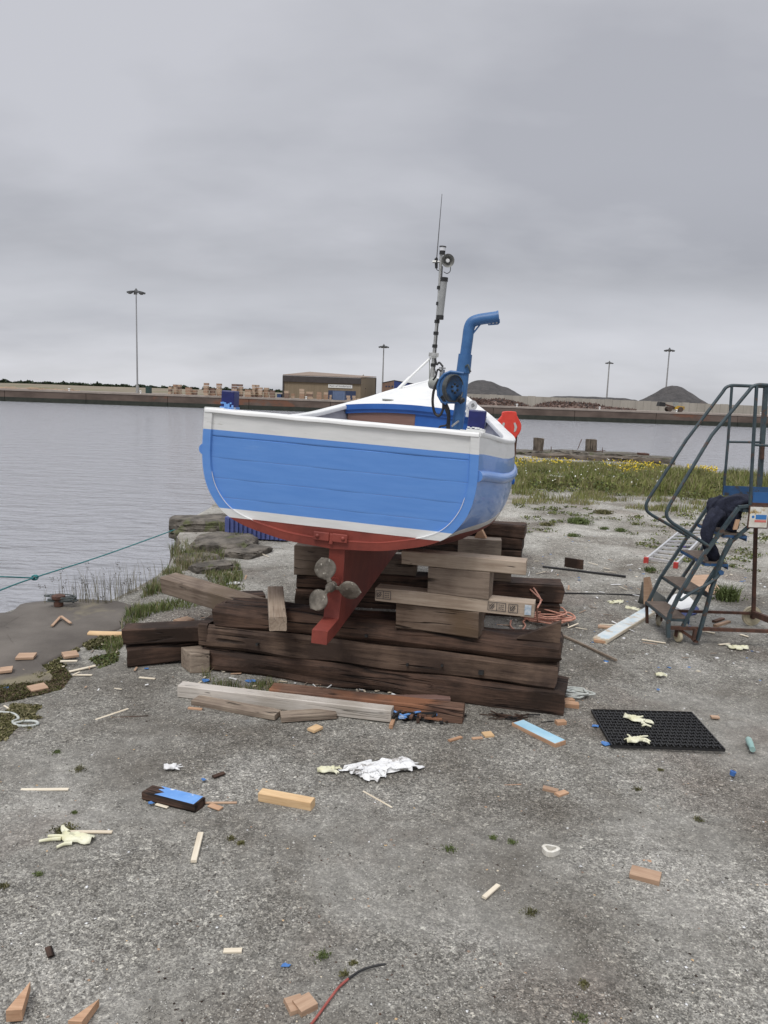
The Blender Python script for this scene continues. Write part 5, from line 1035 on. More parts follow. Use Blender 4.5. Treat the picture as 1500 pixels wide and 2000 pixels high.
crumple('rag', gnd(720, 1514), .07, .05, .035, PAPER, 'lower fold of white rag beside the crumpled one', 'rag', ang=rad(-12), seed=8, n=28)
def glove(c, ang, sc, label, m=GLOVE, seed=0, group='discarded latex gloves'):
    t = thing('latex_glove', label, 'glove', c, group); rr = random.Random(seed)
    body = MB(); R = Matrix.Rotation(ang, 3, 'Z')
    rows = []
    for i in range(9):
        u = i / 8; wd_ = (.017 + .009 * math.sin(u * 3) + .006 * math.sin(u * 11 + seed)) * sc; rows.append([R @ Vector(((-.06 + .1 * u) * sc, wd_ * v, (.004 + .012 * (1 - v * v) * (1 + .7 * math.sin(u * 9 + v * 5 + seed))))) for v in np.linspace(-1, 1, 7)])
    body.sheet(rows); o = body.build('palm', m, t, smooth=True, fix=False); md = o.modifiers.new('s', 'SOLIDIFY'); md.thickness = .002
    for k in range(5):
        a0 = -.8 + .38 * k + rr.uniform(-.45, .45); L1 = (.055 if k not in (0, 4) else .042) * sc * rr.uniform(.7, 1.15); bx = .035 * sc if k < 4 else -.01 * sc
        p0 = Vector((bx, (-.022 + .013 * k) * sc, .006)); bend = rr.uniform(-1.7, 1.7)
        p1 = p0 + Vector((math.cos(a0), math.sin(a0), .05)) * L1 * .5; p2 = p1 + Vector((math.cos(a0 + bend), math.sin(a0 + bend), -.08)) * L1 * .5; p2.z = max(.004, p2.z)
        f = MB(); f.tube([R @ q for q in bez([p0, p1, p2], 4)], [.0062 * sc * s_ for s_ in np.linspace(1, .7, 9)], 8); f.build('finger', m, t, smooth=True)
glove(gnd(146, 1638), rad(170), 1.25, 'torn yellowish glove below the cream lath on the left')
glove(gnd(1243, 1407, .022), rad(-40), 1.1, 'twisted cream glove on the back of the black mat', seed=2)
glove(gnd(1240, 1447, .022), rad(20), .95, 'open cream glove on the front of the black mat', seed=3)
glove(gnd(640, 1506), rad(10), .8, 'shrivelled yellowish glove left of the white rag', seed=4)
glove(gnd(1205, 1177), rad(200), 1.05, 'cream glove on the gravel left of the steps', seed=5)
glove(gnd(1234, 1190), rad(-30), .9, 'second cream glove just left of the first tread', seed=6)
glove(gnd(1442, 1266), rad(180), 1.1, 'yellowish glove right of the steps foot', seed=7)
glove(gnd(1290, 1320), rad(10), .6, 'small cream glove scrap beyond the black mat', seed=9)
glove(gnd(457, 1141), rad(190), .9, 'white glove on the grass behind the leaning beam', PAPER, seed=11)
glove(gnd(335, 1501), rad(10), .55, 'small white torn glove finger on the gravel left', PAPER, seed=12)
mb = MB(); c_ = gnd(1075, 1666); rows = []
for i in range(28):
    a_ = 2 * math.pi * i / 27; ro = .033 + .0035 * math.sin(a_ * 3 + 1); ri = ro - .013; s_ = .8
    rows.append([c_ + Vector((math.cos(a_) * ro, math.sin(a_) * ro * s_, 0)), c_ + Vector((math.cos(a_) * ro, math.sin(a_) * ro * s_, .02)), c_ + Vector((math.cos(a_) * ri, math.sin(a_) * ri * s_, .021)), c_ + Vector((math.cos(a_) * ri, math.sin(a_) * ri * s_, 0))])
mb.sheet(rows); tag(mb.build('tape_roll', mat('cream_tape', (.55, .52, .45), (.70, .68, .62), rough=.6, scale=40), origin=c_, smooth=True, angle=50), 'squashed cream roll of tape in the right foreground', 'tape')
mb = MB(); a_ = gnd(1461, 1442, .016); b_ = gnd(1470, 1464, .016); mb.tube([a_, a_.lerp(b_, .12), a_.lerp(b_, .6), a_.lerp(b_, .64), b_], [.010, .016, .016, .014, .014], 14); tag(mb.build('plastic_tube', mat('pale_green_plastic', (.22, .36, .34), (.34, .46, .42), scale=20), origin=a_, smooth=True, angle=50), 'pale green plastic tube lying right of the black mat', 'tube')
mb = MB(); a_ = gnd(1430, 1514); mb.lathe(a_, (.2, 0, 1), [(.012, 0), (.014, .02), (.008, .022), (.008, .002)], 12); tag(mb.build('bottle_cap', mat('cap_blue', (.04, .12, .36), (.05, .16, .42), scale=9), origin=a_, smooth=True, angle=50), 'dark blue cap standing below the pale green tube', 'cap')
def flake(px, py, s_, m, label, cat='paint scrap', seed=0, curl=.3):
    rr = random.Random(seed + int(px)); c = gnd(px, py); mb = MB(); n = 7; P_ = []
    for k in range(n): a_ = 2 * math.pi * k / n + rr.uniform(-.25, .25); r_ = s_ * rr.uniform(.6, 1.1); P_.append(c + Vector((math.cos(a_) * r_, math.sin(a_) * r_ * .7, .004 + s_ * curl * rr.random())))
    mb.add([c + Vector((0, 0, .003))] + P_, [(0, k + 1, (k + 1) % n + 1) for k in range(n)]); o = mb.build('paint_scrap', m, origin=c, fix=False); md = o.modifiers.new('s', 'SOLIDIFY'); md.thickness = .002; return tag(o, label, cat, 'blue masking tape scraps')
BT = mat('blue_tape_scrap', (.05, .15, .38), (.08, .22, .5), rough=.5, scale=20)
for i, (x, y, s_, lab) in enumerate(((401, 1331, .032, 'blue scrap left of the pale post, standing up'), (490, 1332, .035, 'bright blue scrap in front of the crib'), (1163, 1420, .026, 'blue scrap touching the upper left edge of the mat'), (1183, 1455, .03, 'blue scrap touching the lower left corner of the mat'), (558, 1888, .016, 'small blue scrap in the lower foreground'), (286, 1307, .015, 'tiny blue scrap in front of the lower left baulk'), (1285, 1348, .014, 'tiny blue scrap behind the mat'), (295, 1570, .016, 'blue scrap beside the blue faced board'), (398, 1524, .014, 'blue and white scrap left of the dark brown chip'), (12, 1345, .02, 'pale blue scrap on the moss at the left edge'), (155, 1246, .03, 'long thin blue scrap on the slab')[:11] if True else ())):
    flake(x, y, s_, BT, lab, seed=i)
# ---- black honeycomb rubber mat
MA, MBp, MC_, MD = gnd(1155, 1392), gnd(1350, 1397), gnd(1415, 1470), gnd(1195, 1462)
matT = thing('rubber_mat', 'black honeycomb rubber mat lying on the gravel on the right', 'mat', (MA + MC_) / 2)
mb = MB()
def mxy(u, v): p = MA.lerp(MBp, u).lerp(MD.lerp(MC_, u), v); return p + Vector((0, 0, 0))
NU, NV = 17, 12; hh = .014
for j in range(NV + 1):
    pts_ = []
    for i in range(NU * 2 + 1):
        off = (.28 if (i + j) % 2 else -.28) / NV if 0 < j < NV else 0; pts_.append(mxy(i / (NU * 2), min(1, max(0, j / NV + off))))
    for i in range(len(pts_) - 1): mb.bar(pts_[i] + uz * (.006 + hh / 2), pts_[i + 1] + uz * (.006 + hh / 2), .0055, hh)
for j in range(NV):
    for i in range(NU * 2 + 1):
        if (i + j) % 2 == 0 or i in (0, NU * 2):
            s0 = (.28 if (i + j) % 2 else -.28) / NV if 0 < j < NV else 0; s1 = (.28 if (i + j + 1) % 2 else -.28) / NV if 0 < j + 1 < NV else 0
            if s0 <= 0 <= -s1 or True:
                a_ = mxy(i / (NU * 2), j / NV + s0); b_ = mxy(i / (NU * 2), (j + 1) / NV + s1)
                mb.bar(a_ + uz * (.005 + hh / 2), b_ + uz * (.005 + hh / 2), .0055, hh)
mb.build('lattice', BLACK, matT, origin=matT.location)
mb = MB(); c4 = [mxy(0, 0), mxy(1, 0), mxy(1, 1), mxy(0, 1)]
for k in range(4): mb.bar(c4[k] + uz * .013, c4[(k + 1) % 4] + uz * .013, .006, .014)
mb.build('rim', BLACK, matT, origin=matT.location)
# ---- ropes and cables
def rope(name, pts_, r_, m, label, cat='rope', n=8, seg=8):
    mb = MB(); mb.tube(bez(pts_, n), r_, seg); return tag(mb.build(name, m, origin=pts_[0], smooth=True), label, cat)
PINK = mat('orange_pink_rope', (.46, .21, .15), (.58, .31, .23), rough=.8, scale=60); GRR = mat('pale_grey_rope', (.38, .40, .38), (.52, .54, .50), rough=.85, scale=60); TEAL = mat('teal_rope', (.02, .16, .17), (.04, .24, .24), rough=.7, scale=40)
rr = random.Random(11); cR = gnd(1075, 1214); pts_ = []
for k in range(46):
    a_ = k * .92; r_ = .10 + .05 * rr.random(); pts_.append(cR + Vector((math.cos(a_) * r_ * 1.35 + rr.uniform(-.03, .03) - .03, math.sin(a_) * r_ * .8 + rr.uniform(-.03, .03), .012 + .0016 * k * rr.uniform(.6, 1.2))))
ropT = thing('rope_coil', 'pinkish orange rope heaped between the two cribs with a loop over the baulk', 'rope', cR)
mb = MB(); mb.tube(bez(pts_, 5), .0065, 7); mb.build('coil', PINK, ropT, origin=cR, smooth=True)
lp = [gnd(1050, 1213, .03), at(1049, 1190, 5.2), at(1056, 1174, 5.35), at(1050, 1160, 5.7), at(1038, 1144, 6.0), at(1024, 1135, 6.1), at(1022, 1141, 6.05), at(1034, 1150, 5.95), at(1050, 1165, 5.6), at(1058, 1172, 5.35)]
mb = MB(); mb.tube(bez(lp, 6), .0065, 7); mb.build('loop', PINK, ropT, origin=cR, smooth=True)
mb = MB(); mb.tube(bez([gnd(*q, .012) for q in ((998, 1212), (997, 1222), (1005, 1230), (1018, 1231), (1026, 1222), (1022, 1214), (1030, 1208))], 6), .0065, 7); mb.build('loop', PINK, ropT, origin=cR, smooth=True)
cR = gnd(1118, 1360); pts_ = [cR + Vector((math.cos(k * .95) * .075 * rr.uniform(.6, 1.55) + .02, math.sin(k * .95) * .05 * rr.uniform(.5, 1.3), .01 + .001 * k)) for k in range(24)] + [gnd(1148, 1356, .012), gnd(1130, 1350, .012), gnd(1105, 1352, .02)]
rope('rope_coil', pts_, .0055, GRR, 'tangle of grey rope at the right end of the crib')
rope('rope_coil', [gnd(-20, 1390, .01), gnd(22, 1393, .01), gnd(36, 1403, .01), gnd(24, 1410, .01), gnd(34, 1417, .01), gnd(60, 1418, .01), gnd(74, 1414, .01), gnd(68, 1409, .01), gnd(46, 1409, .01), gnd(26, 1413, .014)], .007, GRR, 'length of pale rope looped on the gravel at the left edge')
rope('cable', [gnd(606, 2003, .008), gnd(622, 1982, .01), gnd(645, 1950, .012), gnd(662, 1928, .012), gnd(680, 1912, .010)], .0038, mat('red_cable', (.22, .045, .035), (.34, .09, .07), scale=30), 'faded red cable in the lower foreground', 'cable')
rope('cable', [gnd(681, 1911, .009), gnd(700, 1898, .01), gnd(722, 1889, .012), gnd(754, 1883, .03)], [.0035] * 8 * 3 + [.002], BLACK, 'thin black cable continuing from the red one', 'cable')
rope('mooring_rope', [at(-60, 1128, 6.2), at(0, 1126.5, 6.3), at(68, 1129, 6.7)], .006, TEAL, 'teal mooring rope coming in level from the left to the knot')
rope('mooring_rope', [at(-40, 1171, 5.0), at(0, 1153, 5.6), at(68, 1128, 6.7), at(210, 1082, 7.9), at(381, 1020, 9.6)], .0065, TEAL, 'long teal mooring rope slanting over the water up to the stones')
mb = MB(); kc = at(68, 1128, 6.69)
for k in range(7): mb.tube(bez([kc + Vector((math.cos(a_ + k) * .022, math.sin(a_ * 2 + k) * .015, math.sin(a_ + k) * .02)) for a_ in np.linspace(0, 4, 5)], 4), .007, 6)
tag(mb.build('rope_knot', TEAL, origin=kc), 'teal knot joining the two mooring ropes', 'knot')
cR = gnd(122, 1176, .05); pts_ = [cR + Vector((math.cos(k * .9) * .10 * rr.uniform(.5, 1.3), math.sin(k * .9) * .05 * rr.uniform(.5, 1.3), .002 * k)) for k in range(26)] + [gnd(150, 1172, .05), gnd(140, 1170, .05)]
mc = thing('mooring_cleat', 'old mooring eye wrapped in dark rope at the edge of the slab', 'mooring', cR)
mb = MB(); mb.tube(bez(pts_, 4), .006, 6); mb.build('rope', mat('dark_grey_rope', (.04, .05, .05), (.11, .12, .115), scale=40), mc, origin=cR, smooth=True)
mb = MB(); mb.lathe(cR + Vector((-.03, 0, -.03)), (0, 0, 1), [(.035, 0), (.035, .05), (.05, .06), (.05, .08), (.02, .09)], 12); mb.build('eye', RUST, mc, origin=cR, smooth=True)
# ================================================================== WAREHOUSE STEPS
YF, YN = 5.87, 5.38
st = thing('mobile_steps', 'worn blue green mobile warehouse steps with tubular handrails on the right', 'steps', (2.6, 5.6, 0))
def sb(mb, name, m, par=None, **k): return mb.build(name, m, par or st, origin=st.location, **k)
def pts(L_, Y): return [at(x, y, Y) for x, y in L_]
# handrails: far then near, one bent tube each
mb = MB(); mb.tube([at(1347, 1049, YF), at(1298, 1020, YF)] + bez(pts([(1275, 1007), (1264, 998), (1262, 986), (1268, 972)], YF), 5) + [at(1340, 860, YF)] + bez(pts([(1412, 765), (1418, 757), (1428, 753), (1440, 753)], YF), 5) + [at(1492, 755, YF)], .0125, 10); sb(mb, 'handrail', STEEL, smooth=True)
mb = MB(); mb.tube([at(1389, 1070, YN), at(1335, 1035, YN)] + bez(pts([(1315, 1023), (1304, 1012), (1302, 1000), (1308, 986)], YN), 5) + [at(1390, 850, YN)] + bez(pts([(1462, 764), (1470, 755), (1482, 751.5), (1494, 752)], YN), 5) + [at(1560, 756, YN)], .0125, 10); sb(mb, 'handrail', STEEL, smooth=True)
mb = MB(); mb.tube(pts([(1429.5, 754), (1422, 860), (1413, 966)], YF), .011, 8); sb(mb, 'rail_post', STEEL, smooth=True)
mb = MB(); mb.tube(pts([(1478, 753), (1471, 870), (1465, 985)], YN), .0125, 8); sb(mb, 'rail_post', STEEL, smooth=True)
pc = at(1496, 757, YF); mb = MB(); mb.bar(pc, at(1483, 950, YF), .03, .03, up=(0, 1, 0)); sb(mb, 'rail_post', STEEL)
mb = MB(); mb.bar(at(1489, 872, YF - .02), at(1488, 897, YF - .02), .022, .03, up=(0, 1, 0)); sb(mb, 'rust_plate', RUST)
mb = MB(); mb.tube(pts([(1423, 863), (1489, 864)], YF), .009, 8); sb(mb, 'knee_rail', STEEL, smooth=True)
mb = MB(); mb.tube(pts([(1472, 869), (1560, 873)], YN), .009, 8); sb(mb, 'knee_rail', STEEL, smooth=True)
mb = MB(); mb.tube([at(1560, 756, YN), Vector((3.02, YN, at(1560, 756, YN).z)), Vector((3.02, YN, .98))], .0125, 8); sb(mb, 'rail_post', STEEL, smooth=True)
mb = MB(); mb.tube([at(1492, 755, YF), Vector((3.02, YF, at(1492, 755, YF).z - .002)), Vector((3.02, YF, .98))], .0125, 8); sb(mb, 'rail_post', STEEL, smooth=True)
# stringers
def flat(L_, Y, w_=.03, t_=.012, m=STEEL, name='stringer'):
    mb = MB(); P_ = pts(L_, Y)
    for a_, b_ in zip(P_[:-1], P_[1:]): mb.bar(a_, b_, t_, w_, up=(0, 1, 0))
    return sb(mb, name, m)
flat([(1264, 1224), (1263, 1178)], YF, .02, .02, RUST, 'leg')
flat([(1264, 1180), (1290, 1128), (1343, 1048), (1392, 976)], YF, .022, .022)
flat([(1392, 974), (1412, 975)], YF, .02, .02, STEEL, 'platform_edge')
flat([(1305, 1245), (1305, 1215), (1309, 1198)], YN, .03, .025, STEEL, 'leg')
flat([(1309, 1198), (1325, 1165), (1370, 1090), (1442, 992)], YN, .03, .022)
flat([(1442, 990), (1466, 988)], YN, .02, .02, STEEL, 'platform_edge')
flat([(1333, 1224), (1372, 1152), (1408, 1095), (1428, 1058), (1463, 1028)], YN + .01, .028, .02, STEEL, 'rear_stringer')
flat([(1463, 1030), (1468, 988)], YN + .01, .03, .02, STEEL, 'upright')
flat([(1300, 1178), (1334, 1126), (1371, 1072), (1400, 1022)], YF, .02, .02, STEEL, 'rear_stringer')
flat([(1362, 1250), (1372, 1215), (1390, 1150), (1412, 1085), (1428, 1052)], YN - .025, .032, .02, STEEL, 'support_leg')
flat([(1362, 1252), (1354, 1251), (1358, 1228)], YN - .02, .03, .02, RUST, 'foot')
mb = MB(); mb.tube(bez(pts([(1327, 1170), (1332, 1171), (1350, 1158), (1380, 1142), (1398, 1130), (1408, 1118)], YN - .04), 5), .011, 8); sb(mb, 'release_lever', STEEL, smooth=True)
mb = MB(); mb.lathe(at(1408, 1118, YN - .045), (0, 1, 0), [(.018, -.012), (.018, .012)], 12); sb(mb, 'pivot', STEELB)
# treads
TR = [((1258, 1173.5), (1300, 1177.5), (1336, 1213), (1298, 1207)), ((1291, 1125), (1333, 1126.5), (1372, 1155), (1326, 1152)), ((1327, 1074), (1369, 1074), (1408, 1096), (1369, 1101)), ((1360, 1023), (1402, 1024), (1446, 1044), (1404, 1049))]
for i, q in enumerate(TR):
    fl = at(*q[0], YF); z = fl.z; fr = Vector((fl.x, YN + .012, z)); dx = .165
    c_ = Vector((fl.x + dx / 2 + .004, (YF + YN) / 2, z)); w_ = YF - YN - .024
    t_ = MB(); t_.box(c_ - uz * .011, (dx, w_, .02)); o = sb(t_, 'tread', STEELB if i > 1 else STEEL)
    m2 = MB(); m2.box(c_ + uz * .0015, (dx - .008, w_ - .006, .005)); m2.build('tread_board', TREAD, o, origin=st.location)
    m2 = MB(); m2.box(Vector((fl.x + dx + .006, c_.y, z - .022)), (.004, w_, .04)); m2.build('tread_lip', STEELB, o, origin=st.location)
zp = at(1413, 975, YF).z; xp = at(1395, 975, YF).x
mb = MB(); mb.box(((xp + 3.04) / 2, (YF + YN) / 2, zp - .015), (3.04 - xp, YF - YN, .028)); pf = sb(mb, 'platform', STEEL)
mb = MB(); mb.box(((xp + 3.04) / 2, (YF + YN) / 2, zp + .003), (3.02 - xp, YF - YN - .02, .006)); mb.build('platform_board', TREAD, pf, origin=st.location)
a_ = at(1413, 958, YF - .02); b_ = at(1484, 958, YF - .02); mb = MB(); mb.box(((a_.x + 3.0) / 2, YF - .02, a_.z), (3.0 - a_.x, .004, .075)); sb(mb, 'kick_plate', STEELB)
a_ = at(1470, 973, YN - .002); mb = MB(); mb.box(((a_.x + 3.03) / 2, YN - .004, a_.z), (3.03 - a_.x, .004, .088)); sb(mb, 'kick_plate', mat('kick_plate_blue', (.015, .085, .24), (.025, .11, .29), rough=.5, scale=9, spots=(14, .62, (.05, .06, .07))))
mb = MB(); mb.bar(at(1466, 984, YN), Vector((3.03, YN, at(1466, 984, YN).z)), .016, .02); sb(mb, 'platform_edge', RUST)
# sign plate with its print
sA = at(1465, 989, YN - .018); sB = at(1497, 1031, YN - .018); sw = sB.x - sA.x; sh_ = sA.z - sB.z; sc_ = (sA + sB) / 2
mb = MB(); mb.box(sc_, (sw + .012, .006, sh_ + .012)); sgn_ = sb(mb, 'sign_frame', RUST)
mb = MB(); mb.box(sc_ + Vector((0, -.004, 0)), (sw - .004, .003, sh_ - .004)); mb.build('sign_plate', mat('aged_sign_white', (.50, .46, .36), (.72, .70, .64), scale=14, spots=(12, .6, (.45, .33, .16))), sgn_, origin=st.location)
def printq(x0, z0, x1, z1, m, name): mb = MB(); mb.box((sA.x + sw * (x0 + x1) / 2, sc_.y - .0062, sA.z - sh_ * (z0 + z1) / 2), (sw * abs(x1 - x0), .001, sh_ * abs(z1 - z0))); mb.build(name, m, sgn_, origin=st.location)
SGB = mat('sign_blue', (.04, .17, .42), scale=9); SGR = mat('sign_red', (.55, .16, .13), scale=9)
printq(.34, .38, .92, .60, SGB, 'blue_panel'); printq(.30, .63, .92, .74, SGR, 'red_panel')
mb = MB(); mb.lathe((sA.x + sw * .2, sc_.y - .0056, sA.z - sh_ * .49), (0, -1, 0), [(.010, 0), (.010, .0012), (0, .0012)], 16); mb.build('blue_disc', SGB, sgn_, origin=st.location)
for (x0, z0, x1, z1) in ((.14, .28, .26, .30), (.14, .30, .20, .18), (.26, .30, .20, .18)):
    mb = MB(); mb.bar((sA.x + sw * x0, sc_.y - .0062, sA.z - sh_ * z0), (sA.x + sw * x1, sc_.y - .0062, sA.z - sh_ * z1), .001, .0025, up=(0, 1, 0)); mb.build('triangle_side', INK, sgn_, origin=st.location)
# lower frame and wheels
wl_ = at(1470, 1197, YF); 
mb = MB(); mb.bar(at(1318, 1193, YF), at(1470, 1198, YF), .02, .02, up=(0, 0, 1)); sb(mb, 'base_rail', RUST)
nr = at(1307, 1226, YN); mb = MB(); mb.bar(nr, Vector((3.05, YN, nr.z - .0)), .022, .024); sb(mb, 'base_rail', RUST)
mb = MB(); mb.bar(at(1476, 1030, YF), at(1471.5, 1200, YF), .024, .024, up=(0, 1, 0)); sb(mb, 'rear_leg', RUST)
mb = MB(); mb.bar(at(1470, 1198, YF), Vector((3.05, YN, nr.z)), .03, .045); sb(mb, 'rear_channel', RUST)
mb = MB(); mb.bar(Vector((3.03, YN, nr.z)), Vector((3.03, YN, zp)), .024, .024, up=(0, 1, 0)); sb(mb, 'rear_leg', RUST)
wc = at(1466, 1211, YF + .05)
mb = MB(); mb.lathe((wc.x, YF + .02, .079), (-.12, 1, 0), [(.03, 0), (.062, .0), (.066, .004), (.078, .004), (.079, .02), (.076, .032), (.066, .034), (.03, .034)], 28); w1 = sb(mb, 'wheel', FUEL, smooth=True, angle=30)
mb = MB(); mb.lathe((wc.x, YF + .01, .079), (-.12, 1, 0), [(.022, 0), (.022, .01), (.026, .012)], 16); mb.build('wheel_hub', RUST, w1, origin=st.location)
for cx_, cy_, yw in ((at(1287, 1215, YF - .06).x, YF - .06, .9), (at(1325, 1236, YN + .03).x, YN + .03, 1.9)):
    mb = MB(); ax = Vector((math.sin(yw), -math.cos(yw), 0)); mb.lathe(Vector((cx_, cy_, .042)) - ax * .012, ax, [(.012, 0), (.036, .0), (.042, .005), (.042, .02), (.036, .025), (.012, .025)], 20); cs = sb(mb, 'caster', FUEL, smooth=True, angle=30)
    mb = MB(); mb.box((cx_, cy_, .097), (.05, .05, .012)); mb.bar(Vector((cx_, cy_, .09)) + ax * .02, Vector((cx_, cy_, .04)) + ax * .02, .03, .005, up=ax); mb.bar(Vector((cx_, cy_, .09)) - ax * .02, Vector((cx_, cy_, .04)) - ax * .02, .03, .005, up=ax); mb.build('fork', RUST, cs, origin=st.location)
mb = MB(); mb.bar(at(1322, 1226, YN + .02), at(1352, 1246, YN), .012, .02); sb(mb, 'foot_brace', RUST)
# coverall draped over the top treads
def drape():
    spine = [at(1500, 974, 5.6), at(1460, 979, 5.55), at(1425, 977, 5.5), at(1404, 984, 5.48), at(1392, 1000, 5.46), at(1390, 1018, 5.45), at(1382, 1040, 5.44), at(1380, 1062, 5.43), at(1391, 1084, 5.42)]
    t = thing('coverall', 'dark navy coverall draped over the top treads of the steps', 'coverall', (2.45, 5.5, .8))
    def limb(P_, wd, th, seed, name):
        P_ = bez(P_, 5); n = len(P_); mb = MB(); rows = []
        for i, p in enumerate(P_):
            u = i / (n - 1); tn = (P_[min(n - 1, i + 1)] - P_[max(0, i - 1)]).normalized(); sd_ = Vector((0, 1, 0)).cross(tn); sd_ = (sd_ + Vector((0, .25, 0))).normalized(); nn = tn.cross(sd_).normalized()
            w_ = np.interp(u, np.linspace(0, 1, len(wd)), wd); h_ = np.interp(u, np.linspace(0, 1, len(th)), th); r = []
            for k in range(20):
                a = 2 * math.pi * k / 20; f1 = 1 + .30 * noise.noise(Vector((math.cos(a) * 2.2, math.sin(a) * 2.2, u * 7 + seed))) + .16 * math.sin(a * 5 + u * 9 + seed)
                r.append(p + sd_ * math.cos(a) * w_ * f1 + nn * math.sin(a) * h_ * f1)
            r.append(r[0].copy()); rows.append(r)
        mb.sheet(rows); mb.add(rows[0][:-1], [tuple(range(20))]); mb.add(rows[-1][:-1], [tuple(range(20))]); mb.build(name, CLOTHN, t, origin=t.location, smooth=True, angle=180)
    limb([at(1478, 980, 5.62), at(1455, 981, 5.6), at(1430, 983, 5.58), at(1412, 992, 5.56), at(1406, 1008, 5.55), at(1403, 1030, 5.54)], [.03, .05, .06, .075, .075, .05], [.06, .09, .10, .08, .06, .03], 1, 'torso')
    limb([at(1408, 976, 5.66), at(1398, 982, 5.62), at(1393, 993, 5.6), at(1400, 1003, 5.58)], [.03, .045, .045, .02], [.04, .06, .05, .02], 3, 'sleeve')
    limb([at(1404, 1000, 5.5), at(1390, 1018, 5.46), at(1382, 1036, 5.44), at(1381, 1056, 5.43), at(1390, 1075, 5.44), at(1398, 1092, 5.46)], [.05, .045, .042, .04, .042, .038], [.05, .04, .03, .03, .03, .025], 5, 'trouser_leg')
    limb([at(1436, 994, 5.52), at(1432, 1010, 5.5), at(1430, 1026, 5.5), at(1426, 1038, 5.5)], [.05, .05, .045, .03], [.05, .04, .04, .03], 8, 'trouser_leg')
drape()
timber('timber_offcut', at(1441, 1015, 5.33), at(1436, 1034, 5.33), .03, .03, WFR, 'small orange wood block standing on the fourth tread by the coverall', 'offcut', seg=3, base=False)
# ================================================================== THINGS ROUND THE STEPS
# aluminium ladder on the ground
la, lb_, lc_, ld_ = gnd(1262, 1094, .03), gnd(1335, 1033, .03), gnd(1320, 1104, .03), gnd(1392, 1030, .03)
lt = thing('ladder', 'aluminium ladder with red feet lying on the gravel behind the steps', 'ladder', la)
for a_, b_ in ((la, lb_), (lc_, ld_)):
    mb = MB(); mb.bar(a_, b_, .022, .045); mb.build('stile', ALU, lt, origin=la)
    dd = (b_ - a_).normalized(); mb = MB(); mb.bar(a_ - dd * .03, a_ + dd * .025, .045, .062); mb.build('foot', mat('ladder_foot_red', (.36, .03, .025), (.45, .05, .04)), lt, origin=la)
for k in range(10):
    u = .05 + k * .1; mb = MB(); mb.bar(la.lerp(lb_, u), lc_.lerp(ld_, u), .022, .022); mb.build('rung', ALU, lt, origin=la)
mb = MB(); c_ = gnd(1335, 1068); mb.box(c_ + uz * .012, (.14, .10, .02), Matrix.Rotation(.3, 3, 'Z')); tag(mb.build('purple_pouch', mat('purple_plastic', (.12, .08, .40), (.17, .12, .5), rough=.4, scale=9), origin=c_, bevel=.008), 'small purple pouch lying between the ladder rungs', 'pouch')
# boards
def panel(name, P_, th, mats, label, cat='board'):
    mb = MB(); mb.prism(P_, (0, 0, -th)); o = mb.build(name, mats, origin=P_[0]); return tag(o, label, cat)
panel('board', [gnd(1352, 1123, .012), gnd(1386, 1122, .012), gnd(1411, 1158, .012), gnd(1378, 1160, .012), gnd(1330, 1152, .012)], .011, WPK, 'pinkish brown board lying flat under the middle treads')
wb = [gnd(1300, 1176, .10), gnd(1318, 1160, .10), gnd(1340, 1158, .10), gnd(1357, 1176, .07), gnd(1350, 1186, .05), gnd(1330, 1190, .05)]
panel('white_board', wb, .02, WHITE, 'white board with a blue edge propped under the lower treads')
panel('blue_board', [p + Vector((.02, -.05, -.04)) for p in wb], .04, mat('navy_board', (.03, .045, .14), (.05, .07, .2), scale=9), 'navy blue board beneath the white board under the steps')
# bent black plastic sheet with pale board
mb = MB(); rows = []; 
for i in range(9):
    a = math.pi * (.08 + .8 * i / 8); rows.append([Vector((2.16 + .13 * (i / 8) + v * .17, 6.42 - .14 * math.cos(a) - v * .1, .005 + .20 * math.sin(a) * (1 - .55 * v))) for v in (0, .25, .5, .75, 1)])
mb.sheet(rows); o = mb.build('bent_plastic_sheet', mat('dull_black_sheet', (.03, .032, .028), (.05, .052, .046), rough=.7, scale=9), origin=(2.2, 6.3, 0), smooth=True, fix=False); o.modifiers.new('s', 'SOLIDIFY').thickness = .006; tag(o, 'dark plastic sheet curled into a half pipe behind the first tread', 'sheet')
pb_ = [at(1257, 1180, 6.05), at(1270, 1181, 6.05), at(1269, 1148, 6.05), at(1264, 1127, 6.05), at(1257, 1128, 6.05)]
mb = MB(); mb.prism(pb_, (.03, .02, 0)); tag(mb.build('pink_board', WPK, origin=pb_[0]), 'pinkish board standing on edge against the curled dark sheet', 'board')
# blue corrugated thing beyond the stern on the left
bc = gnd(500, 1056); bcT = thing('blue_crate', 'ribbed violet blue plastic crate on the ground under the port quarter', 'crate', bc)
BCM = mat('violet_blue_plastic', (.07, .09, .24), (.10, .125, .31), rough=.5, scale=6)
xa, xb = gnd(455, 1040).x, gnd(562, 1060).x
mb = MB(); mb.box(((xa + xb) / 2, bc.y + .25, .13), (xb - xa, .42, .24), Matrix.Rotation(-.08, 3, 'Z')); mb.build('body', BCM, bcT, origin=bc)
for k in range(14):
    x = xa + (k + .5) * (xb - xa) / 14; mb = MB(); mb.box((x, bc.y + .03 - (x - (xa + xb) / 2) * .08, .13), (.025, .03, .22)); mb.build('rib', BCM, bcT, origin=bc)
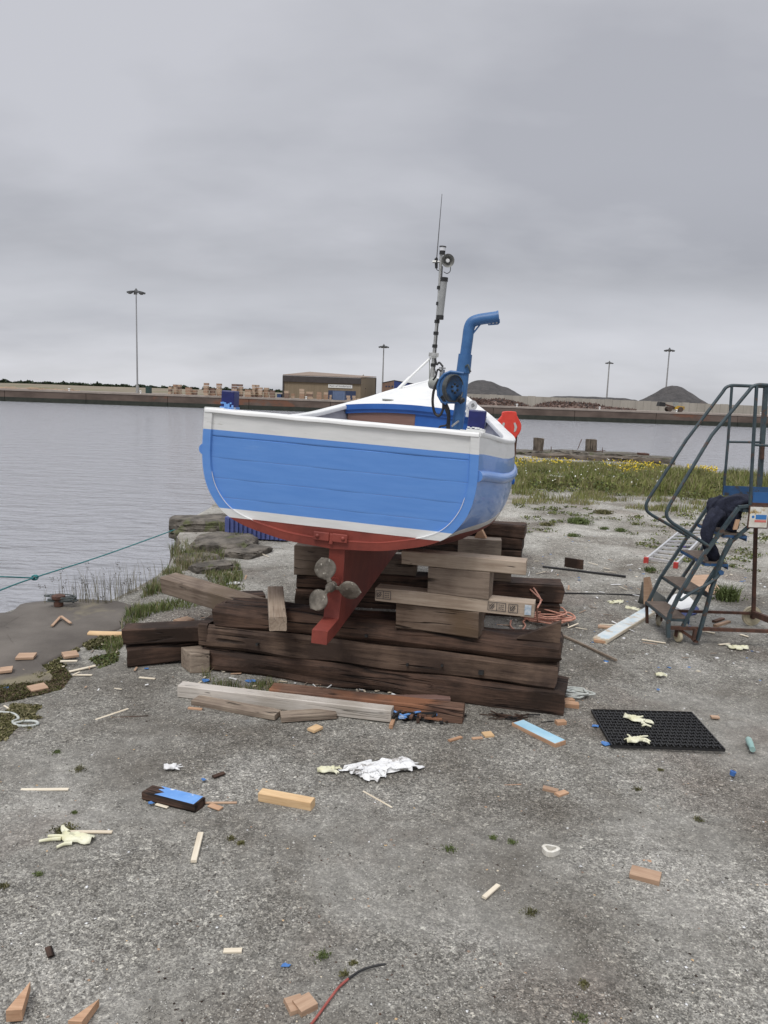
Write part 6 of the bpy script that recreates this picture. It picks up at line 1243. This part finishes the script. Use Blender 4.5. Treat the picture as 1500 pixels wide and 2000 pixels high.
# life ring housing on its pole
LYr = 21.0; lr = at(1003, 892, LYr); lz = at(995, 830, LYr).z
lrT = thing('lifebuoy_housing', 'red lifebuoy housing on a brown pole at the water beyond the gunwale', 'lifebuoy', (lr.x, LYr, 0))
def q(px, py): return at(px, py, LYr)
ol = bez([q(983, 804), q(1007, 804), q(1010, 812), q(1018, 828), q(1017, 842), q(1008, 855), q(1004, 862), q(996, 868), q(988, 862), q(976, 848), q(969, 834), q(971, 823), q(980, 812)], 3, closed=True)
mb = MB(); mb.prism(ol, (0, .12, 0)); hs = mb.build('housing', ORANGE, lrT, origin=(lr.x, LYr, 0), bevel=.02)
for sx_ in (0, 1):
    P_ = [q(*c_) for c_ in (((982.5, 825), (986, 826), (984.5, 834), (986, 842), (982.5, 843), (979, 834)) if sx_ == 0 else ((1003, 826), (1006.5, 825), (1010, 834), (1007.5, 842), (1003.5, 844), (1005, 834)))]
    mb = MB(); mb.prism([p + Vector((0, -.012, 0)) for p in P_], (0, .01, 0)); mb.build('slot', mat('slot_pale', (.45, .44, .43), (.5, .5, .49)), hs, origin=(lr.x, LYr, 0))
mb = MB(); mb.bar((q(1007, 860).x, LYr + .14, -.02), (q(1010, 850).x, LYr + .14, lz), .07, .07); mb.build('pole', RUST, lrT, origin=(lr.x, LYr, 0))
# ---- remains of the old jetty: stones and pile stumps
def boulder(name, c, r_, label, m=ROCK, seed=0, flat=1., cat='stone', group=None, sub=5):
    bm = bmesh.new(); bmesh.ops.create_icosphere(bm, subdivisions=sub, radius=1); so = Vector((seed * 3.1, seed * 1.7, seed))
    for v in bm.verts:
        n_ = v.co.normalized(); k = 1 + .22 * noise.noise(n_ * 1.4 + so) + .13 * noise.noise(n_ * 3.3 + so) + .07 * noise.noise(n_ * 9 + so) + .03 * noise.noise(n_ * 22 + so); q = Vector((max(-.82, min(.82, n_.x * k)), max(-.8, min(.8, n_.y * k)), max(-.6, min(.62, n_.z * k)))); v.co = Vector((q.x * r_[0], q.y * r_[1], q.z * r_[2]))
    me = bpy.data.meshes.new(name); bm.to_mesh(me); bm.free(); me.materials.append(m); me.polygons.foreach_set('use_smooth', [True] * len(me.polygons)); me.set_sharp_from_angle(angle=rad(50))
    o = bpy.data.objects.new(name, me); COL.objects.link(o); o.location = c; o.rotation_euler = (0, 0, seed * 1.3); return tag(o, label, cat, group)
jw = wood('jetty_timber', (.075, .06, .045), (.17, .14, .11), crack=1, gscale=4)
JT = [((1020, 888), 1.0, .35, 24.9, 'loose stones at the left end of the old jetty by the lifebuoy pole'), ((1075, 890), 1.6, .30, 25.3, 'low broken stone block between the two tall stumps'), ((1120, 891), 1.3, .42, 25.1, 'pale tilted stone block left of the middle stump'), ((1190, 894), 2.0, .40, 25.0, 'long dark stone block right of the middle stump'), ((1235, 897), 1.5, .36, 24.8, 'stone block under the short stump'), ((1278, 900), 1.2, .30, 24.3, 'last stone block at the right end of the old jetty')]
for i, ((px, py), w_, h_, Y, lab) in enumerate(JT):
    p = at(px, py, Y); boulder('stone_block', (p.x, Y, -.02), (w_ * .62, .7, h_ * .62), lab, seed=i + 2, group='stone blocks of the old jetty')
for i, (px, y0, y1, wpx, Y, lab) in enumerate(((1052, 890, 856, 17, 25.0, 'left tall timber stump on the old jetty'), (1155, 892, 858, 18, 25.0, 'middle tall timber stump on the old jetty, with wire'), (1256, 894, 885, 19, 24.6, 'short rusty timber stump at the right of the old jetty'))):
    a_ = at(px, y1, Y); wd = wpx * Y / 1483.; timber('pile_stump', Vector((a_.x, Y, -.3)), Vector((a_.x, Y, a_.z)), wd, wd, jw if i < 2 else RUST, lab, 'stump', 'timber pile stumps on the old jetty', seg=6, rough=.02, bev=.03, base=False)
mb = MB()
for (a0, b0) in (((1128, 878), (1136, 858)), ((1075, 892), (1077, 872)), ((1160, 882), (1182, 880)), ((1176, 886), (1177, 874)), ((1118, 880), (1130, 888))): mb.tube([at(*a0, 24.8), at(*b0, 24.8)], .012, 5)
tag(mb.build('bent_wire', RUST, origin=at(1130, 880, 24.8)), 'bent rusty reinforcing wires sticking up from the old jetty', 'wire', kind='stuff')
for i, (p1, p2) in enumerate((((1040, 893), (1180, 900)), ((1170, 898), (1290, 906)))):
    timber('jetty_beam', gnd(*p1) + Vector((0, 0, -.12)), gnd(*p2) + Vector((0, 0, -.12)), .3, .25, jw, ('left', 'right')[i] + ' long weathered beam lying along the old jetty', 'beam', 'weathered beams of the old jetty', seg=12, rough=.03, bev=.04)
timber('pale_plank', gnd(1072, 932, .06), gnd(1145, 941, .04), .28, .05, mat('whitish_plank', (.45, .46, .45), (.58, .58, .56), scale=3), 'whitish plank lying in the long grass', 'plank', seg=4)
# ---- stones at the quay edge on the left
QS = [((455, 1030), (.42, .95, .20), .0, 'large worn kerb stone at the quay edge behind the transom'), ((438, 1066), (.40, .50, .15), .0, 'long sloping kerb stone at the quay edge, second from the boat'), ((480, 1080), (.32, .25, .09), .0, 'flat brown stone inside the kerb stones'), ((388, 1098), (.24, .24, .10), .0, 'rounded stone sunk in the grass above the leaning beam'), ((418, 1112), (.28, .18, .10), .0, 'flat stone behind the leaning beam')]
for i, (pp, r_, z, lab) in enumerate(QS):
    p = gnd(*pp); boulder('kerb_stone', (p.x, p.y, z), r_, lab, seed=i + 11, group='stones at the quay edge on the left')
# ================================================================== PLANTS
def scatter_px(poly, n):
    """points on the ground under a polygon given in the photograph's pixels; even on the ground"""
    W_ = [gnd(*q) for q in poly]; xs_ = [p.x for p in W_]; ys2 = [p.y for p in W_]; o = []; m_ = len(W_)
    while len(o) < n:
        x = random.uniform(min(xs_), max(xs_)); y = random.uniform(min(ys2), max(ys2)); c = False; j = m_ - 1
        for i in range(m_):
            a, b = W_[i], W_[j]
            if (a.y > y) != (b.y > y) and x < (b.x - a.x) * (y - a.y) / (b.y - a.y) + a.x: c = not c
            j = i
        if c: o.append((x, y))
    return o
def meadow(name, poly, n, h, w_, label, thr=-.1, fs=.8, dry=.3, cat='grass', mats=None, hfar=None):
    P_ = [(x, y) for x, y in scatter_px(poly, n) if noise.noise(Vector((x * fs, y * fs, 4))) > thr + random.uniform(-.15, .15)]
    H_ = [h * (0.45 + 1.1 * max(0, .5 + noise.noise(Vector((x * fs * 1.4, y * fs * 1.4, 9))))) * random.uniform(.6, 1.2) for x, y in P_]
    if hfar: H_ = [q * float(np.interp(y, [15, 21], [1, hfar])) for q, (x, y) in zip(H_, P_)]
    mi = np.array([0 if random.random() > dry + .4 * noise.noise(Vector((x * .9, y * .9, 2))) else 1 for x, y in P_])
    o = blades(name, [(x, y, hgt(x, y) - .01) for x, y in P_], H_, w_, mats or [GRASS, GRASSD], mi=mi, lean=.6); return tag(o, label, cat, kind='stuff')
meadow('long_grass', [(1000, 900), (1300, 913), (1345, 935), (1300, 968), (1180, 960), (1000, 958)], 36000, .26, .017, 'long green grass between the gravel and the old jetty', thr=-.08, fs=1.1, dry=.42, mats=[MEAD, MEADD], hfar=.42)
meadow('long_grass', [(1290, 926), (1500, 936), (1560, 940), (1560, 975), (1330, 975), (1290, 960)], 13000, .30, .018, 'long grass and weeds behind the steps', thr=.0, fs=1.3, dry=.42, mats=[MEAD, MEADD], hfar=.6)
meadow('rough_grass', [(1000, 950), (1300, 962), (1560, 975), (1560, 1010), (1300, 1000), (1100, 985), (1000, 985)], 15000, .10, .012, 'patchy low grass at the border of the gravel', thr=.03, fs=1.4, dry=.5, mats=[MEAD, MEADD])
meadow('green_grass', [(225, 1232), (262, 1186), (300, 1140), (332, 1105), (352, 1120), (372, 1150), (420, 1175), (360, 1192), (300, 1200), (260, 1225)], 3600, .07, .006, 'bright green grass between the slab and the leaning beam', thr=-.12, fs=2.6, dry=.35)
meadow('green_grass', [(395, 1120), (440, 1095), (470, 1110), (478, 1150), (440, 1160), (420, 1150)], 1500, .06, .007, 'green grass patch above the leaning beam', thr=-.1, fs=3, dry=.2)
meadow('green_grass', [(200, 1262), (245, 1232), (260, 1240), (235, 1268), (215, 1290)], 900, .04, .006, 'short grass at the ends of the left baulks', thr=-.1, fs=3, dry=.4)
meadow('green_grass', [(330, 1090), (350, 1055), (385, 1075), (440, 1090), (410, 1110), (350, 1118)], 1500, .12, .006, 'taller yellow green grass among the kerb stones', thr=-.1, fs=2.5, dry=.6)
meadow('green_grass', [(395, 1318), (520, 1336), (600, 1350), (580, 1362), (450, 1345), (398, 1335)], 1500, .05, .004, 'thin grass along the foot of the front crib', thr=-.05, fs=4, dry=.35)
meadow('green_grass', [(430, 1040), (470, 1045), (470, 1062), (432, 1060)], 500, .14, .008, 'green tuft beside the blue ribbed crate', thr=-.4, fs=3, dry=.2)
# sea grasses standing at the slab's edge, against the water
P_ = []; H_ = []
for k in range(210):
    px = random.gauss(215, 58); 
    if px < 60 or px > 330: continue
    yb = np.interp(px, [60, 140, 210, 266, 308, 336], [1178, 1174, 1178, 1152, 1128, 1092]); p = gnd(px, yb + random.uniform(-1, 5)); P_.append((p.x, p.y, 0)); H_.append(random.uniform(.05, .36) * (1 if 120 < px < 300 else .6))
tag(blades('tall_dry_grass', P_, H_, .0032, [GRASSD, mat('grey_stalk', (.10, .09, .06), (.16, .15, .10))], mi=np.array([random.randint(0, 1) for _ in P_]), lean=.35), 'tall dry grass stalks along the water edge of the slab', 'grass', kind='stuff')
P2 = []; 
for k in range(26):
    i = random.randrange(len(P_)); p = P_[i]
    for j in range(9): P2.append((p[0] + random.gauss(0, .008), p[1] + random.gauss(0, .008), H_[i] * random.uniform(.82, 1.02)))
tag(clumps('seed_heads', P2, .006, mat('dark_seed', (.04, .035, .025), (.08, .07, .05))), 'dark seed heads on the tall stalks at the slab', 'grass', kind='stuff')
# moss and brown litter round the slab
def mossy(name, poly, n, label, m, r_=.012, thr=0, fs=2.5, z=.006):
    P_ = [(x, y, hgt(x, y) + random.uniform(0, z)) for x, y in scatter_px(poly, n) if noise.noise(Vector((x * fs, y * fs, 7))) > thr]
    return tag(clumps(name, P_, rng.uniform(r_ * .5, r_ * 1.3, len(P_)), m, mi=np.array([random.randint(0, len(m) - 1) for _ in P_]) if isinstance(m, list) else None), label, 'moss', kind='stuff')
mossy('brown_moss', [(-40, 1335), (60, 1318), (120, 1296), (140, 1320), (120, 1345), (60, 1362), (-40, 1400)], 9000, 'brown and olive moss along the front edge of the slab', [MOSS, MOSS, mat('brown_litter', (.10, .065, .04), (.17, .12, .08))], thr=-.25)
mossy('olive_moss', [(-20, 1385), (30, 1375), (80, 1380), (90, 1402), (40, 1415), (10, 1450), (-20, 1450)], 2600, 'olive moss round the pale rope at the left edge', [MOSS, GRASSD], thr=0, fs=4)
mossy('edge_moss', [(60, 1316), (118, 1286), (176, 1255), (215, 1238), (222, 1250), (180, 1268), (130, 1300), (75, 1330)], 3200, 'thin olive moss and grit along the lower edge of the slab', [MOSS, MOSS, GRASSD], thr=-.12, fs=5, r_=.009, z=.018)
mossy('olive_moss', [(170, 1262), (240, 1240), (230, 1290), (180, 1310), (150, 1295)], 1800, 'olive moss between slab and baulks', [MOSS, WEED], thr=.0, fs=5)
# yellow flowers
P_ = [(x, y, hgt(x, y) + random.uniform(.06, .18)) for x, y in scatter_px([(1000, 901), (1290, 912), (1330, 922), (1280, 932), (1150, 928), (1000, 920)], 3000) if noise.noise(Vector((x * .7, y * .7, 31))) > .02]
tag(clumps('yellow_flowers', P_, rng.uniform(.015, .035, len(P_)), [YEL, YEL, GRASS], mi=np.array([random.randint(0, 2) for _ in P_])), 'drift of yellow flowers in the long grass before the jetty', 'flowers', kind='stuff')
P_ = [(x, y, hgt(x, y) + random.uniform(.1, .22)) for x, y in scatter_px([(1340, 922), (1400, 925), (1400, 934), (1340, 932)], 400)]
tag(clumps('yellow_flowers', P_, rng.uniform(.015, .03, len(P_)), YEL), 'yellow flowers at the water edge between the step rails', 'flowers', kind='stuff')
P_ = [(x, y, hgt(x, y) + random.uniform(.15, .4)) for x, y in scatter_px([(1000, 915), (1300, 930), (1330, 960), (1000, 960)], 110)]
tag(clumps('pale_flowers', P_, rng.uniform(.012, .03, len(P_)), WFLW), 'scattered pale flower heads in the long grass', 'flowers', kind='stuff')
P_ = [(x, y, hgt(x, y) + random.uniform(0, .24) * max(.2, .6 + noise.noise(Vector((x * 1.3, y * 1.3, 3))))) for x, y in scatter_px([(1000, 925), (1310, 935), (1345, 945), (1330, 975), (1180, 968), (1000, 958)], 11000) if noise.noise(Vector((x * 1.1, y * 1.1, 77))) > .05]
tag(clumps('leafy_weeds', P_, rng.uniform(.012, .034, len(P_)), [WEED, MEAD, MOSS], mi=np.array([random.randint(0, 2) for _ in P_])), 'leafy weeds at the near side of the long grass', 'weeds', kind='stuff')
P_ = [(x, y, hgt(x, y) + random.uniform(0, .26) * max(.2, .6 + noise.noise(Vector((x * 1.3, y * 1.3, 3))))) for x, y in scatter_px([(1290, 932), (1560, 950), (1560, 985), (1330, 978)], 9000) if noise.noise(Vector((x * 1.3, y * 1.3, 57))) > .05]
tag(clumps('leafy_weeds', P_, rng.uniform(.012, .03, len(P_)), [WEED, MEAD, MOSS], mi=np.array([random.randint(0, 2) for _ in P_])), 'leafy weeds standing behind the step rails', 'weeds', kind='stuff')
# single weeds on the gravel
def weed(px, py, r_, h_, label, kind='weed', seed=0, dry=False):
    c = gnd(px, py); t = thing('weed_tuft', label, 'weed', c, 'weeds growing in the gravel'); n = int(34 if r_ < .05 else 90 if r_ < .12 else 260)
    P_ = [(c.x + random.gauss(0, r_ * .38), c.y + random.gauss(0, r_ * .38), hgt(c.x, c.y)) for _ in range(n)]
    o = blades('leaves', P_, [h_ * random.uniform(.5, 1.1) for _ in P_], max(.003, r_ * .075), [GRASSD if dry else WEED, GRASS if not dry else MOSS], mi=np.array([random.randint(0, 1) for _ in P_]), lean=.9); o.parent = t; o.location = -c
    o2 = clumps('foliage', [(c.x + random.gauss(0, r_ * .4), c.y + random.gauss(0, r_ * .35), hgt(c.x, c.y) + random.uniform(0, h_ * .6)) for _ in range(n * 2)], max(.004, r_ * .11), WEED if not dry else MOSS); o2.parent = t; o2.location = -c
for i, (px, py, r_, h_, d_, lab) in enumerate(((1420, 1172, .12, .15, 0, 'bushy bright green weed beside the steps'), (1130, 1022, .16, .10, 0, 'round green weed on the far gravel, right of the bow crib'), (1270, 1116, .09, .07, 0, 'low green weed just below the ladder feet'), (1178, 1002, .14, .07, 1, 'yellowish low weed on the far gravel'), (1068, 1026, .10, .06, 1, 'small dry weed on the far gravel nearest the hull'), (1120, 1048, .10, .05, 0, 'flat weed below the round green one'), (1180, 1034, .07, .05, 0, 'small weed right of the round green one'), (1212, 1038, .09, .06, 0, 'dark weed further right on the far gravel'), (878, 1660, .030, .018, 0, 'spiky weed with a yellow bud in the foreground'), (963, 1638, .018, .012, 0, 'small green weed left of the one by the tape'), (1000, 1646, .022, .013, 0, 'small green weed near the cream tape'), (1036, 1780, .030, .022, 1, 'dry brownish weed right of the centre foreground'), (630, 1868, .028, .017, 0, 'small green weed above the red cable'), (155, 1504, .035, .018, 1, 'flat dry weed above the lone cream lath'), (110, 1470, .026, .012, 0, 'flat green weed in the left gravel'), (145, 1584, .014, .012, 0, 'tiny weed above the yellowish glove'), (125, 1620, .055, .012, 1, 'matted dry weed behind the yellowish glove'), (76, 1708, .018, .013, 0, 'tiny green weed in the left foreground'), (8, 1733, .02, .012, 1, 'small dry weed at the left picture edge'), (452, 1636, .022, .012, 1, 'small dry weed right of the thick lath'), (470, 1645, .020, .010, 1, 'second dry weed right of the thick lath'), (57, 1422, .04, .02, 1, 'olive weed by the looped pale rope'), (375, 1346, .035, .02, 0, 'green weed at the left end of the pale post'), (1140, 1920, .022, .012, 1, 'dry weed at lower right of centre'), (1135, 1988, .03, .015, 0, 'weed near the bottom edge'), (690, 1882, .014, .008, 1, 'tiny dry weed by the black cable'), (672, 1905, .018, .012, 1, 'dry weed touching the red cable'), (1290, 1500, .02, .008, 1, 'flat dry weed below the mat'), (1245, 1540, .024, .008, 1, 'flat dry weed under the mat, further down'), (1365, 1600, .026, .010, 1, 'flat dry weed in the right gravel'), (1295, 1440, .02, .02, 0, 'green weed poking through the black mat'), (1405, 1145, .04, .03, 0, 'pale low weed left of the bushy one'))):
    weed(px, py, r_, h_, lab, dry=bool(d_))
for k in range(95):       # nameless small weeds of the far gravel
    pass
P_ = []; 
for (x, y) in scatter_px([(1010, 985), (1500, 1010), (1560, 1130), (1250, 1090), (1030, 1060)], 240):
    if noise.noise(Vector((x * .9, y * .9, 17))) < -.05: continue
    r_ = random.uniform(.02, .075)
    for j in range(26): P_.append((x + random.gauss(0, r_), y + random.gauss(0, r_ * .7), hgt(x, y) + random.uniform(0, .03)))
tag(clumps('gravel_weeds', P_, rng.uniform(.008, .02, len(P_)), [WEED, MOSS, MEAD], mi=np.array([random.randint(0, 2) for _ in P_])), 'small low weeds dotted over the far gravel', 'weeds', kind='stuff')
# ================================================================== LOOSE STONES, PAINT FLAKES, SHAVINGS
def pebbles(name, n, region, smin, smax, mats, label, pw=2.0, cat='gravel', flatk=.55):
    """little eight sided stones; density falls with distance"""
    P_ = []
    while len(P_) < n:
        y = region[2] + (region[3] - region[2]) * random.random() ** pw; x = random.uniform(region[0], region[1]) * (.55 + y * .12)
        if inside(x, y): P_.append((x, y, hgt(x, y)))
    P_ = np.array(P_); s_ = rng.uniform(smin, smax, n) * rng.uniform(.6, 1, n); a = rng.uniform(0, 6.28, n); k1 = rng.uniform(.55, 1, n)
    u = np.stack([np.cos(a), np.sin(a), rng.uniform(-.2, .2, n)], 1) * s_[:, None]; v = np.stack([-np.sin(a), np.cos(a), rng.uniform(-.2, .2, n)], 1) * (s_ * k1)[:, None]; w_ = np.stack([rng.uniform(-.2, .2, n), rng.uniform(-.2, .2, n), np.ones(n)], 1) * (s_ * flatk)[:, None]
    V = np.stack([P_ + u, P_ + v, P_ - u, P_ - v, P_ + w_, P_ - w_ * .3], 1).reshape(-1, 3); k = np.arange(n) * 6
    f = np.concatenate([np.stack([k + i, k + (i + 1) % 4, k + 4], 1) for i in range(4)] + [np.stack([k + (i + 1) % 4, k + i, k + 5], 1) for i in range(4)])
    me = bpy.data.meshes.new(name); me.vertices.add(len(V)); me.vertices.foreach_set('co', V.ravel()); me.loops.add(f.size); me.loops.foreach_set('vertex_index', f.ravel().astype(np.int32)); me.polygons.add(len(f)); me.polygons.foreach_set('loop_start', (np.arange(len(f)) * 3).astype(np.int32))
    for m_ in mats: me.materials.append(m_)
    mi = rng.integers(0, len(mats), n); me.polygons.foreach_set('material_index', np.tile(mi, 8).astype(np.int32)); me.update(calc_edges=True)
    o = bpy.data.objects.new(name, me); COL.objects.link(o); return tag(o, label, cat, kind='stuff')
ST = [mat('stone_%s' % n_, c, tuple(x * 1.3 for x in c), rough=.9, scale=60) for n_, c in (('dark', (.085, .08, .07)), ('mid', (.19, .18, .16)), ('light', (.30, .285, .255)), ('pale', (.42, .405, .37)), ('brown', (.24, .18, .14)))]
pebbles('gravel_stones', 60000, (-1.7, 1.8, 1.6, 6.5), .0022, .0052, [ST[0], ST[1], ST[1], ST[2], ST[2], ST[3]], 'loose grey gravel stones over the yard', 2.0)
pebbles('gravel_stones', 9000, (-2.6, 3.0, 5.0, 16), .006, .014, [ST[0], ST[1], ST[2], ST[3]], 'coarser loose stones over the further yard', 1.4)
pebbles('paint_flakes', 900, (-1.8, 1.9, 1.7, 8), .003, .010, [PAPER, PAPER, WCR, PAPER, WF, WPK], 'tiny white paint flakes and shavings dotted over the gravel', 1.4, 'flakes', .12)
pebbles('paint_flakes', 500, (-.2, 3.2, 4.6, 12), .010, .035, [PAPER, PAPER, WCR, WPT, BT], 'pale paint flakes and scraps on the gravel behind the crib', 1.2, 'flakes', .12)
pebbles('loose_stones', 900, (-1.7, 1.8, 1.7, 7), .005, .011, [ST[0], ST[1], ST[2], ST[3], ST[4]], 'single larger stones lying on the gravel', 1.3, 'stones', .5)
pebbles('bark_bits', 900, (-1.5, 1.6, 1.7, 6), .003, .008, [WW, ST[0], WW2], 'dark bark crumbs dotted over the gravel', 1.5, 'crumbs', .35)
# shavings and splinters near the middle of the yard
mb = MB(); rr = random.Random(5)
for k in range(190):
    px, py = rr.choice((((rr.gauss(1150, 120)), rr.gauss(1150, 45)), (rr.uniform(980, 1500), rr.uniform(1080, 1290)), (rr.uniform(40, 480), rr.uniform(1250, 1350)), (rr.gauss(440, 60), rr.gauss(1120, 40)), (rr.gauss(730, 90), rr.gauss(1345, 6))))
    p = gnd(px, py)
    if not inside(p.x, p.y): continue
    a = rr.uniform(0, 3.14); L1 = rr.uniform(.008, .045) * (p.y / 5); dd = Vector((math.cos(a), math.sin(a), rr.uniform(-.1, .25))) * L1; p = p + uz * .008; mb.bar(p - dd, p + dd, rr.uniform(.004, .016), .003, mi=rr.choice((0, 0, 1, 2, 3)))
tag(mb.build('wood_splinters', [WCR, PAPER, WPK, WG]), 'pale wood splinters and shavings strewn round the cribs', 'splinters', kind='stuff')
